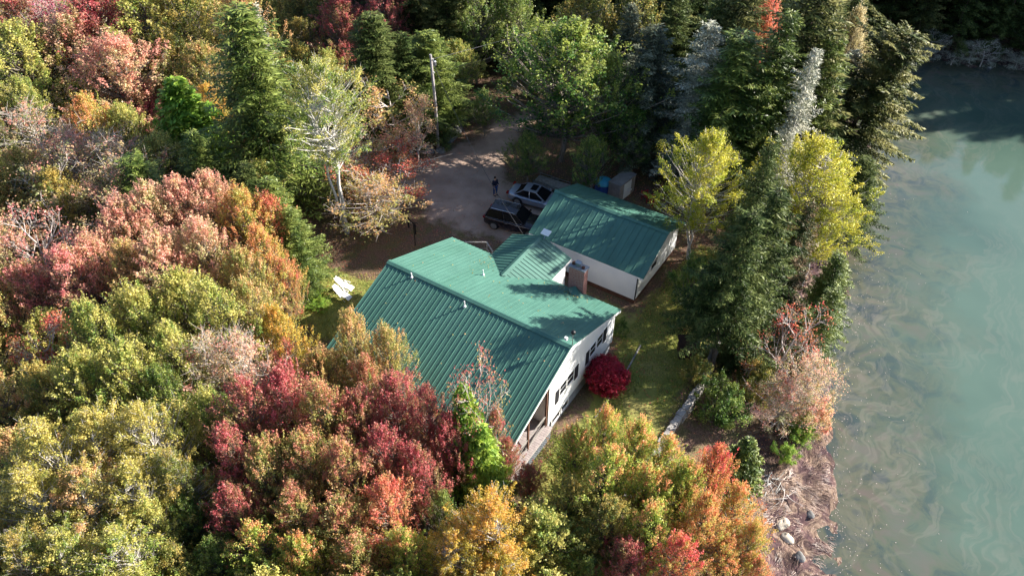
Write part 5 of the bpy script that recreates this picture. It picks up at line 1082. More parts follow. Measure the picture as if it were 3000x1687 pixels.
 ('S', -23.56, 66.38, 18.3, 2.9, 'needle', 'farther dark spruce above the olive gold maple at the top edge above the great', 'background woods conifers', None),
 ('S', 8.34, 54.38, 13.3, 2.6, 'needle', 'farther dark spruce above the broad olive spruce at the top edge beside the water', 'background woods conifers', None),
 ('S', -37.06, 54.52, 20.1, 2.9, 'needle', 'farther dark spruce above the olive spruce at the top edge above the pole', 'background woods conifers', None),
 ('S', 20.03, 79.98, 15.2, 2.3, 'needleolive', 'inland dark conifer beyond the cove, eleventh from the left of the back rows', 'conifers on the far shore', None),
 ('S', 17.43, 73.11, 15.6, 2.3, 'needle', 'inland dark conifer beyond the cove, eighth from the left of the back rows', 'conifers on the far shore', None),
 ('S', -24.89, 47.9, 20.9, 2.9, 'needle', 'farther dark spruce above the olive oak-like tree at the top edge above the pole', 'background woods conifers', None),
 ('S', -33.33, 100.21, 18.6, 2.9, 'needle', 'farther dark spruce above the olive treetop at the top edge left of the dark', 'background woods conifers', None),
 ('S', 75.48, 87.26, 18.0, 2.6, 'needle', 'waterside dark conifer on the far shore, number 21 from the left', 'conifers on the far shore', None),
 ('S', 12.74, 44.63, 13.0, 2.6, 'needle', 'dark spruce right of the broad olive spruce at the top edge beside the water', 'background woods conifers', None),
 ('S', -34.71, 51.46, 18.3, 2.9, 'needle', 'farther dark spruce above the olive spruce at the top edge above the pole', 'background woods conifers', None),
 ('S', -41.02, 100.34, 18.3, 2.9, 'needle', 'farther dark spruce above the olive treetop at the top edge left of the dark', 'background woods conifers', None),
 ('S', -17.35, 51.56, 20.1, 2.9, 'needle', 'farther dark spruce above the olive gold maple at the top edge above the great', 'background woods conifers', None),
 ('S', 61.44, 86.14, 18.3, 2.6, 'needle', 'waterside dark conifer on the far shore, sixteenth from the left', 'conifers on the far shore', None),
 ('S', -6.92, 70.81, 13.6, 2.6, 'needle', 'farther dark spruce above the tall olive spruce left of the orange maple', 'background woods conifers', None),
 ('S', -64.11, 118.68, 18.1, 2.9, 'needle', 'farther dark spruce above the olive oak-like tree at the top edge above the pole', 'background woods conifers', None),
 ('S', 38.32, 79.42, 18.5, 2.6, 'needle', 'inland dark conifer beyond the cove, number 24 from the left of the back rows', 'conifers on the far shore', None),
 ('S', 25.17, 82.23, 14.3, 2.3, 'needle', 'inland dark conifer beyond the cove, fifteenth from the left of the back rows', 'conifers on the far shore', None),
 ('S', -47.2, 74.4, 20.9, 2.9, 'needle', 'farther dark spruce above the olive oak-like tree at the top edge above the pole', 'background woods conifers', None),
 ('S', -69.2, 29.28, 14.6, 2.6, 'needle', 'rightmost farther dark spruce above the dark crimson maple behind the salmon maple', 'background woods conifers', None),
 ('S', 54.73, 86.55, 18.8, 2.6, 'needle', 'inland dark conifer beyond the cove, number 30 from the left of the back rows', 'conifers on the far shore', None),
 ('S', -55.79, 116.83, 18.6, 2.9, 'needle', 'farther dark spruce above the olive gold maple at the top edge above the great', 'background woods conifers', None),
 ('S', -18.04, 36.53, 12.2, 2.6, 'needle', 'dark spruce above the olive oak-like tree at the top edge above the pole', 'background woods conifers', None),
 ('S', 10.76, 69.32, 15.5, 2.3, 'needleolive', 'inland dark conifer beyond the cove, first from the left of the back rows', 'conifers on the far shore', None),
 ('S', -31.72, 74.02, 20.1, 2.9, 'needle', 'farther dark spruce above the olive gold maple at the top edge above the great', 'background woods conifers', None),
 ('S', -42.77, 114.46, 18.5, 2.9, 'needle', 'farther dark spruce above the olive treetop at the top edge left of the dark', 'background woods conifers', None),
 ('M', 2.42, 71.84, 10.4, 2.6, 'green', 'farther dull green maple above the broad olive spruce at the top edge beside the water', 'background woods broadleaf trees', None),
 ('S', 3.36, 64.52, 14.9, 2.6, 'needle', 'farther dark spruce above the broad olive spruce at the top edge beside the water', 'background woods conifers', None),
 ('S', 14.9, 73.21, 14.8, 2.3, 'needle', 'inland dark conifer beyond the cove, sixth from the left of the back rows', 'conifers on the far shore', None),
 ('S', -25.99, 84.31, 19.7, 2.9, 'needle', 'farther dark spruce above the olive treetop at the top edge left of the dark', 'background woods conifers', None),
 ('S', 50.25, 81.74, 19.1, 2.6, 'needle', 'waterside dark conifer on the far shore, thirteenth from the left', 'conifers on the far shore', None),
 ('S', -15.01, 53.94, 20.7, 2.9, 'needle', 'farther dark spruce above the olive treetop at the top edge left of the dark', 'background woods conifers', None),
 ('S', -58.59, 48.33, 20.5, 2.9, 'needle', 'farther dark spruce above the dull golden treetop above the big spruce', 'background woods conifers', None),
 ('M', -51.05, 35.28, 10.8, 2.6, 'green', 'rightmost farther dull green maple above the dull golden treetop above the big spruce', 'background woods broadleaf trees', None),
 ('S', -9.88, 42.58, 20.8, 2.9, 'needle', 'farther dark spruce above the olive gold maple at the top edge above the great', 'background woods conifers', None),
 ('S', 32.4, 85.22, 15.7, 2.3, 'needle', 'inland dark conifer beyond the cove, number 21 from the left of the back rows', 'conifers on the far shore', None),
 ('S', 58.49, 83.95, 18.5, 2.6, 'needle', 'waterside dark conifer on the far shore, fifteenth from the left', 'conifers on the far shore', None),
 ('S', 1.05, 74.59, 13.5, 2.6, 'needle', 'farther dark spruce above the broad olive spruce at the top edge beside the water', 'background woods conifers', None),
 ('S', 5.77, 70.69, 13.7, 2.6, 'needle', 'farther dark spruce above the broad olive spruce at the top edge beside the water', 'background woods conifers', None),
 ('M', -68.76, 33.11, 12.1, 2.6, 'green', 'rightmost farther dull green maple above the yellow-green maple cut by the top edge', 'background woods broadleaf trees', None),
 ('S', -61.86, 53.73, 20.4, 2.9, 'needle', 'farther dark spruce above the dull golden treetop above the big spruce', 'background woods conifers', None),
 ('S', -56.72, 87.34, 20.9, 2.9, 'needle', 'farther dark spruce above the olive oak-like tree at the top edge above the pole', 'background woods conifers', None),
 ('S', -69.66, 102.76, 19.5, 2.9, 'needle', 'farther dark spruce above the olive spruce at the top edge above the pole', 'background woods conifers', None),
 ('S', 29.42, 72.54, 14.9, 2.3, 'needleolive', 'waterside dark conifer on the far shore, eighth from the left', 'conifers on the far shore', None),
 ('S', -24.38, 69.54, 18.8, 2.9, 'needle', 'farther dark spruce above the olive gold maple at the top edge above the great', 'background woods conifers', None),
 ('S', -51.52, 44.5, 20.4, 2.9, 'needle', 'farther dark spruce above the dull golden treetop above the big spruce', 'background woods conifers', None),
 ('S', -47.92, 119.39, 18.5, 2.9, 'needle', 'farther dark spruce above the olive treetop at the top edge left of the dark', 'background woods conifers', None),
 ('M', 11.23, 47.07, 10.2, 2.6, 'green', 'rightmost dull green maple above the broad olive spruce at the top edge beside the water', 'background woods broadleaf trees', None),
 ('S', -39.29, 47.37, 19.9, 2.9, 'needle', 'farther dark spruce above the dim crimson maple at the top edge', 'background woods conifers', None),
 ('S', 0.74, 58.76, 12.6, 2.6, 'needle', 'farther dark spruce above the tall olive spruce left of the orange maple', 'background woods conifers', None),
 ('S', -71.22, 76.17, 18.9, 2.9, 'needle', 'farther dark spruce above the dim crimson maple at the top edge', 'background woods conifers', None),
 ('S', -50.5, 64.25, 19.5, 2.9, 'needle', 'farther dark spruce above the dim crimson maple at the top edge', 'background woods conifers', None),
 ('S', -48.15, 115.1, 18.7, 2.9, 'needle', 'farther dark spruce above the olive treetop at the top edge left of the dark', 'background woods conifers', None),
 ('S', -73.85, 58.16, 18.4, 2.9, 'needle', 'farther dark spruce above the dull golden treetop above the big spruce', 'background woods conifers', None),
 ('S', -41.85, 36.44, 13.4, 2.6, 'needle', 'farther dark spruce above the shaded crimson maple at the top edge', 'background woods conifers', None),
 ('S', 6.9, 39.01, 12.2, 2.6, 'needleolive', 'olive spruce above the tall olive spruce left of the orange maple', 'background woods conifers', None),
 ('S', -42.92, 103.23, 19.2, 2.9, 'needle', 'farther dark spruce above the olive treetop at the top edge left of the dark', 'background woods conifers', None),
 ('S', -41.94, 49.18, 18.2, 2.9, 'needle', 'farther dark spruce above the dim crimson maple at the top edge', 'background woods conifers', None),
 ('S', -48.57, 39.9, 15.7, 2.6, 'needle', 'farther dark spruce above the dull golden treetop above the big spruce', 'background woods conifers', None),
 ('S', -61.64, 116.61, 18.3, 2.9, 'needle', 'farther dark spruce above the green tree at the top edge right of the pole', 'background woods conifers', None),
 ('S', -37.06, 99.33, 19.3, 2.9, 'needle', 'farther dark spruce above the olive treetop at the top edge left of the dark', 'background woods conifers', None),
 ('S', -65.22, 63.9, 19.4, 2.9, 'needle', 'farther dark spruce above the dim crimson maple at the top edge', 'background woods conifers', None),
 ('S', -60.05, 56.96, 18.3, 2.9, 'needle', 'farther dark spruce above the dim crimson maple at the top edge', 'background woods conifers', None),
 ('S', -25.96, 80.15, 18.8, 2.9, 'needle', 'farther dark spruce above the olive treetop at the top edge left of the dark', 'background woods conifers', None),
 ('S', -67.09, 98.56, 19.9, 2.9, 'needle', 'farther dark spruce above the olive spruce at the top edge above the pole', 'background woods conifers', None),
 ('S', -23.83, 43.17, 19.6, 2.9, 'needle', 'farther dark spruce above the olive oak-like tree at the top edge above the pole', 'background woods conifers', None),
 ('S', -46.9, 56.12, 20.3, 2.9, 'needle', 'farther dark spruce above the dim crimson maple at the top edge', 'background woods conifers', None),
 ('S', -51.29, 118.25, 20.6, 2.9, 'needle', 'farther dark spruce above the olive treetop at the top edge left of the dark', 'background woods conifers', None),
 ('S', 38.94, 84.46, 19.6, 2.6, 'needle', 'inland dark conifer beyond the cove, number 25 from the left of the back rows', 'conifers on the far shore', None),
 ('S', -70.2, 69.62, 18.1, 2.9, 'needle', 'farther dark spruce above the dim crimson maple at the top edge', 'background woods conifers', None),
 ('S', -42.29, 57.13, 19.7, 2.9, 'needle', 'farther dark spruce above the dim crimson maple at the top edge', 'background woods conifers', None),
 ('S', -70.5, 65.92, 19.8, 2.9, 'needle', 'farther dark spruce above the dull golden treetop above the big spruce', 'background woods conifers', None),
 ('S', -56.64, 79.08, 19.7, 2.9, 'needle', 'farther dark spruce above the dim crimson maple at the top edge', 'background woods conifers', None),
 ('S', -56.67, 74.0, 18.7, 2.9, 'needle', 'farther dark spruce above the dim crimson maple at the top edge', 'background woods conifers', None),
 ('S', -29.65, 59.52, 20.7, 2.9, 'needle', 'farther dark spruce above the olive oak-like tree at the top edge above the pole', 'background woods conifers', None),
 ('S', 61.53, 83.01, 18.9, 2.6, 'needle', 'waterside dark conifer on the far shore, seventeenth from the left', 'conifers on the far shore', None),
 ('S', 4.66, 54.51, 16.0, 2.6, 'needleolive', 'leftmost farther olive spruce above the broad olive spruce at the top edge beside the water', 'background woods conifers', None),
 ('S', -66.56, 53.8, 20.6, 2.9, 'needle', 'farther dark spruce above the dull golden treetop above the big spruce', 'background woods conifers', None),
 ('S', -47.75, 104.04, 18.4, 2.9, 'needle', 'farther dark spruce above the olive gold maple at the top edge above the great', 'background woods conifers', None),
 ('S', -70.46, 91.26, 20.9, 2.9, 'needle', 'farther dark spruce above the dim crimson maple at the top edge', 'background woods conifers', None),
 ('S', -10.38, 69.91, 15.9, 2.6, 'needleolive', 'third farther olive spruce above the olive treetop at the top edge left of the dark', 'background woods conifers', None),
 ('S', -1.46, 55.44, 15.7, 2.6, 'needleolive', 'second farther olive spruce above the tall olive spruce left of the orange maple', 'background woods conifers', None),
 ('S', 23.76, 72.13, 13.1, 2.3, 'needle', 'waterside dark conifer on the far shore, sixth from the left', 'conifers on the far shore', None),
 ('S', -59.95, 81.37, 18.8, 2.9, 'needle', 'farther dark spruce above the dim crimson maple at the top edge', 'background woods conifers', None),
 ('S', 78.53, 88.19, 18.2, 2.6, 'needle', 'waterside dark conifer on the far shore, number 22 from the left', 'conifers on the far shore', None),
 ('S', -38.44, 57.53, 20.8, 2.9, 'needle', 'farther dark spruce above the olive spruce at the top edge above the pole', 'background woods conifers', None),
 ('S', -6.19, 60.51, 14.9, 2.6, 'needleolive', 'rightmost farther olive spruce above the olive treetop at the top edge left of the dark', 'background woods conifers', None),
 ('S', -0.93, 70.81, 15.9, 2.6, 'needle', 'farther dark spruce above the broad olive spruce at the top edge beside the water', 'background woods conifers', None),
 ('S', 22.17, 69.49, 14.0, 2.3, 'needle', 'waterside dark conifer on the far shore, fifth from the left', 'conifers on the far shore', None),
 ('S', -20.05, 28.39, 15.1, 2.6, 'needleolive', 'olive spruce above the dim crimson maple at the top edge', 'background woods conifers', None),
 ('S', -26.52, 34.45, 14.7, 2.6, 'needleolive', 'rightmost farther olive spruce above the dim crimson maple at the top edge', 'background woods conifers', None),
 ('S', 24.91, 79.66, 14.3, 2.3, 'needleolive', 'inland dark conifer beyond the cove, fourteenth from the left of the back rows', 'conifers on the far shore', None),
 ('S', -73.61, 47.32, 19.1, 2.9, 'needle', 'farther dark spruce above the olive maple cut by the top edge', 'background woods conifers', None),
 ('S', -70.71, 84.3, 19.3, 2.9, 'needle', 'farther dark spruce above the dim crimson maple at the top edge', 'background woods conifers', None),
 ('M', -27.72, -13.1, 7.8, 2.2, 'olive', 'rightmost farther olive maple left of the bare twiggy maple with a few red leaves', 'olive maples, left edge', None),
 ('M', -58.51, 0.93, 7.5, 2.2, 'ochre', 'leftmost farther ochre maple left of the dusky crimson maple in the top left corner', 'ochre maples, left edge', None),
 ('M', -49.31, 11.49, 6.5, 2.2, 'ygreen', 'yellow-green maple above the tall salmon pink maple rising left of the brightest pink', 'yellow-green maples, left woods', None),
 ('M', -50.93, 5.36, 8.7, 2.2, 'salmon', 'second pinkish maple left of the dusky crimson maple in the top left corner', 'pinkish maples, left edge', None),
 ('M', -41.9, -2.13, 7.8, 2.2, 'ygreen', 'rightmost farther yellow-green maple left of the rounded yellow-green maple at the left edge near the', 'yellow-green maples, left edge', None),
 ('M', -45.8, 23.15, 6.5, 2.2, 'olive', 'third olive maple above the olive maple cut by the top edge', 'olive maples, left woods', None),
 ('M', 13.3, -15.86, 6.5, 2.2, 'olive', 'farther olive maple below the orange-tipped maple beside the golden birch at the bottom', 'olive maples, bottom edge', None),
 ('M', -1.34, -26.55, 7.8, 2.2, 'ygreen', 'rightmost farther yellow-green maple left of the olive birch filling the bottom left corner', 'yellow-green maples, left edge', None),
 ('M', 8.93, -23.8, 7.9, 2.2, 'salmon', 'farther pinkish maple below the low olive maple at the bottom edge left of centre', 'pinkish maples, bottom edge', None),
 ('M', 20.03, -13.09, 9.0, 2.2, 'ygreen', 'yellow-green maple below the dark green maple at the bottom edge', 'yellow-green maples, bottom edge', None),
 ('M', -30.69, -7.34, 7.7, 2.2, 'ygreen', 'rightmost farther yellow-green maple left of the bare-branched maple with dull leaves at the left edge', 'yellow-green maples, left edge', None),
 ('M', -7.03, -24.73, 7.6, 2.2, 'salmon', 'farther pinkish maple left of the olive birch filling the bottom left corner', 'pinkish maples, left edge', None),
 ('M', -51.51, 15.66, 6.5, 2.2, 'ygreen', 'second yellow-green maple above the dark crimson maple behind the salmon maple', 'yellow-green maples, left woods', None),
 ('M', -41.46, -5.48, 8.9, 2.2, 'salmon', 'fourth farther pinkish maple left of the rounded yellow-green maple at the left edge near the', 'pinkish maples, left edge', None),
 ('M', -3.16, -23.96, 7.7, 2.2, 'olive', 'rightmost farther olive maple left of the olive birch filling the bottom left corner', 'olive maples, left edge', None),
 ('M', -40.94, 12.21, 6.5, 2.2, 'ygreen', 'rightmost yellow-green maple above the bright salmon maple with an orange foot, biggest', 'yellow-green maples, left woods', None),
 ('M', -19.27, -15.9, 8.1, 2.2, 'ygreen', 'farther yellow-green maple left of the red maple against the left edge below the bare twiggy', 'yellow-green maples, left edge', None),
 ('M', -21.3, 13.62, 6.5, 2.2, 'olive', 'olive maple left of the white-trunked birch with forked trunk standing alone', 'olive maples, left woods', None),
 ('M', -23.21, -18.12, 7.5, 2.2, 'salmon', 'leftmost farther pinkish maple left of the red maple against the left edge below the bare', 'pinkish maples, left edge', None),
 ('M', -14.73, -17.92, 8.0, 2.2, 'ochre', 'farther ochre maple left of the half bare rusty maple at the left edge', 'ochre maples, left edge', None),
 ('M', -54.14, 4.72, 8.3, 2.2, 'salmon', 'leftmost pinkish maple left of the dusky crimson maple in the top left corner', 'pinkish maples, left edge', None),
 ('M', -35.56, -10.9, 8.3, 2.2, 'olive', 'second farther olive maple left of the thinning pinkish green maple at the left edge, twigs', 'olive maples, left edge', None),
 ('M', -59.19, 4.58, 7.6, 2.2, 'ygreen', 'rightmost farther yellow-green maple left of the dusky crimson maple in the top left corner', 'yellow-green maples, left edge', None),
 ('M', -53.35, -2.2, 7.7, 2.2, 'ochre', 'farther ochre maple left of the rounded yellow-green maple at the left edge near the top', 'ochre maples, left edge', None),
 ('M', -58.92, 12.29, 8.3, 2.2, 'ygreen', 'yellow-green maple above the dusky crimson maple in the top left corner', 'yellow-green maples, left edge', None),
 ('M', -45.64, -5.78, 8.7, 2.2, 'salmon', 'second farther pinkish maple left of the rounded yellow-green maple at the left edge near the', 'pinkish maples, left edge', None),
 ('M', 11.6, -20.7, 8.7, 2.2, 'olive', 'farther olive maple below the bottom edge green maple with orange tips left of centre', 'olive maples, bottom edge', None),
 ('M', -47.32, -2.25, 8.2, 2.2, 'ygreen', 'leftmost farther yellow-green maple left of the rounded yellow-green maple at the left edge near the', 'yellow-green maples, left edge', None),
 ('M', -34.96, -7.77, 7.5, 2.2, 'salmon', 'rightmost farther pinkish maple left of the thinning pinkish green maple at the left edge, twigs', 'pinkish maples, left edge', None),
 ('M', -5.47, -20.24, 8.2, 2.2, 'ochre', 'ochre maple left of the golden green birch at the left edge, lower part', 'ochre maples, left edge', None),
 ('M', -46.97, 0.51, 7.9, 2.2, 'salmon', 'rightmost farther pinkish maple left of the rounded yellow-green maple at the left edge near the', 'pinkish maples, left edge', None),
 ('M', -54.45, 14.75, 6.5, 2.2, 'ygreen', 'rightmost yellow-green maple above the thin pinkish maple with bare upright twigs', 'yellow-green maples, left woods', None),
 ('M', 8.78, -18.44, 6.5, 2.2, 'ygreen', 'farther yellow-green maple below the bottom edge green maple with orange tips left of centre', 'yellow-green maples, bottom edge', None),
 ('M', -13.55, -22.54, 8.0, 2.2, 'olive', 'leftmost farther olive maple left of the olive maple at the left edge below the rusty', 'olive maples, left edge', None),
 ('M', -19.72, 24.08, 6.5, 2.2, 'olive', 'olive maple left of the dark spruce behind the bare reddish tree', 'olive maples, left woods', None),
 ('M', -3.86, -26.61, 8.0, 2.2, 'ygreen', 'leftmost farther yellow-green maple left of the olive birch filling the bottom left corner', 'yellow-green maples, left edge', None),
 ('M', -57.13, 24.07, 6.5, 2.2, 'ygreen', 'rightmost yellow-green maple above the yellow-green maple cut by the top edge', 'yellow-green maples, left woods', None),
 ('M', -34.79, 18.54, 6.5, 2.2, 'ygreen', 'leftmost yellow-green maple below the dull golden treetop above the big spruce', 'yellow-green maples, left woods', None),
 ('M', -28.15, 17.7, 6.5, 2.2, 'ygreen', 'yellow-green maple right of the grey dead snag at the right shoulder', 'yellow-green maples, left woods', None),
 ('M', -17.22, -18.29, 8.5, 2.2, 'salmon', 'farther pinkish maple left of the half bare rusty maple at the left edge', 'pinkish maples, left edge', None),
 ('M', 18.51, -15.28, 8.6, 2.2, 'olive', 'farther olive maple below the low golden birch at the bottom centre edge', 'olive maples, bottom edge', None),
 ('M', -32.31, 21.83, 6.5, 2.2, 'olive', 'leftmost olive maple above the grey dead snag at the right shoulder', 'olive maples, left woods', None),
 ('M', -49.81, 24.96, 6.5, 2.2, 'ygreen', 'rightmost yellow-green maple above the olive maple cut by the top edge', 'yellow-green maples, left woods', None),
 ('M', -42.38, 22.52, 6.5, 2.2, 'ygreen', 'yellow-green maple right of the olive maple cut by the top edge', 'yellow-green maples, left woods', None),
 ('M', 1.21, -25.47, 7.7, 2.2, 'salmon', 'farther pinkish maple below the olive birch filling the bottom left corner', 'pinkish maples, left edge', None),
 ('M', -36.14, -4.98, 8.6, 2.2, 'ygreen', 'farther yellow-green maple left of the thinning pinkish green maple at the left edge, twigs showing', 'yellow-green maples, left edge', None),
 ('M', -55.49, 17.09, 6.5, 2.2, 'olive', 'olive maple above the dark crimson maple behind the salmon maple', 'olive maples, left woods', None),
 ('M', -12.53, -19.01, 7.8, 2.2, 'olive', 'rightmost farther olive maple left of the olive maple at the left edge below the rusty', 'olive maples, left edge', None),
 ('M', -39.4, -7.08, 8.1, 2.2, 'olive', 'rightmost farther olive maple left of the thinning pinkish green maple at the left edge, twigs', 'olive maples, left edge', None),
 ('M', 4.02, -23.47, 8.9, 2.2, 'ygreen', 'farther yellow-green maple below the pale yellow-green birch near the bottom left corner', 'yellow-green maples, bottom edge', None),
 ('M', -50.92, -0.46, 8.9, 2.2, 'salmon', 'third farther pinkish maple left of the rounded yellow-green maple at the left edge near the', 'pinkish maples, left edge', None),
 ('M', -8.14, -22.11, 7.5, 2.2, 'ygreen', 'farther yellow-green maple left of the yellowish birch in the lower left corner region', 'yellow-green maples, left edge', None),
 ('M', -49.0, 8.42, 6.5, 2.2, 'olive', 'olive maple below the thin pinkish maple with bare upright twigs', 'olive maples, left edge', None),
 ('M', -39.58, 19.78, 6.5, 2.2, 'olive', 'olive maple right of the olive maple cut by the top edge', 'olive maples, left woods', None),
 ('M', 15.9, -17.09, 8.7, 2.2, 'salmon', 'farther pinkish maple below the orange-tipped maple beside the golden birch at the bottom', 'pinkish maples, bottom edge', None),
 ('M', -59.59, 14.99, 6.5, 2.2, 'ygreen', 'leftmost yellow-green maple above the thin pinkish maple with bare upright twigs', 'yellow-green maples, left edge', None),
 ('M', -37.66, 26.78, 6.5, 2.2, 'ygreen', 'rightmost yellow-green maple right of the dull golden treetop above the big spruce', 'yellow-green maples, left woods', None),
 ('M', -31.99, -14.0, 7.9, 2.2, 'olive', 'leftmost farther olive maple left of the bare twiggy maple with a few red leaves', 'olive maples, left edge', None),
 ('M', -54.04, 21.55, 6.5, 2.2, 'ygreen', 'leftmost yellow-green maple above the yellow-green maple cut by the top edge', 'yellow-green maples, left woods', None),
 ('M', -50.27, -4.98, 8.7, 2.2, 'salmon', 'leftmost farther pinkish maple left of the rounded yellow-green maple at the left edge near the', 'pinkish maples, left edge', None),
 ('M', -56.8, -1.2, 8.8, 2.2, 'ygreen', 'leftmost farther yellow-green maple left of the dusky crimson maple in the top left corner', 'yellow-green maples, left edge', None),
 ('M', -36.68, 24.22, 6.5, 2.2, 'ygreen', 'second yellow-green maple right of the dull golden treetop above the big spruce', 'yellow-green maples, left woods', None),
 ('M', -58.96, 25.99, 6.5, 2.2, 'olive', 'farther olive maple above the yellow-green maple cut by the top edge', 'olive maples, left woods', None),
 ('M', -30.69, -9.86, 8.3, 2.2, 'ochre', 'leftmost farther ochre maple left of the bare-branched maple with dull leaves at the left edge', 'ochre maples, left edge', None),
 ('M', -22.62, -11.58, 8.1, 2.2, 'salmon', 'pinkish maple left of the bare twiggy maple with a few red leaves', 'pinkish maples, left edge', None),
 ('M', -55.87, 12.65, 6.5, 2.2, 'olive', 'olive maple above the thin pinkish maple with bare upright twigs', 'olive maples, left edge', None),
 ('M', -59.3, 9.42, 7.9, 2.2, 'olive', 'leftmost olive maple left of the dusky crimson maple in the top left corner', 'olive maples, left edge', None),
 ('M', -55.47, 8.59, 8.4, 2.2, 'salmon', 'rightmost pinkish maple left of the dusky crimson maple in the top left corner', 'pinkish maples, left edge', None),
 ('M', -24.0, -15.15, 8.2, 2.2, 'ygreen', 'farther yellow-green maple left of the bare twiggy maple with a few red leaves', 'yellow-green maples, left edge', None),
 ('M', -36.27, 0.61, 6.5, 2.2, 'olive', 'olive maple above the thinning pinkish green maple at the left edge, twigs showing', 'olive maples, left edge', None),
 ('M', -57.1, 6.74, 8.5, 2.2, 'ochre', 'ochre maple left of the dusky crimson maple in the top left corner', 'ochre maples, left edge', None),
 ('M', -44.5, 13.06, 6.5, 2.2, 'ygreen', 'yellow-green maple right of the dark crimson maple behind the salmon maple', 'yellow-green maples, left woods', None),
 ('M', -40.98, -9.01, 8.8, 2.2, 'salmon', 'second farther pinkish maple left of the thinning pinkish green maple at the left edge, twigs', 'pinkish maples, left edge', None),
 ('M', -31.17, 26.64, 6.5, 2.2, 'olive', 'rightmost olive maple left of the shaded crimson maple at the top edge', 'olive maples, left woods', None),
 ('M', -46.69, 9.14, 6.5, 2.2, 'olive', 'olive maple left of the tall salmon pink maple rising left of the brightest pink', 'olive maples, left woods', None),
 ('M', -52.81, 1.13, 8.6, 2.2, 'ochre', 'rightmost farther ochre maple left of the dusky crimson maple in the top left corner', 'ochre maples, left edge', None),
 ('M', -27.05, 25.0, 6.5, 2.2, 'olive', 'olive maple below the shaded crimson maple at the top edge', 'olive maples, left woods', None),
 ('M', -48.89, 19.62, 6.5, 2.2, 'olive', 'rightmost olive maple above the yellow-green maple cut by the top edge', 'olive maples, left woods', None),
 ('M', -9.69, -24.27, 8.6, 2.2, 'salmon', 'farther pinkish maple left of the yellowish birch in the lower left corner region', 'pinkish maples, left edge', None),
 ('M', -9.6, -18.76, 8.3, 2.2, 'ochre', 'ochre maple left of the olive maple at the left edge below the rusty one', 'ochre maples, left edge', None),
 ('M', -13.98, 26.2, 6.5, 2.2, 'ygreen', 'yellow-green maple right of the green spruce left of the utility pole', 'yellow-green maples, left woods', None),
 ('M', -47.47, 16.16, 6.5, 2.2, 'ygreen', 'yellow-green maple left of the yellow-green maple cut by the top edge', 'yellow-green maples, left woods', None),
 ('M', -51.42, 20.13, 6.5, 2.2, 'olive', 'leftmost olive maple above the yellow-green maple cut by the top edge', 'olive maples, left woods', None),
 ('M', -49.13, 22.1, 6.5, 2.2, 'olive', 'second olive maple above the olive maple cut by the top edge', 'olive maples, left woods', None),
 ('M', -56.71, 3.04, 8.8, 2.2, 'salmon', 'rightmost farther pinkish maple left of the dusky crimson maple in the top left corner', 'pinkish maples, left edge', None),
 ('M', 6.37, -25.13, 8.7, 2.2, 'ochre', 'farther ochre maple below the pale yellow-green birch near the bottom left corner', 'ochre maples, bottom edge', None),
 ('M', -46.97, 12.55, 6.5, 2.2, 'olive', 'olive maple below the dark crimson maple behind the salmon maple', 'olive maples, left woods', None),
 ('M', 1.07, -29.14, 8.9, 2.2, 'olive', 'leftmost farther olive maple left of the olive birch filling the bottom left corner', 'olive maples, left edge', None),
 ('M', -50.16, 1.95, 7.6, 2.2, 'olive', 'farther olive maple left of the rounded yellow-green maple at the left edge near the top', 'olive maples, left edge', None),
 ('M', -29.39, 21.96, 6.5, 2.2, 'olive', 'leftmost olive maple right of the grey dead snag at the right shoulder', 'olive maples, left woods', None),
 ('M', -17.98, 20.21, 6.5, 2.2, 'olive', 'olive maple above the bare reddish tree with upswept twigs left of the utility', 'olive maples, left woods', None),
 ('M', -52.06, 12.37, 6.5, 2.2, 'ygreen', 'yellow-green maple right of the thin pinkish maple with bare upright twigs', 'yellow-green maples, left edge', None),
 ('M', -20.25, -18.92, 8.1, 2.2, 'salmon', 'rightmost farther pinkish maple left of the red maple against the left edge below the bare', 'pinkish maples, left edge', None),
 ('M', -27.83, -6.4, 8.1, 2.2, 'ochre', 'ochre maple above the bare-branched maple with dull leaves at the left edge', 'ochre maples, left edge', None),
 ('M', 11.51, -17.88, 7.7, 2.2, 'ochre', 'farther ochre maple below the bottom edge green maple with orange tips left of centre', 'ochre maples, bottom edge', None),
 ('M', -38.96, 15.78, 6.5, 2.2, 'ygreen', 'yellow-green maple above the olive green maple between the salmon maple', 'yellow-green maples, left woods', None),
 ('M', -25.27, -12.03, 7.7, 2.2, 'ochre', 'rightmost farther ochre maple left of the bare twiggy maple with a few red leaves', 'ochre maples, left edge', None),
 ('M', -19.43, 16.49, 6.5, 2.2, 'ygreen', 'yellow-green maple above the white-trunked birch with forked trunk standing alone', 'yellow-green maples, left woods', None),
 ('M', -41.84, 18.61, 6.5, 2.2, 'ygreen', 'yellow-green maple below the olive maple cut by the top edge', 'yellow-green maples, left woods', None),
 ('M', -16.78, -15.39, 8.9, 2.2, 'ochre', 'ochre maple left of the red maple against the left edge below the bare twiggy', 'ochre maples, left edge', None),
 ('M', -44.18, 2.07, 8.7, 2.2, 'olive', 'olive maple left of the rounded yellow-green maple at the left edge near the top', 'olive maples, left edge', None),
 ('M', 5.42, -21.27, 6.5, 2.2, 'ygreen', 'yellow-green maple below the low olive maple at the bottom edge left of centre', 'yellow-green maples, bottom edge', None),
 ('M', -43.21, 10.94, 6.5, 2.2, 'ygreen', 'leftmost yellow-green maple above the bright salmon maple with an orange foot, biggest', 'yellow-green maples, left woods', None),
 ('M', -34.57, -1.46, 9.0, 2.2, 'ygreen', 'yellow-green maple above the thinning pinkish green maple at the left edge, twigs showing', 'yellow-green maples, left edge', None),
 ('M', -34.12, 23.88, 6.5, 2.2, 'olive', 'rightmost olive maple above the grey dead snag at the right shoulder', 'olive maples, left woods', None),
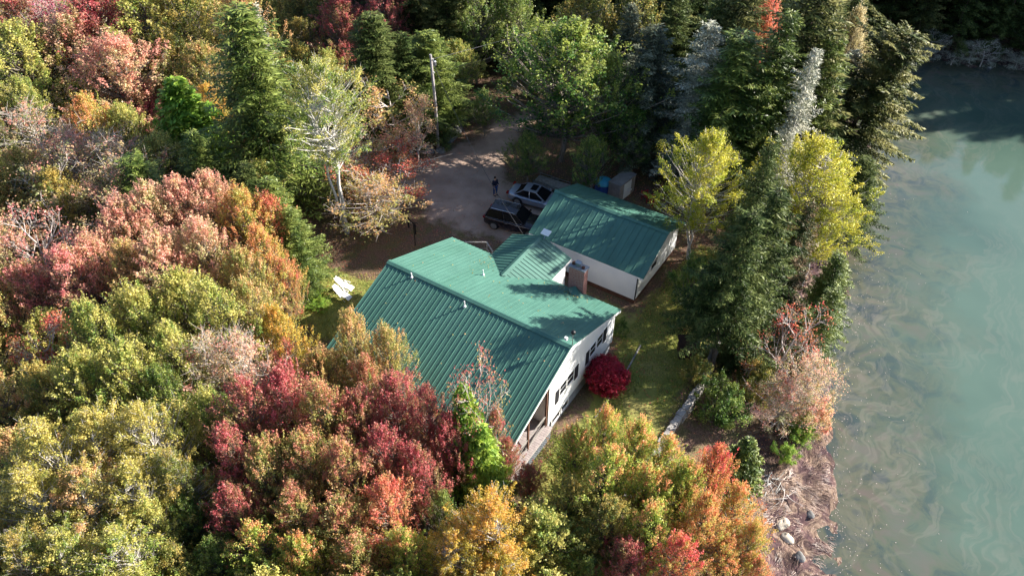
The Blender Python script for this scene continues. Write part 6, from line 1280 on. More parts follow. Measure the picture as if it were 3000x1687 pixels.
 ('M', -44.56, 19.65, 6.5, 2.2, 'olive', 'olive maple left of the olive maple cut by the top edge', 'olive maples, left woods', None),
 ('M', -13.6, -14.09, 6.5, 2.2, 'ygreen', 'yellow-green maple right of the half bare rusty maple at the left edge', 'yellow-green maples, left edge', None),
 ('M', -14.49, 0.03, 6.5, 2.2, 'olive', 'olive maple right of the tallest pale orange-pink maple of the salmon row', 'olive maples, left woods', None),
 ('M', -41.65, 15.03, 6.5, 2.2, 'olive', 'olive maple below the yellow-green maple cut by the top edge', 'olive maples, left woods', None),
 ('M', -52.21, 24.07, 6.5, 2.2, 'ygreen', 'leftmost yellow-green maple above the olive maple cut by the top edge', 'yellow-green maples, left woods', None),
 ('M', -58.74, 18.18, 6.5, 2.2, 'ygreen', 'leftmost yellow-green maple above the dark crimson maple behind the salmon maple', 'yellow-green maples, left woods', None),
 ('M', -32.21, 0.98, 6.5, 2.2, 'olive', 'olive maple below the orange and gold maple under the salmon maple', 'olive maples, left woods', None),
 ('M', -30.88, 17.55, 6.5, 2.2, 'ygreen', 'yellow-green maple above the big broad green spruce, tallest conifer of the left half', 'yellow-green maples, left woods', None),
 ('M', -57.85, 21.15, 6.5, 2.2, 'ygreen', 'third yellow-green maple above the dark crimson maple behind the salmon maple', 'yellow-green maples, left woods', None),
 ('M', -33.05, -10.52, 8.3, 2.2, 'ygreen', 'leftmost farther yellow-green maple left of the bare-branched maple with dull leaves at the left edge', 'yellow-green maples, left edge', None),
 ('M', 3.99, -27.1, 8.7, 2.2, 'ochre', 'farther ochre maple below the olive birch filling the bottom left corner', 'ochre maples, left edge', None),
 ('M', -38.25, -3.29, 7.7, 2.2, 'ochre', 'ochre maple left of the thinning pinkish green maple at the left edge, twigs showing', 'ochre maples, left edge', None),
 ('M', -44.06, -3.48, 7.7, 2.2, 'salmon', 'fifth farther pinkish maple left of the rounded yellow-green maple at the left edge near the', 'pinkish maples, left edge', None),
 ('M', -59.66, 22.9, 6.5, 2.2, 'ygreen', 'rightmost yellow-green maple above the dark crimson maple behind the salmon maple', 'yellow-green maples, left woods', None),
 ('M', -28.32, -15.61, 8.7, 2.2, 'ochre', 'leftmost farther ochre maple left of the bare twiggy maple with a few red leaves', 'ochre maples, left edge', None),
 ('M', -52.86, 9.68, 8.1, 2.2, 'salmon', 'pinkish maple right of the dusky crimson maple in the top left corner', 'pinkish maples, left edge', None),
 ('M', -38.82, -10.31, 8.2, 2.2, 'salmon', 'leftmost farther pinkish maple left of the thinning pinkish green maple at the left edge, twigs', 'pinkish maples, left edge', None),
 ('M', -10.36, -12.26, 6.5, 2.2, 'olive', 'olive maple right of the yellow-green maple in front of the reddest maple', 'olive maples, left woods', None),
 ('M', -49.16, 13.92, 6.5, 2.2, 'ygreen', 'yellow-green maple below the dark crimson maple behind the salmon maple', 'yellow-green maples, left woods', None),
 ('M', -16.23, -1.69, 6.5, 2.2, 'olive', 'olive maple right of the pale pink maple at the middle of the salmon row', 'olive maples, left woods', None),
 ('M', -22.84, 18.55, 6.5, 2.2, 'ygreen', 'yellow-green maple left of the small shaded crimson maple under the top edge one', 'yellow-green maples, left woods', None),
 ('M', -35.9, 15.81, 6.5, 2.2, 'olive', 'olive maple above the olive and gold maple touching the left side', 'olive maples, left woods', None),
 ('M', -27.19, -10.43, 8.0, 2.2, 'ochre', 'rightmost farther ochre maple left of the bare-branched maple with dull leaves at the left edge', 'ochre maples, left edge', None),
 ('M', -44.57, -0.58, 8.5, 2.2, 'ygreen', 'second farther yellow-green maple left of the rounded yellow-green maple at the left edge near the', 'yellow-green maples, left edge', None),
 ('M', -54.91, 26.05, 6.5, 2.2, 'olive', 'leftmost olive maple above the olive maple cut by the top edge', 'olive maples, left woods', None),
 ('M', -35.53, 3.38, 6.5, 2.2, 'ygreen', 'yellow-green maple above the orange and gold maple under the salmon maple', 'yellow-green maples, left woods', None),
 ('M', -46.72, 25.92, 6.5, 2.2, 'olive', 'rightmost olive maple above the olive maple cut by the top edge', 'olive maples, left woods', None),
 ('M', -24.1, 14.73, 6.5, 2.2, 'olive', 'olive maple below the grey dead snag at the right shoulder', 'olive maples, left woods', None),
 ('M', -52.41, 26.75, 6.5, 2.2, 'ygreen', 'second yellow-green maple above the olive maple cut by the top edge', 'yellow-green maples, left woods', None),
 ('M', 14.0, -19.16, 7.7, 2.2, 'ochre', 'farther ochre maple below the rusty maple at the bottom edge', 'ochre maples, bottom edge', None),
 ('M', -43.98, 25.93, 6.5, 2.2, 'olive', 'olive maple above the dull golden treetop above the big spruce', 'olive maples, left woods', None),
 ('M', -15.58, -20.9, 7.7, 2.2, 'olive', 'second farther olive maple left of the olive maple at the left edge below the rusty', 'olive maples, left edge', None),
 ('M', -44.1, 16.25, 6.5, 2.2, 'olive', 'olive maple right of the yellow-green maple cut by the top edge', 'olive maples, left woods', None),
 ('M', -59.99, -1.02, 8.2, 2.2, 'salmon', 'leftmost farther pinkish maple left of the dusky crimson maple in the top left corner', 'pinkish maples, left edge', None),
 ('M', -14.6, 2.95, 6.5, 2.2, 'ygreen', 'yellow-green maple above the dark spruce behind the red-orange maple', 'yellow-green maples, left woods', None),
 ('M', -33.38, -5.67, 8.9, 2.2, 'olive', 'olive maple left of the thinning pinkish green maple at the left edge, twigs showing', 'olive maples, left edge', None),
 ('M', -37.07, 21.11, 6.5, 2.2, 'ygreen', 'rightmost yellow-green maple below the dull golden treetop above the big spruce', 'yellow-green maples, left woods', None),
 ('M', 16.71, -9.44, 6.5, 2.2, 'ygreen', 'yellow-green maple below the thin olive sapling between deck and golden birch', 'yellow-green maples, left woods', None),
 ('M', -43.26, -7.62, 7.6, 2.2, 'olive', 'leftmost farther olive maple left of the thinning pinkish green maple at the left edge, twigs', 'olive maples, left edge', None),
 ('M', -53.19, 7.01, 8.6, 2.2, 'olive', 'rightmost olive maple left of the dusky crimson maple in the top left corner', 'olive maples, left edge', None),
 ('M', -15.39, 23.59, 6.5, 2.2, 'olive', 'olive maple below the green spruce left of the utility pole', 'olive maples, left woods', None),
 ('M', -25.58, 18.23, 6.5, 2.2, 'olive', 'rightmost olive maple right of the grey dead snag at the right shoulder', 'olive maples, left woods', None),
 ('M', -34.19, 26.71, 6.5, 2.2, 'olive', 'leftmost olive maple left of the shaded crimson maple at the top edge', 'olive maples, left woods', None),
 ('M', -26.01, -16.58, 8.2, 2.2, 'ochre', 'second farther ochre maple left of the bare twiggy maple with a few red leaves', 'ochre maples, left edge', None),
 ('M', -16.95, 25.46, 6.5, 2.2, 'ygreen', 'yellow-green maple above the green spruce left of the utility pole', 'yellow-green maples, left woods', None),
 ('M', 16.32, -14.1, 6.5, 2.2, 'olive', 'olive maple below the low golden birch at the bottom centre edge', 'olive maples, bottom edge', None),
 ('M', -39.43, 24.83, 6.5, 2.2, 'ygreen', 'leftmost yellow-green maple right of the dull golden treetop above the big spruce', 'yellow-green maples, left woods', None),
 ('M', -11.34, -21.36, 8.2, 2.2, 'ochre', 'farther ochre maple left of the olive maple at the left edge below the rusty one', 'ochre maples, left edge', None),
 ('M', -16.84, -8.62, 6.5, 2.2, 'ygreen', 'yellow-green maple right of the salmon red maple behind the reddest one', 'yellow-green maples, left woods', None),
 ('M', -21.72, -15.96, 7.6, 2.2, 'ochre', 'farther ochre maple left of the red maple against the left edge below the bare twiggy', 'ochre maples, left edge', None),
]

# ------------------------------------------------------------------ trees
def leaf_quads(C, Nn, size, aspect, rs, droop=0.0):
    """diamond leaves at centres C with normals Nn"""
    n = len(C); t = rs.normal(size=(n, 3)); t[:, 2] -= droop; t -= Nn * (t * Nn).sum(1, keepdims=True); t /= np.linalg.norm(t, axis=1, keepdims=True) + 1e-9
    b = np.cross(Nn, t); s = (size * (0.65 + 0.7 * rs.rand(n)))[:, None] if np.ndim(size) == 0 else size[:, None]
    fold = Nn * s * 0.16
    V = np.stack([C - t * s * .5, C + b * s * .5 * aspect + fold, C + t * s * .5, C - b * s * .5 * aspect + fold], 1)
    return V.reshape(-1, 3), np.arange(4 * n).reshape(n, 4)
def unit(v): return v / (np.linalg.norm(v, axis=-1, keepdims=True) + 1e-9)
class Tubes:
    def __init__(s): s.P = []; s.F = []; s.n = 0
    def add(s, pts, rad, k=5):
        pts = np.asarray(pts, float); rad = np.asarray(rad, float); m = len(pts)
        d = unit(np.gradient(pts, axis=0)); a = unit(np.cross(d, np.array([.31, .2, .93]))); b = np.cross(d, a)
        ang = np.arange(k) * 2 * np.pi / k
        ring = pts[:, None] + rad[:, None, None] * (a[:, None] * np.cos(ang)[None, :, None] + b[:, None] * np.sin(ang)[None, :, None])
        s.P.append(ring.reshape(-1, 3)); i = np.arange(m - 1)[:, None] * k + np.arange(k)[None] + s.n; j = np.arange(m - 1)[:, None] * k + (np.arange(k)[None] + 1) % k + s.n
        s.F.append(np.stack([i, j, j + k, i + k], -1).reshape(-1, 4)); s.n += m * k
    def mesh(s, name): return np_mesh(name, np.vstack(s.P), np.vstack(s.F), None, smooth=True)
def bez(p0, p1, p2, n): t = np.linspace(0, 1, n)[:, None]; return (1 - t) ** 2 * p0 + 2 * t * (1 - t) * p1 + t * t * p2
def profile(u, kind):    # crown radius at relative height u (0 bottom .. 1 top)
    if kind == 'maple': return np.clip(np.sin(np.pi * np.clip(u, 0, 1) ** 0.72) ** 0.62, 0.10, 1)
    if kind == 'round': return np.sqrt(np.clip(1 - (2 * u - 1) ** 2, .02, 1))
    if kind == 'birch': return np.clip(np.sin(np.pi * np.clip(u, 0, 1) ** 0.85) ** 0.55, 0.08, 1)
    return 1 - u * .5
def decid(name, seed, H=10., R=2.6, z0=.28, nc=85, lp=170, leaf=.15, kind='maple', cr=.42, cl=(.8, 1.6), twigs=2, up=.75, stems=1, gap=0.0, trunk=.13):
    """tapered trunk with limbs, each limb ending in an upswept plume of leaves"""
    rs = np.random.RandomState(seed); tb = Tubes(); LC = []; LN = []; TIP = []; CLI = []
    stemsP = []
    for k in range(stems):
        a = rs.rand() * 6.28; sp = 0 if stems == 1 else R * .33
        top = np.array([math.cos(a + k * 2.1) * sp, math.sin(a + k * 2.1) * sp, H * (.86 if k == 0 else .70 + .1 * rs.rand())])
        mid = np.array([rs.normal() * .25 + top[0] * .2, rs.normal() * .25 + top[1] * .2, H * .45]); P = bez(np.array([0, 0, -.3]), mid, top, 14)
        P[1:-1, :2] += rs.normal(size=(12, 2)) * .05; tb.add(P, np.linspace(trunk if k == 0 else trunk * .75, .02, 14), 7); stemsP.append(P)
    lob = rs.rand(6) * 6.28
    LB = 0.0 if name == 'round_bush' else 1.0
    for c in range(nc):
        u = (c + rs.rand()) / nc; u = u ** 0.85; ang = c * 2.39996 + rs.normal() * .3
        lobe = 1 + LB * (.26 * math.sin(2 * ang + lob[0] + 4 * u) + .20 * math.sin(3 * ang + lob[1] - 7 * u) + .14 * rs.normal())
        rr = R * float(profile(np.array(u), kind)) * lobe * (rs.rand() ** 0.38 if rs.rand() > .12 else rs.rand() * .6)
        z = H * (z0 + (1 - z0) * u * .93); ce = np.array([rr * math.cos(ang), rr * math.sin(ang), z])
        if rs.rand() < gap: continue
        st = stemsP[rs.randint(len(stemsP))]; zs = max(H * z0 * .7, z - rr * (.9 if kind != 'birch' else .5) - .5); i = int(np.argmin(np.abs(st[:, 2] - zs))); a0 = st[i]
        out = unit(np.array([ce[0], ce[1], 0.0])); ax = unit(out * (1 - up) * (.4 + rr / R) + np.array([0, 0, up]) + rs.normal(size=3) * .13)
        ln = rs.uniform(*cl) * (1.5 if (kind == 'maple' and rs.rand() < .16) else 1.0); tipp = ce + ax * ln * .5; bot = ce - ax * ln * .5
        tb.add(bez(a0, a0 * .45 + bot * .55 + np.array([0, 0, -.12 * rr]), bot, 6), np.linspace(max(.02, trunk * .32), .014, 6), 4)
        tb.add(np.stack([bot, ce + rs.normal(size=3) * .06, tipp]), [.014, .009, .004], 3)
        for t in range(twigs):
            q = bot + (tipp - bot) * rs.rand(); dv = unit(rs.normal(size=3) + ax * 1.2); tb.add(np.stack([q, q + dv * cr * .7, q + dv * cr * 1.25 + np.array([0, 0, .08])]), [.011, .008, .004], 3)
        n = int(lp * (.4 + 1.2 * rs.rand())); t = rs.rand(n) ** .85; w = cr * (1.25 - .85 * t) * (.4 + 1.0 * rs.rand() ** 1.3)
        off = rs.normal(size=(n, 3)) * .55 * w[:, None]; pos = bot + (tipp - bot) * (t * 1.12)[:, None] + off
        if kind == 'birch': pos[:, 2] -= (np.linalg.norm(off[:, :2], axis=1) ** 2) * .7
        nn = unit(unit(off) * .7 + rs.normal(size=(n, 3)) * .75 + np.array([0, 0, .85])); LC.append(pos); LN.append(nn)
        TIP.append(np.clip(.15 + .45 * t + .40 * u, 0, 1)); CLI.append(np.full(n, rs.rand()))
    LC = np.vstack(LC); LN = np.vstack(LN)
    V, F = leaf_quads(LC, LN, leaf, .72, rs, .4)
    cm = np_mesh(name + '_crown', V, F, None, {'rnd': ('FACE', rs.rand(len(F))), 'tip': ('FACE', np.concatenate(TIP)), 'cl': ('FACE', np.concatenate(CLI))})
    return dict(crown=cm, trunk=tb.mesh(name + '_trunk'), H=float(LC[:, 2].max()), R=float(np.percentile(np.hypot(LC[:, 0], LC[:, 1]), 94)))
def sparse(name, seed, H=8., R=2.4, leaves=2600, leaf=.13, n0=9, depth=3, spread=.55, clump=.16):
    """thin crown: forking bare twigs with a few leaves left on"""
    rs = np.random.RandomState(seed); tb = Tubes(); ends = []
    def grow(p, d, ln, r, lv):
        q = p + d * ln; m = (p + q) / 2 + rs.normal(size=3) * ln * .07; tb.add(bez(p, m, q, 4), np.linspace(r * 1.45, r * .9, 4), 4 if lv < 2 else 3)
        if lv >= depth: ends.append((q, d)); ends.append(((p + q) / 2, d)); return
        for k in range(rs.randint(3, 5)):
            nd = unit(d + rs.normal(size=3) * spread + np.array([0, 0, .22])); s = p + (q - p) * rs.uniform(.45, 1.0); grow(s, nd, ln * rs.uniform(.5, .78), r * .55, lv + 1)
    tr = bez(np.array([0, 0, -.2]), np.array([rs.normal() * .3, rs.normal() * .3, H * .4]), np.array([rs.normal() * .3, rs.normal() * .3, H * .72]), 9); tb.add(tr, np.linspace(.10, .035, 9), 6)
    for k in range(n0):
        u = .25 + .75 * (k + rs.rand()) / n0; p = tr[min(8, int(u * 8))]; a = k * 2.4 + rs.normal() * .4; e = .35 + .75 * u
        d = unit(np.array([math.cos(a), math.sin(a), e])); grow(p, d, R * rs.uniform(.55, .85) * (1.15 - .35 * u), .035, 0)
    E = np.array([e[0] for e in ends]); D = np.array([e[1] for e in ends]); w = rs.rand(len(E)) ** 2.2; w /= w.sum(); idx = rs.choice(len(E), leaves, p=w)
    LC = E[idx] + rs.normal(size=(leaves, 3)) * clump + D[idx] * rs.rand(leaves, 1) * .15; LN = unit(rs.normal(size=(leaves, 3)) + np.array([0, 0, .5])); V, F = leaf_quads(LC, LN, leaf, .72, rs, .5)
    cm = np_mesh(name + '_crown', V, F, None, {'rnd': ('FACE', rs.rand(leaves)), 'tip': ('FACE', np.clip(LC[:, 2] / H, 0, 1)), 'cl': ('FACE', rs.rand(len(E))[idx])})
    return dict(crown=cm, trunk=tb.mesh(name + '_trunk'), H=float(LC[:, 2].max()), R=float(np.percentile(np.hypot(LC[:, 0], LC[:, 1]), 95)))
def spruce(name, seed, H=14., R=2.4, z0=.10, dens=1.0, droop=.30, fr=.20, bare=0.0, ragged=.25, lev=.34, pw=.68):
    rs = np.random.RandomState(seed); tb = Tubes(); LC = []; LT = []; LS = []; TIP = []; CL = []
    tr = np.stack([np.zeros(10), np.zeros(10), np.linspace(-.3, H, 10)], 1); tr[1:-1, :2] += rs.normal(size=(8, 2)) * .05; tb.add(tr, np.linspace(.17, .01, 10), 7)
    z = H * z0; sect = 1 + ragged * rs.normal(size=(8,)) * .5
    while z < H - .15:
        u = z / H; n = int(rs.uniform(5, 8)); a0 = rs.rand() * 6.28
        for k in range(n):
            a = a0 + k * 6.283 / n + rs.normal() * .2; ln = R * (1 - (u - z0 * .3)) ** pw * (1 + ragged * rs.normal()) * sect[int(a / 6.283 * 8) % 8]
            ln = max(ln, .12); 
            if rs.rand() < bare * .6: ln *= .6
            d = np.array([math.cos(a), math.sin(a), 0]); rise = .55 * u ** 2; m = 5
            s = np.linspace(0, 1, m)[:, None]; P = np.array([0, 0, z]) + d * ln * s + np.array([0, 0, 1]) * (ln * (rise * s - droop * (1 - u * .6) * s ** 1.5 + .22 * np.clip(s - .6, 0, 1) ** 1.0))
            tb.add(P, np.linspace(.028 * (1 - u) + .008, .004, m), 3)
            if rs.rand() < bare: continue
            side = np.array([-d[1], d[0], 0]); q = np.arange(.16 if u > .2 else .3, 1.0, .085 / max(ln, .25) / dens)
            for t in q:
                c = np.array([np.interp(t, s[:, 0], P[:, j]) for j in range(3)]); w = (.10 + .34 * ln ** .5 * (1 - t) ** .7 + .06) * (.7 + .6 * rs.rand())
                for sg in (-1, 1):
                    tv = unit(side * sg * .8 + d * .62 + np.array([0, 0, -.18 + rs.normal() * .16])); k2 = max(1, int(w / .115))
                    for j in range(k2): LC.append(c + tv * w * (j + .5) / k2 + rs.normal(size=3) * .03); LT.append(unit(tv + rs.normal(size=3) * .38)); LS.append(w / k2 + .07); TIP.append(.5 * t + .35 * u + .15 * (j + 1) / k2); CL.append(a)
            LC.append(P[-1]); LT.append(unit(d + np.array([0, 0, .3]))); LS.append(.25); TIP.append(1); CL.append(a)
        z += lev * rs.uniform(.7, 1.2) * (1.15 - .55 * u)
    LC = np.array(LC); LT = np.array(LT); LS = np.array(LS); n = len(LC)
    up = unit(np.array([0, 0, 1.0]) + rs.normal(size=(n, 3)) * .45); B = unit(np.cross(LT, up)); N = np.cross(B, LT); hl = (LS * .62)[:, None]; wd = (LS * fr * .5 + .012)[:, None]
    V = np.stack([LC - LT * hl, LC + B * wd - LT * hl * .1, LC + LT * hl, LC - B * wd - LT * hl * .1 + N * wd * .5], 1).reshape(-1, 3); F = np.arange(4 * n).reshape(n, 4)
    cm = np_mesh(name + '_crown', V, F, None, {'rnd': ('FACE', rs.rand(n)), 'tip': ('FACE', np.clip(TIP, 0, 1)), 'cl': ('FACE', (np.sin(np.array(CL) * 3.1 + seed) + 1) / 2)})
    return dict(crown=cm, trunk=tb.mesh(name + '_trunk'), H=H, R=float(np.percentile(np.hypot(LC[:, 0], LC[:, 1]), 90)))

VAR = {
 'M': [decid('maple', 11 + i, H=10, R=2.5, nc=[400, 340, 430, 370, 400][i], lp=58, leaf=.108, cr=.30, cl=(.4, 1.25), twigs=1, up=[.78, .7, .82, .75, .68][i], gap=[.12, .22, .10, .18, .14][i]) for i in range(5)],
 'B': [decid('birch', 31 + i, H=11, R=2.6, z0=.30, nc=270, lp=112, leaf=.085, kind='birch', cr=.34, cl=(.4, .9), up=.55, stems=2, twigs=2, trunk=.12) for i in range(3)],
 'P': [sparse('thin_tree', 51 + i, leaves=[2400, 3600, 1300][i]) for i in range(3)],
 'Q': [decid('thin_maple', 61 + i, H=10, R=2.5, nc=90, lp=60, leaf=.115, cr=.6, twigs=8, up=.7, gap=.05) for i in range(2)],
 'S': [spruce('spruce', 71 + i, R=[2.4, 2.2, 2.7, 2.3][i], ragged=[.26, .36, .30, .42][i], droop=[.30, .38, .22, .34][i]) for i in range(4)],
 'W': [decid('tall_birch', 39, H=14, R=2.6, z0=.46, nc=270, lp=105, leaf=.085, kind='birch', cr=.34, cl=(.4, .9), up=.5, stems=3, twigs=3, trunk=.15, gap=.05)],
 'T': [spruce('tall_spruce', 171 + i, R=[2.4, 2.6, 2.3][i], z0=.30, ragged=[.32, .4, .36][i], droop=[.36, .30, .25][i], pw=.85) for i in range(3)],
 'D': [spruce('dead_spruce', 81 + i, H=14, R=1.9, dens=.95, bare=.2, ragged=.4, fr=.15, droop=.45, lev=.4) for i in range(2)],
 'L': [spruce('leaning_spruce', 91, H=15, R=2.9, z0=.25, ragged=.42, droop=.12, lev=.52, dens=1.9, fr=.22, pw=.6)],
 'C': [spruce('young_fir', 95 + i, H=6, R=1.5, z0=.03, dens=1.2, lev=.20, droop=.10, fr=.36, pw=.85) for i in range(2)],
 'R': [decid('round_bush', 99, H=2.5, R=1.25, z0=.06, nc=420, lp=95, leaf=.07, kind='round', cr=.20, cl=(.10, .2), twigs=0, up=.3, trunk=.05)],
 'K': [decid('bush', 97 + i, H=2.4, R=1.45, z0=.10, nc=70, lp=190, leaf=.085, kind='round', cr=.30, cl=(.3, .6), twigs=1, up=.5, trunk=.05) for i in range(2)],
}
KIND = {'M': ('maple_tree', 'maple'), 'B': ('birch_tree', 'birch'), 'P': ('sparse_tree', 'tree'), 'Q': ('thinning_maple', 'maple'), 'S': ('spruce_tree', 'spruce'), 'D': ('dead_spruce', 'dead tree'),
        'L': ('leaning_spruce', 'spruce'), 'C': ('young_fir', 'fir'), 'K': ('shrub', 'shrub'), 'R': ('round_bush', 'bush'), 'T': ('spruce_tree', 'spruce'), 'W': ('birch_tree', 'birch')}
BARKS = {'M': 'bark', 'B': 'bark_birch', 'P': 'bark_pale', 'Q': 'bark_pale', 'S': 'bark_dark', 'D': 'bark_silver', 'L': 'bark_dark', 'C': 'bark_dark', 'K': 'bark', 'R': 'bark', 'T': 'bark_dark', 'W': 'bark_white'}
_cnt = {}
def plant(kind, x, y, h, rad, pal, label, group=None, lean=None, name=None, cat=None, var=None, z=None, rz=None):
    i = _cnt.get(kind, 0); _cnt[kind] = i + 1
    v = VAR[kind][(i if var is None else var) % len(VAR[kind])]; nm, ct = KIND[kind]
    s = h / v['H']; sr = rad / v['R']
    root = empty(name or nm, (x, y, (gz(x, y) if z is None else z) - .02), (i * 1.7 + x) % 6.28 if rz is None else rz, label, cat or ct, group); root.scale = (sr, sr, s)
    if lean: 
        root.rotation_mode = 'XYZ'; root.rotation_euler = (Matrix.Rotation(lean[0], 3, Vector((-math.sin(lean[1]), math.cos(lean[1]), 0))) @ Matrix.Rotation(root.rotation_euler.z, 3, 'Z')).to_euler()
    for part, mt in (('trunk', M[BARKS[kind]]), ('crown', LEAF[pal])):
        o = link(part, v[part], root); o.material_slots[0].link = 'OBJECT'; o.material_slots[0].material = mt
    return root
for (kind, x, y, h, rad, pal, label, group, lean) in TREES: plant(kind, x, y, h, rad, pal, label, group, lean)

# ------------------------------------------------------------------ cars
def car(name, loc, rz, paint, sp, label, suv):
    root = empty(name, loc, R(rz), label, 'suv' if suv else 'car'); xs = sp['body']; mb = MB(); K = []
    for (x, zt, hw, zb) in xs:
        half = [(0, zt + .035), (hw * .6, zt + .022), (hw * .9, zt - .03), (hw * .985, zt - .13), (hw, zt * .5 + .22), (hw * .985, .42), (hw * .93, zb + .04), (hw * .7, zb), (0, zb)]
        K.append([(x, y, z) for y, z in half] + [(x, -y, z) for y, z in reversed(half[1:-1])])
    n = len(K[0]); vs = [p for k in K for p in k]; fs = []
    for i in range(len(K) - 1):
        for j in range(n): fs.append((i * n + j, i * n + (j + 1) % n, (i + 1) * n + (j + 1) % n, (i + 1) * n + j))
    fs.append(tuple(range(n - 1, -1, -1))); fs.append(tuple(range((len(K) - 1) * n, len(K) * n))); mb.add(vs, [tuple(reversed(f)) for f in fs])
    body = mb.build('body', paint, root, smooth=True); sub = body.modifiers.new('sub', 'SUBSURF'); sub.levels = sub.render_levels = 1
    c = sp['cab']; xb0, xr0, xr1, xb1, zb, zr, hb, hr = c   # rear belt, roof rear, roof front, screen base
    def ring(x, z, h): return [Vector((x, h, z)), Vector((x, -h, z))]
    B0, R0, R1, B1 = ring(xb0, zb, hb * .9), ring(xr0, zr - .03, hr * .95), ring(xr1, zr, hr), ring(xb1, zb, hb * .93); xm = (xb0 + xb1) / 2
    Bm = ring(xm, zb, hb); Rm = ring((xr0 + xr1) / 2, zr + .035, hr * 1.03)
    MB().slab([R0[0], R0[1], Rm[1], R1[1], R1[0], Rm[0]], .05) if False else None
    mb = MB(); P = []
    for q in (R0, Rm, R1): P += [q[0], Vector((q[0].x, 0, q[0].z + .03)), q[1]]
    mb.add(P + [p - Vector((0, 0, .045)) for p in P], [(0, 1, 4, 3), (1, 2, 5, 4), (3, 4, 7, 6), (4, 5, 8, 7), (12, 13, 10, 9), (13, 14, 11, 10), (15, 16, 13, 12), (16, 17, 14, 13), (0, 3, 12, 9), (3, 6, 15, 12), (5, 2, 11, 14), (8, 5, 14, 17), (1, 0, 9, 10), (2, 1, 10, 11), (6, 7, 16, 15), (7, 8, 17, 16)])
    roof = mb.build('roof', paint, root, smooth=False, bevel=.02)
    lo = Vector((0, 0, .05)); e = .965
    def quad(nm, a, b, cc, d):
        a, b, cc, d = map(Vector, (a, b, cc, d)); ce = (a + b + cc + d) / 4; q = [ce + (p - ce) * .93 for p in (a, b, cc, d)]; nn = (q[1] - q[0]).cross(q[2] - q[0]).normalized()
        if nn.dot(ce - Vector((xm, 0, .9))) < 0: nn = -nn
        q2 = [p - nn * .02 for p in q]; MB().hexa(q2 + q if nn.z > 0 else q + q2).build(nm, M['car_glass'], root)
    quad('windshield', R1[0] - lo, R1[1] - lo, B1[1], B1[0]); quad('rear_window', R0[1] - lo, R0[0] - lo, B0[0], B0[1])
    for s in (0, 1):
        quad('side_window', Bm[s], Rm[s] - lo, R0[s] - lo, B0[s]); quad('side_window', B1[s], R1[s] - lo, Rm[s] - lo, Bm[s])
    for s in (0, 1):
        for a, b in ((B0[s], R0[s]), (Bm[s], Rm[s]), (B1[s], R1[s])): MB().bar(a - Vector((0, 0, .05)), b - Vector((0, 0, .03)), .055, .075).build('pillar', paint, root)
    MB().bar(B1[0], B1[1], .04).build('cowl', paint, root)
    mb = MB(); mb.hexa([B0[0] * .98, B0[1] * .98, B1[1] * .98, B1[0] * .98] + [v + Vector((0, 0, .05)) for v in (B0[0] * .98, B0[1] * .98, B1[1] * .98, B1[0] * .98)]); mb.build('interior', M['black'], root)
    for x in sp['axles']:
        for s in (1, -1):
            hw = sp['hw']; mb = MB(); w = MB(); y = s * (hw - .10); prof = [(.20, -.11), (.33, -.11), (.355, -.08), (.355, .08), (.33, .11), (.20, .11)]
            Mt = Matrix.Translation((x, y, .355)) @ Matrix.Rotation(R(90), 4, 'X')
            def lath(m, pr, nn=28):
                t = MB().lathe(pr, (0, 0, 0), nn); m.add([Mt @ Vector(v) for v in t.V], t.F)
            lath(mb, prof); wh = mb.build('wheel', M['black'], root, smooth=True)
            w = MB(); lath(w, [(.21, -.075), (.21, .075)]); 
            for k in range(5):
                a = k * 1.2566; zc = -.12 * s; w.bar(Mt @ Vector((.03 * math.cos(a), .03 * math.sin(a), zc)), Mt @ Vector((.245 * math.cos(a), .245 * math.sin(a), zc)), .045, .012)
            rg = MB(); lath(rg, [(.225, -.118), (.255, -.118), (.255, .118), (.225, .118)]); w.add(rg.V, rg.F); w.build('rim', M['grey_metal'], wh)
            ar = MB()
            for k in range(11):
                a0, a1 = math.pi * k / 11 - .0, math.pi * (k + 1) / 11; yy = s * (hw - .012)
                p = [Vector((x + rr * math.cos(a), yy + s * o, .36 + rr * math.sin(a))) for o in (0, .03) for rr, a in ((.375, a0), (.43, a0), (.43, a1), (.375, a1))]; ar.hexa(p)
            ar.build('wheel_arch', M['black'], root)
    for s in (1, -1):
        MB().hexa([Vector((sp['body'][-3][0] - .12, s * .55, .62)), Vector((sp['body'][-2][0] + .04, s * .5, .60)), Vector((sp['body'][-3][0] + .05, s * .84, .62)), Vector((sp['body'][-3][0] - .25, s * .86, .64))] + [Vector((sp['body'][-3][0] - .12, s * .55, .78)), Vector((sp['body'][-2][0] + .03, s * .5, .74)), Vector((sp['body'][-3][0] + .05, s * .82, .78)), Vector((sp['body'][-3][0] - .25, s * .85, .80))]).build('headlight', M['glass_clear'], root)
        MB().box(sp['body'][0][0] - .03, sp['body'][0][0] + .12, s * .55 - .0 if s > 0 else -.82, .82 if s > 0 else -.55, .80, .96).build('tail_light', M['red_plastic'], root)
        mb = MB(); mb.box(xb1 - .28, xb1 - .14, min(s * hb, s * (hb + .20)), max(s * hb, s * (hb + .20)), zb + .02, zb + .16); mb.build('mirror', paint, root, bevel=.02)
    mb = MB(); 
    for s in (1, -1):
        a = sp['hw'] * .998; mb.bar((xb0 + .1, s * hb * 1.02, zb + .01), (xb1 - .05, s * hb * 1.02, zb + .01), .03, .018)
        if suv: mb.bar((xr0 + .15, s * hr * .93, zr + .06), (xr1 - .1, s * hr * .93, zr + .06), .035, .03)
        for xx in (-.55, .35): mb.bar((xx, s * (a + .012), .86), (xx + .16, s * (a + .012), .86), .018, .02)
    mb.build('trim', M['chrome'], root)
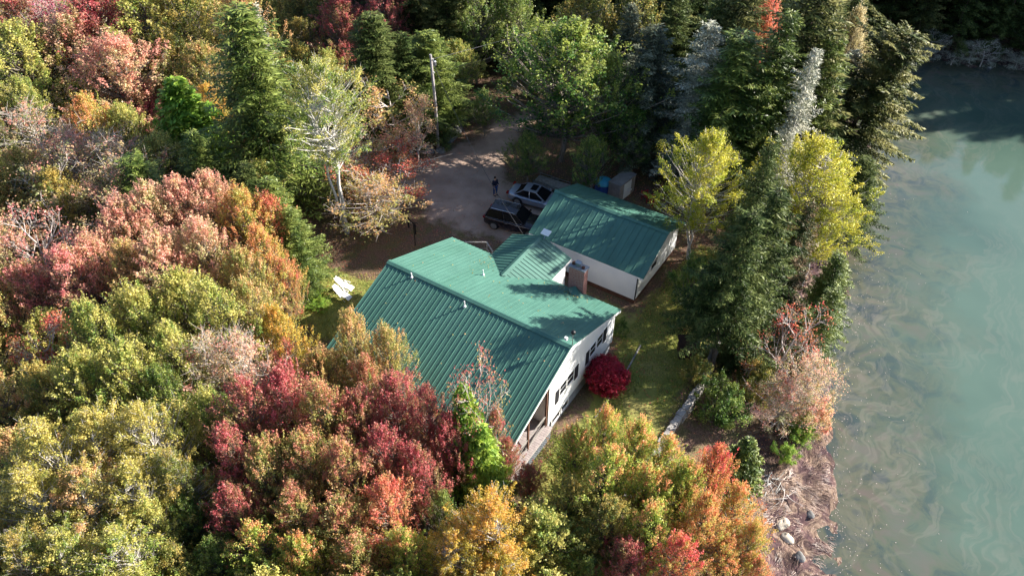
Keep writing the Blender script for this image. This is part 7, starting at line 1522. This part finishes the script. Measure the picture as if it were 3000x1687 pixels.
    if not suv: MB().box(xr1 - .62, xr1 - .12, -.36, .36, zr + .055, zr + .066).build('sunroof', M['car_glass'], root)
    else: MB().box(.45, .60, -.2, .2, 1.0, 1.02) 
    return root
def paint(name, col, metal=.3): 
    t = NT(name); t.pbr(col, 0.22, 0.5, metal, None, 0.6); return t.m
M['glass_clear'] = simple('headlight_lens', (.55, .57, .6), .1, .6); M['red_plastic'] = simple('red_lens', (.25, .01, .01), .2, .5); M['chrome'] = simple('chrome', (.75, .75, .78), .15, .5, .9)
suv_s = dict(body=[(-2.33,.93,.74,.34),(-2.28,1.0,.88,.28),(-1.9,1.04,.94,.24),(-.9,1.04,.955,.22),(.2,1.03,.955,.22),(1.0,1.05,.945,.22),(1.6,1.02,.93,.24),(2.1,.94,.87,.27),(2.28,.82,.76,.32),(2.34,.62,.66,.36)], cab=(-2.18,-1.88,.28,1.02,1.04,1.68,.87,.66), axles=(-1.42,1.40), hw=.95)
sed_s = dict(body=[(-2.30,.84,.66,.36),(-2.24,.92,.80,.30),(-1.8,.95,.87,.24),(-.9,.91,.90,.2),(.2,.89,.90,.2),(1.0,.91,.89,.2),(1.6,.86,.88,.22),(2.05,.76,.82,.25),(2.24,.66,.70,.3),(2.30,.5,.58,.34)], cab=(-1.72,-1.02,.14,.98,.90,1.40,.80,.58), axles=(-1.34,1.38), hw=.90)
car('parked_suv', (.58, 13.30, 0.01), 10.5, paint('dark_plum_car_paint', (.018, .012, .02)), suv_s, 'dark plum suv parked nose to the garage, nearer the house', True)
car('parked_car', (.38, 16.75, 0.01), 9, paint('silver_blue_car_paint', (.36, .40, .48), .5), sed_s, 'silver two door car with sunroof parked beside the dark suv', False)

# ------------------------------------------------------------------ trailer behind the cars
t = empty('utility_trailer', (.35, 18.95, 0), R(3), 'low open trailer with pale rails behind the silver car', 'trailer')
mb = MB()
for y in (-.6, .6): mb.box(-1.4, 1.4, y - .04, y + .04, .52, .60); mb.box(-1.4, 1.4, y - .025, y + .025, .80, .85)
for x in (-1.36, 0, 1.36):
    mb.box(x - .04, x + .04, -.559, .559, .53, .59)
    for y in (-.6, .6): mb.box(x - .025, x + .025, y - .02, y + .02, .601, .799)
mb.build('frame', M['grey_metal'], t)
MB().box(-1.31, 1.31, -.555, .555, .605, .63).build('trailer_bed', M['wood_grey'], t)
mb = MB(); mb.bar((1.4, .4, .56), (2.5, 0, .5), .06); mb.bar((1.4, -.4, .56), (2.5, 0, .5), .06); mb.bar((2.3, 0, .5), (2.3, 0, .02), .05); mb.build('drawbar', M['grey_metal'], t)
for y in (-.78, .78):
    m_ = MB().lathe([(.14, -.07), (.26, -.08), (.28, -.05), (.28, .05), (.26, .08), (.14, .07)], (0, 0, 0), 20); Q = Matrix.Translation((-.05, y, .28)) @ Matrix.Rotation(R(90), 4, 'X')
    w = MB().add([Q @ Vector(v) for v in m_.V], m_.F).build('wheel', M['black'], t, smooth=True)
    m_ = MB().lathe([(.05, -.09), (.15, -.085), (.15, .085), (.05, .09)], (0, 0, 0), 16); MB().add([Q @ Vector(v) for v in m_.V], m_.F).build('rim', M['white'], w)
    MB().box(-.42, .32, y - .10, y + .10, .60, .62).build('fender', M['grey_metal'], t)
# ------------------------------------------------------------------ behind the garage
M['cyan_lid'] = simple('light_blue_tarp', (.06, .42, .62), .35, .5, var=.12, scale=3, bump=.3); M['blue_tank'] = simple('dark_blue_plastic', (.02, .07, .30), .4, .5)
M['red_paint'] = simple('red_painted_metal', (.42, .018, .03), .45, .5); M['crate'] = simple('grey_plywood', (.30, .27, .255), .8, .2, var=.2, scale=2, bump=.3)
M['stone'] = simple('grey_boulder', (.24, .235, .225), .9, .2, var=.35, scale=2, bump=.8); M['stone_pale'] = simple('pale_stone', (.55, .49, .40), .9, .2, var=.25, scale=3, bump=.8)
t = empty('water_tank', (4.0, 20.95, 0), 0, 'round dark blue tub with a bulging light blue cover', 'tank')
MB().lathe([(.60, 0), (.64, .1), (.66, .95), (.62, 1.0)], (0, 0, 0), 36).build('tub', M['blue_tank'], t, smooth=True)
MB().lathe([(.69, .93), (.70, 1.0), (.60, 1.14), (.38, 1.24), (.1, 1.28)], (0, 0, 0), 36).build('cover', M['cyan_lid'], t, smooth=True)
t = empty('storage_shed', (5.35, 21.45, 0), R(-8), 'tall narrow grey plywood box shed beside the blue tub', 'shed')
mb = MB(); mb.hexa([(-.55, -1.05, 0), (.55, -1.05, 0), (.55, 1.05, 0), (-.55, 1.05, 0), (-.55, -1.05, 1.5), (.55, -1.05, 1.62), (.55, 1.05, 1.62), (-.55, 1.05, 1.5)]); mb.build('wall', M['crate'], t)
mb = MB(); mb.hexa([(-.6, -1.1, 1.503), (.62, -1.1, 1.633), (.62, 1.1, 1.633), (-.6, 1.1, 1.503), (-.6, -1.1, 1.543), (.62, -1.1, 1.673), (.62, 1.1, 1.673), (-.6, 1.1, 1.543)]); mb.build('roof', M['crate'], t)
MB().box(.552, .58, -.5, .5, .05, 1.45).build('door', M['white'], t)
mb = MB(); mb.bar((.6, .2, .8), (.85, .2, .8), .04); mb.bar((.85, .2, .8), (.85, -.2, .8), .04); mb.bar((.85, -.2, .8), (.6, -.2, .8), .04); mb.build('handle', M['white'], t)
t = empty('cabinet', (2.9, 20.85, 0), R(5), 'small white metal cabinet left of the blue tub', 'cabinet')
MB().box(-.22, .22, -.2, .2, .06, .85).build('case', M['white'], t, bevel=.015); MB().box(-.20, .20, -.225, -.203, .1, .8).build('door', M['white_plastic'], t); MB().box(-.2, .2, -.18, .18, 0, .057).build('base', M['black'], t)
t = empty('fence_post', (3.28, 20.95, 0), 0, 'blue painted post between the white cabinet and the tub', 'post'); MB().tube([(0, 0, -.2), (0, 0, 1.3)], .045, 10).build('shaft', M['blue_tank'], t); MB().lathe([(.06, 0), (.05, .05), (.01, .08)], (0, 0, 1.3), 10).build('cap', M['grey_metal'], t)
def armchair(name, loc, rz, mat, label):
    t = empty(name, loc, R(rz), label, 'chair'); mb = MB()
    for i in range(5): mb.box(-.26 + i * .105, -.26 + i * .105 + .09, -.26, .30, .38, .40)
    mb.build('seat', mat, t); mb = MB()
    for i in range(5): x = -.26 + i * .105; mb.hexa([(x, .30, .36), (x + .09, .30, .36), (x + .09, .32, .36), (x, .32, .36), (x, .56, 1.0 + .05 * math.sin(i * .785)), (x + .09, .56, 1.0 + .05 * math.sin((i + 1) * .785)), (x + .09, .58, 1.0), (x, .58, 1.0)])
    mb.build('backrest', mat, t)
    for s in (-1, 1): MB().box(min(s * .28, s * .40), max(s * .28, s * .40), -.30, .42, .60, .625).build('armrest', mat, t)
    for sx in (-.30, .30):
        for sy in (-.25, .34): MB().bar((sx, sy, 0), (sx * 1.05, sy * .9, .598), .05).build('leg', mat, t)
    return t
armchair('garden_chair', (7.45, 22.0, 0), 155, M['red_paint'], 'red slatted garden armchair behind the garage')
t = empty('side_table', (8.15, 21.5, 0), 0, 'low red table right of the red armchair', 'table'); MB().lathe([(.34, .42), (.36, .44), (.36, .46)], (0, 0, 0), 20).build('tabletop', M['red_paint'], t)
for k in range(4): a = k * 1.57 + .4; MB().bar((.27 * math.cos(a), .27 * math.sin(a), 0), (.2 * math.cos(a), .2 * math.sin(a), .418), .035).build('leg', M['red_paint'], t)
def rock(name, loc, s, seed, mat, label, cat='rock', grp=None):
    bm = bmesh.new(); bmesh.ops.create_icosphere(bm, subdivisions=3, radius=1); rs = np.random.RandomState(seed); ks = rs.normal(size=(7, 3)) * 1.6; ph = rs.rand(7) * 6.28
    for v in bm.verts:
        p = v.co; k = 1 + .16 * sum(math.sin(ks[i] @ np.array(p) + ph[i]) for i in range(7)); v.co = Vector((p.x * s[0] * k, p.y * s[1] * k, max(p.z, -.5) * s[2] * k))
    me = bpy.data.meshes.new(name); bm.to_mesh(me); bm.free(); me.materials.append(mat); [setattr(p, 'use_smooth', seed % 2 == 0) for p in me.polygons]
    o = link(name, me); o.location = loc; o.rotation_euler = (0, 0, seed); return tag(o, label, cat, grp)
for i, (x, y, s, lb) in enumerate([(-11.15, 20.9, (.62, .5, .5), 'big grey boulder nearest the utility pole by the drive'), (-11.6, 22.1, (.5, .45, .42), 'grey boulder behind the biggest one by the drive'), (-12.3, 23.7, (.55, .5, .45), 'farthest grey boulder up the drive edge'),
      (-10.55, 18.45, (.42, .32, .26), 'flat pale boulder at the foot of the utility pole'), (-11.3, 18.0, (.36, .3, .26), 'small boulder left of the flat one at the pole foot'), (-12.0, 23.1, (.3, .25, .22), 'small boulder between the two far ones by the drive')]):
    rock('boulder', (x, y, gz(x, y) + s[2] * .3), s, i + 2, M['stone'], lb, 'boulder')
for x, y, s, lb, mt in [(9.0, 21.9, (.28, .22, .2), 'pale stone on the dirt behind the garage roof end', 'stone'), (25.85, 1.9, (.30, .22, .15), 'cream white rock on the beach beside the orange maples', 'stone_pale'), (26.3, 1.3, (.36, .22, .11), 'long tan rock just below the cream white one', 'stone_pale'), (27.3, .4, (.25, .2, .13), 'small brown stone in the wrack at the bottom edge', 'stone'), (27.0, 3.4, (.2, .16, .1), 'small dark stone in the middle of the beach', 'stone')]:
    rock('rock', (x, y, gz(x, y) + s[2] * .2), s, int(x * 3), M[mt], lb)

# ------------------------------------------------------------------ utility pole and wires
t = empty('utility_pole', (-10.85, 18.63, 0), 0, 'tall grey wooden utility pole at the drive edge', 'utility pole')
MB().tube([(0, 0, -.3), (.03, .03, 4.4), (-.04, 0, 8.77)], [.155, .13, .10], 12).build('pole', M['pole_wood'], t, smooth=True)
mb = MB(); mb.box(.08, .17, -.03, .03, 8.3, 8.38); mb.build('bracket', M['grey_metal'], t)
for z in (8.44, 7.3): MB().lathe([(.03, 0), (.05, .03), (.03, .06), (.05, .09), (.02, .12)], (.15, 0, z - .06), 10).build('insulator', M['white_plastic'], t, smooth=True)
mb = MB(); mb.lathe([(.14, 0), (.16, .05), (.16, .35), (.1, .42)], (.05, .28, 7.75), 12); mb.build('junction_can', M['grey_metal'], t)
def wire(name, a, b, sag, r, label, parent=None):
    a, b = Vector(a), Vector(b); pts = [a.lerp(b, i / 20) - Vector((0, 0, sag * 4 * (i / 20) * (1 - i / 20))) for i in range(21)]
    o = MB().tube(pts, r, 6).build(name, M['wire'], parent); 
    return tag(o, label, 'wire') if parent is None else o
M['wire'] = simple('weathered_cable', (.05, .05, .055), .5, .4); M['wire_pale'] = simple('pale_cable', (.22, .22, .22), .5, .4)
wire('service_wire', (-10.72, 18.63, 8.2), (4.1, 8.75, 3.95), 1.0, .016, 'black service wire swooping from the utility pole to the entry wing')
o = wire('power_line', (-10.7, 18.63, 8.45), (2.5, 44, 10.5), .5, .011, 'pale overhead line leaving the pole top to the right'); o.material_slots[0].material = M['wire_pale']
wire('phone_line', (-10.7, 18.63, 7.3), (2.5, 44, 9.3), .6, .009, 'thin dark line below the pale overhead line')
wire('guy_wire', (-10.9, 18.6, 8.2), (-13.2, 15.6, .3), .02, .010, 'thin stay wire down the left side of the utility pole')

# ------------------------------------------------------------------ yard things
def recliner(loc, rz, label):
    t = empty('lawn_recliner', loc, R(rz), label, 'chair', 'white lawn recliners'); t.scale = (.82, .82, .82); W_ = .27; wp = M['white_plastic']
    mb = MB(); mb.slab([(-.05, -W_, .42), (.50, -W_, .46), (.50, W_, .46), (-.05, W_, .42)], .03); mb.slab([(.50, -W_, .46), (.78, -W_, .30), (.78, W_, .30), (.50, W_, .46)], .03); mb.build('seat', wp, t, bevel=.01)
    mb = MB(); n_ = 8; pr = [( -.06 - .85 * i / n_, .43 + .62 * (i / n_) ** 1.15, W_ * (1 if i < n_ - 1 else .7)) for i in range(n_ + 1)]
    for (a, b, c), (d, e, f) in zip(pr[:-1], pr[1:]): mb.hexa([(a, -c, b - .03), (a, c, b - .03), (d, f, e - .03), (d, -f, e - .03), (a, -c, b), (a, c, b), (d, f, e), (d, -f, e)])
    mb.build('backrest', wp, t)
    for s in (-1, 1):
        MB().box(-.32, .34, min(s * .33, s * .39), max(s * .33, s * .39), .63, .665).build('armrest', wp, t, bevel=.01)
        mb = MB(); mb.bar((-.30, s * .34, 0), (.34, s * .34, .63), .035); mb.build('leg', wp, t); mb = MB(); mb.bar((.45, s * .34, 0), (-.25, s * .34, .63), .035); mb.build('leg', wp, t)
    return t
recliner((-5.55, 1.0, 0.02), 8, 'white plastic lawn recliner farther from the camera on the side lawn'); recliner((-5.05, .25, 0.02), 2, 'white plastic lawn recliner nearer the camera with a footrest stub')
M['log'] = simple('bleached_timber', (.30, .28, .26), .85, .2, var=.35, scale=4, bump=.5)
def timber(pts, w, h, label, name='edging_timber', mat='log'):
    mb = MB()
    for (a, b), (c, d) in zip(pts[:-1], pts[1:]): mb.bar((a, b, gz(a, b) + h / 2 - .02), (c, d, gz(c, d) + h / 2 - .02), w, h)
    return tag(mb.build(name, M[mat], bevel=.015), label, 'timber', 'pale edging timbers on the lawn')
timber([(14.0, 7.4), (14.25, 4.6)], .09, .10, 'pale edging timber between the lawn and the crimson bush'); timber([(14.32, 2.6), (14.31, .7)], .09, .10, 'pale edging timber on the maple side of the crimson bush')
# dry stone wall holding up the lawn
sw = empty('stone_wall', (18.35, 4, 0), 0, 'rough grey stone retaining wall along the water side of the lawn', 'wall'); rs = np.random.RandomState(8); mb = MB()
WP = [(18.28, -5), (18.35, 2.1), (18.55, 5.2), (18.5, 7.3), (18.2, 9.2), (18.0, 10.4)]
def along(P, s):
    for (a, b), (c, d) in zip(P[:-1], P[1:]):
        l = math.hypot(c - a, d - b)
        if s <= l: return a + (c - a) * s / l, b + (d - b) * s / l, math.atan2(d - b, c - a)
        s -= l
    return P[-1][0], P[-1][1], 1.57
for row in range(4):
    s = rs.rand() * .3
    while s < 15.3:
        l = rs.uniform(.25, .6); x, y, a = along(WP, s + l / 2); z = -.72 + row * .22; h = .20 + rs.rand() * .06; Mt = Matrix.Translation((x - 18.35 + rs.normal() * .03, y - 4, z)) @ Matrix.Rotation(a + rs.normal() * .08, 4, 'Z') @ Matrix.Rotation(rs.normal() * .06, 4, 'X'); w = .17 + rs.rand() * .06
        mb.box(-l / 2 + .01, l / 2 - .01, -w, w, 0, h, Mt); s += l
mb.build('stones', M['stone_wallm'] if 'stone_wallm' in M else simple('lichened_wall_stone', (.32, .30, .28), .9, .2, var=.4, scale=3, bump=.8), sw, bevel=.03)
t = empty('garden_hut', (16.75, 8.35, 0), R(32), 'low dark brown board hut at the lawn edge under the spruce', 'hut'); 
mb = MB(); mb.box(-.55, .55, -.45, .45, -.1, 1.05)
for i in range(8): x = -.53 + i * .14; mb.box(x, x + .12, -.47, -.452, -.05, 1.03)
mb.build('wall', M['brown_wood'], t); mb = MB(); mb.slab([(-.65, -.55, 1.06), (.65, -.55, 1.06), (.65, .55, 1.22), (-.65, .55, 1.22)], .04); mb.build('roof', M['brown_wood'], t); MB().box(-.2, .2, -.50, -.475, .02, .9).build('door', M['brown_wood'], t)
t = empty('bench', (17.75, 9.3, 0), R(15), 'small pale wooden bench between the hut and the stone wall', 'bench'); mb = MB(); mb.box(-.4, .4, -.16, .16, .38, .42); mb.build('seat', M['log'], t)
for s in (-.3, .3): MB().box(s - .03, s + .03, -.14, .14, 0, .378).build('leg', M['log'], t)
# board pile and dark frame at the left end of the gravel
t = empty('board_pile', (-15.9, 7.8, 0), R(35), 'loose pile of grey boards beside the white-trunked birch', 'boards')
for i in range(6): MB().box(-.9, .9, -.1, .1, 0, .04, Matrix.Translation((rs.normal() * .12, -.42 + i * .17, .05 + (i % 2) * .05)) @ Matrix.Rotation(rs.normal() * .08, 4, 'Z')).build('board', M['wood_grey'], t)
t = empty('swing_frame', (-16.6, 8.7, 0), R(20), 'black metal frame standing over the pile of boards', 'frame'); mb = MB(); mb.tube([(0, 0, -.1), (-.1, 0, 2.6)], .04, 8); mb.tube([(.3, .2, -.1), (-.05, .1, 2.6)], .04, 8); mb.build('post', M['black'], t); MB().box(-.5, .5, -.35, .35, .02, .12).build('base', M['black'], t)
t = empty('clothes_post', (-4.45, 7.4, 0), 0, 'thin dark post standing behind the left end of the roof', 'post'); MB().tube([(0, 0, -.1), (.02, 0, 2.2)], .035, 8).build('shaft', M['black'], t); MB().bar((-.35, 0, 2.15), (.35, .1, 2.15), .04).build('crossarm', M['black'], t)
t = empty('fence_rail', (-6.2, 8.8, 0), R(-20), 'dark rustic rail fence scrap at the edge of the low orange tree', 'fence')
for x in (-1, 0, 1): MB().box(x - .04, x + .04, -.04, .04, -.1, 1.0).build('post', M['black'], t)
MB().bar((-1.1, .05, .8), (1.1, .05, .8), .05).build('rail', M['black'], t)
# the round crimson bush
plant('R', 13.77, 2.95, 2.6, 1.22, 'deepred', 'perfectly round deep crimson bush against the white gable wall', None, None, 'burning_bush', 'bush', var=0)
for i, (x, y) in enumerate([(-7.2, -.4), (-6.4, -.9), (-5.6, -1.2), (-8.0, -1.3), (-6.9, -1.9)]):
    plant('K', x, y, .55, .75, 'lime', ['green fern clump at the far left of the side lawn', 'green fern clump in the middle behind the recliners', 'green fern clump nearest the roof edge', 'green fern clump closest to the left maples', 'green fern clump in front of the others'][i], 'fern clumps by the recliners', None, 'fern_clump', 'fern')

# ------------------------------------------------------------------ driftwood and brush
def branches(name, loc, n, ln, seed, mat, label, cat, rise=.2):
    rs = np.random.RandomState(seed); tb = Tubes()
    for i in range(n):
        a = rs.rand() * 6.28; p = np.array([rs.normal() * .25, rs.normal() * .25, .05 + rs.rand() * .15]); d = unit(np.array([math.cos(a), math.sin(a), rise * rs.rand()])); l = ln * rs.uniform(.4, 1.1); q = p + d * l
        tb.add(bez(p, (p + q) / 2 + rs.normal(size=3) * l * .1, q, 5), np.linspace(.03 + .02 * rs.rand(), .006, 5), 5)
        for k in range(3): s = p + (q - p) * rs.rand(); e = s + unit(d + rs.normal(size=3) * .6) * l * .35; tb.add(np.stack([s, (s + e) / 2, e]), [.012, .009, .004], 3)
    me = tb.mesh(name); me.materials[0] = mat; o = link(name, me); o.location = loc; return tag(o, label, cat)
branches('driftwood', (24.35, 4.1, gz(24.35, 4.1)), 16, 1.0, 3, M['bark_silver'], 'tangle of silver driftwood at the top of the beach', 'driftwood'); 
branches('driftwood', (25.3, 3.7, gz(25.3, 3.7)), 6, 1.6, 4, M['bark_pale'], 'long pale drift branches just below the silver tangle', 'driftwood', .05)
branches('fallen_branch', (-10.4, 16.6, .02), 7, 2.2, 6, M['bark_pale'], 'pale fallen branches along the drive edge', 'branches', .25)
FB = [(17.9, 64.7), (19.4, 65.6), (21.0, 66.6), (22.8, 67.3), (24.6, 67.9), (26.4, 68.6), (28.6, 69.4), (30.5, 70.2)]
for i, (x, y) in enumerate(FB): plant('P', x + math.sin(i * 2.3) * .6, y + math.cos(i * 3.1) * .5, 1.9 + (i * 7 % 3) * .6, 1.7 + (i * 5 % 3) * .4, 'lichen', 'pale grey dead brush on the far shore, %s from the left' % ['first', 'second', 'third', 'fourth', 'fifth', 'sixth', 'seventh', 'last'][i], 'grey brush along the far shore', None, 'dead_brush', 'brush', var=i)

# ------------------------------------------------------------------ uncountable bits
def scatter(name, pts, z, size, mat, seed, aspect=.7, flat=.35):
    rs = np.random.RandomState(seed); n = len(pts); C = np.column_stack([pts, z + .02 + rs.rand(n) * .02]); N = unit(rs.normal(size=(n, 3)) * flat + np.array([0, 0, 1])); V, F = leaf_quads(C, N, size, aspect, rs)
    return tag(link(name, np_mesh(name, V, F, mat, {'rnd': ('FACE', rs.rand(n)), 'tip': ('FACE', rs.rand(n)), 'cl': ('FACE', rs.rand(n))})), kind='stuff')
rs = np.random.RandomState(77)
p = np.column_stack([rs.uniform(-24, 26, 60000), rs.uniform(-9, 30, 60000)]); d = shore_dist(p[:, 0], p[:, 1]); dn = wob(p[:, 0], p[:, 1], .8)
ok = (d > 2) & ~((p[:, 0] > .1) & (p[:, 0] < 12.7) & (p[:, 1] > -5.8) & (p[:, 1] < 6)) & ~((p[:, 0] > 3.6) & (p[:, 0] < 12) & (p[:, 1] > 10.5) & (p[:, 1] < 17.4)); dr = inpoly(p[:, 0], p[:, 1], DRIVE)
ok &= (rs.rand(len(p)) < np.where(dr, .12, np.clip(.55 + .35 * dn, .1, 1))); p = p[ok]
scatter('fallen_leaves', p, ground_z(p[:, 0], p[:, 1]), .085, LEAF['russet'], 5)
p = np.column_stack([rs.uniform(12, 36, 30000), rs.uniform(-8, 45, 30000)]); d = shore_dist(p[:, 0], p[:, 1]); w = np.exp(-np.abs(d + .3) / 1.2) * .4 + np.where((d < 0) & (d > -9), .002, 0) + np.where(d <= -9, .0004, 0) + np.where((d > 0) & (d < 3.5), .25, 0)
ok = (rs.rand(len(p)) < w) & (p[:, 1] < 40); p = p[ok]; d = d[ok]
_p = np.column_stack([np.concatenate([rs.uniform(3.3, 5.5, 60), rs.uniform(8.6, 10.4, 40), rs.uniform(.3, 12.5, 110)]), np.concatenate([rs.uniform(4.2, 6.1, 60), rs.uniform(5.3, 6.0, 40), rs.uniform(-5.5, 5.9, 110)])])
_p = _p[~((_p[:, 1] > 3.9) & (np.abs(_p[:, 0] - 5.55) < (_p[:, 1] - 3.9) + .1))]
scatter('roof_leaves', _p, 5.949 - .384 * np.abs(_p[:, 1]) + .01, .09, LEAF['ochre'], 15, flat=.15)
M['fleck'] = simple('pale_floating_flecks', (.62, .50, .48), .7, .3, var=.3, scale=5)
scatter('shore_flecks', p, np.maximum(ground_z(p[:, 0], p[:, 1]), -3.0), .05, M['fleck'], 6, flat=.12)
# lawn blades
p = np.column_stack([rs.uniform(12.7, 18.3, 26000), rs.uniform(-5.5, 19, 26000)]); ok = inpoly(p[:, 0], p[:, 1], LAWN) & (wob(p[:, 0], p[:, 1], 1.3) > -.9); p = p[ok]; n = len(p)
q = np.column_stack([rs.uniform(-11, 0, 9000), rs.uniform(-5, 5, 9000)]); q = q[inpoly(q[:, 0], q[:, 1], YARD)]; p = np.vstack([p, q]); n = len(p)
C = np.column_stack([p, ground_z(p[:, 0], p[:, 1])]); a = rs.rand(n) * 6.28; b = np.stack([np.cos(a), np.sin(a), 0 * a], 1); tipv = np.stack([rs.normal(size=n) * .04, rs.normal(size=n) * .04, .06 + .07 * rs.rand(n)], 1); w = .022
V = np.stack([C - b * w, C + b * w, C + tipv + b * w * .3, C + tipv - b * w * .3], 1).reshape(-1, 3)
leaf_mat('grass', (.13, .19, .03), (.28, .31, .06), (.46, .40, .12), trans=.3, nscale=.5)
tag(link('grass', np_mesh('grass', V, np.arange(4 * n).reshape(n, 4), LEAF['grass'], {'rnd': ('FACE', rs.rand(n)), 'tip': ('FACE', rs.rand(n)), 'cl': ('FACE', rs.rand(n))})), kind='stuff')
# matted marsh grass combed into swirls on the beach
p = np.column_stack([rs.uniform(20, 33, 60000), rs.uniform(-8, 22, 60000)]); d = shore_dist(p[:, 0], p[:, 1]); sw_ = wob(p[:, 0], p[:, 1], 1.5, 0, 10); ok = (d > .2) & (d < 5.0) & (sw_ > .05) & (rs.rand(len(p)) < .6); p = p[ok]; sw_ = sw_[ok]; n = len(p)
th = 1.5 * wob(p[:, 0], p[:, 1], .8, 10, 18) + 4.6 + rs.normal(size=n) * .3; dv = np.stack([np.cos(th), np.sin(th)], 1); ln = (.12 + .26 * rs.rand(n))[:, None]; e0 = p - dv * ln / 2; e1 = p + dv * ln / 2; nr = np.stack([-dv[:, 1], dv[:, 0]], 1) * .011
def g3(q, h): return np.column_stack([q, ground_z(q[:, 0], q[:, 1]) + h])
hh = .03 + .12 * np.clip(sw_ + .25, 0, 1.2) * rs.rand(n); V = np.stack([g3(e0 - nr, hh), g3(e0 + nr, hh), g3(e1 + nr * .4, hh + .03), g3(e1 - nr * .4, hh + .03)], 1).reshape(-1, 3)
leaf_mat('thatch', (.08, .05, .045), (.18, .115, .09), (.34, .235, .17), trans=.15, nscale=.7)
tag(link('marsh_grass', np_mesh('marsh_grass', V, np.arange(4 * n).reshape(n, 4), LEAF['thatch'], {'rnd': ('FACE', rs.rand(n)), 'tip': ('FACE', rs.rand(n)), 'cl': ('FACE', rs.rand(n))})), kind='stuff')

# ------------------------------------------------------------------ the person on the drive
def skin(name, verts, edges, radii, mat, parent=None, sub=2):
    me = bpy.data.meshes.new(name); me.from_pydata(verts, edges, []); me.materials.append(mat); o = link(name, me, parent)
    m = o.modifiers.new('skin', 'SKIN'); m.use_smooth_shade = True; s = o.modifiers.new('sub', 'SUBSURF'); s.levels = s.render_levels = sub
    for v, r in zip(me.skin_vertices[0].data, radii): v.radius = (r, r) if not isinstance(r, tuple) else r
    me.skin_vertices[0].data[0].use_root = True; return o
pr = empty('person', (-3.0, 15.85, 0.01), R(70), 'person in dark jacket and blue jeans standing on the drive', 'person')
sk = simple('skin', (.50, .30, .22), .6, .4, var=.05); jk = simple('navy_jacket', (.018, .02, .04), .8, .2); jn = simple('blue_jeans', (.03, .06, .16), .85, .2); hr = simple('dark_hair', (.02, .014, .01), .6, .3)
Vb = [(0, 0, .95), (0, 0, 1.15), (0, .01, 1.36), (0, 0, 1.49), (0, -.01, 1.56), (0, -.02, 1.64), (0, -.01, 1.72)]; Eb = [(i, i + 1) for i in range(6)]; Rb = [(.14, .11), (.13, .10), (.16, .11), .055, .06, .085, .07]
def chain(start, pts, rad):
    k = start
    for p_, r_ in zip(pts, rad): Vb.append(p_); Rb.append(r_); Eb.append((k, len(Vb) - 1)); k = len(Vb) - 1
    return k
for s in (-1, 1):
    chain(0, [(s * .10, 0, .88), (s * .115, -.02 * s, .50), (s * .12, .03, .10), (s * .12, -.10, .04)], [.085, .058, .042, .035])
    w = chain(2, [(s * .19, .01, 1.40), (s * .25, .02, 1.13), (s * .24, -.14, .94), (s * .235, -.19, .89)], [.06, .042, .03, .03])
    hb = Vb[w]
    for j, (dx, l) in enumerate(((-.028, .062), (-.010, .075), (.010, .070), (.028, .055))): chain(w, [(hb[0] + dx, hb[1] - .04, hb[2] - .035), (hb[0] + dx * 1.15, hb[1] - .05, hb[2] - .035 - l)], [.010, .008])
    chain(w, [(hb[0] - s * .035, hb[1] - .03, hb[2] + .0), (hb[0] - s * .045, hb[1] - .06, hb[2] - .03)], [.011, .009])
body = skin('body', Vb, Eb, Rb, sk, pr)
f = MB()
f.lathe([(.004, 0), (.012, .012), (.013, .03), (.005, .045)], (0, -.112, 1.625), 8)
for s in (-1, 1): f.lathe([(.004, 0), (.016, .015), (.017, .04), (.006, .055)], (s * .087, -.01, 1.61), 8)
f.build('face', sk, body, smooth=True); f = MB()
for s in (-1, 1): f.box(s * .033 - .012, s * .033 + .012, -.108, -.098, 1.655, 1.667)
f.box(-.022, .022, -.106, -.096, 1.595, 1.603); f.build('eyes_and_mouth', hr, body)
skin('jacket', [(0, 0, .90), (0, 0, 1.12), (0, .01, 1.36), (0, .0, 1.47), (.19, .01, 1.40), (.25, .02, 1.13), (.242, -.12, .965), (-.19, .01, 1.40), (-.25, .02, 1.13), (-.242, -.12, .965)], [(0, 1), (1, 2), (2, 3), (2, 4), (4, 5), (5, 6), (2, 7), (7, 8), (8, 9)], [(.185, .14), (.17, .13), (.20, .14), .07, .085, .062, .05, .085, .062, .05], jk, pr)
skin('jeans', [(0, 0, .95), (.10, 0, .86), (.115, -.02, .50), (.12, .03, .12), (-.10, 0, .86), (-.115, .02, .50), (-.12, .03, .12)], [(0, 1), (1, 2), (2, 3), (0, 4), (4, 5), (5, 6)], [(.165, .13), .105, .08, .068, .105, .08, .068], jn, pr)
for s in (-1, 1): MB().hexa([(s * .12 - .045, -.19, 0), (s * .12 + .045, -.19, 0), (s * .12 + .045, .09, 0), (s * .12 - .045, .09, 0), (s * .12 - .04, -.18, .06), (s * .12 + .04, -.18, .06), (s * .12 + .04, .08, .10), (s * .12 - .04, .08, .10)]).build('shoe', M['black'], pr, bevel=.02)
f = MB(); f.lathe([(.088, 1.655), (.098, 1.70), (.085, 1.76), (.04, 1.795)], (0, .012, 0), 16); f.build('hair', hr, pr, smooth=True)
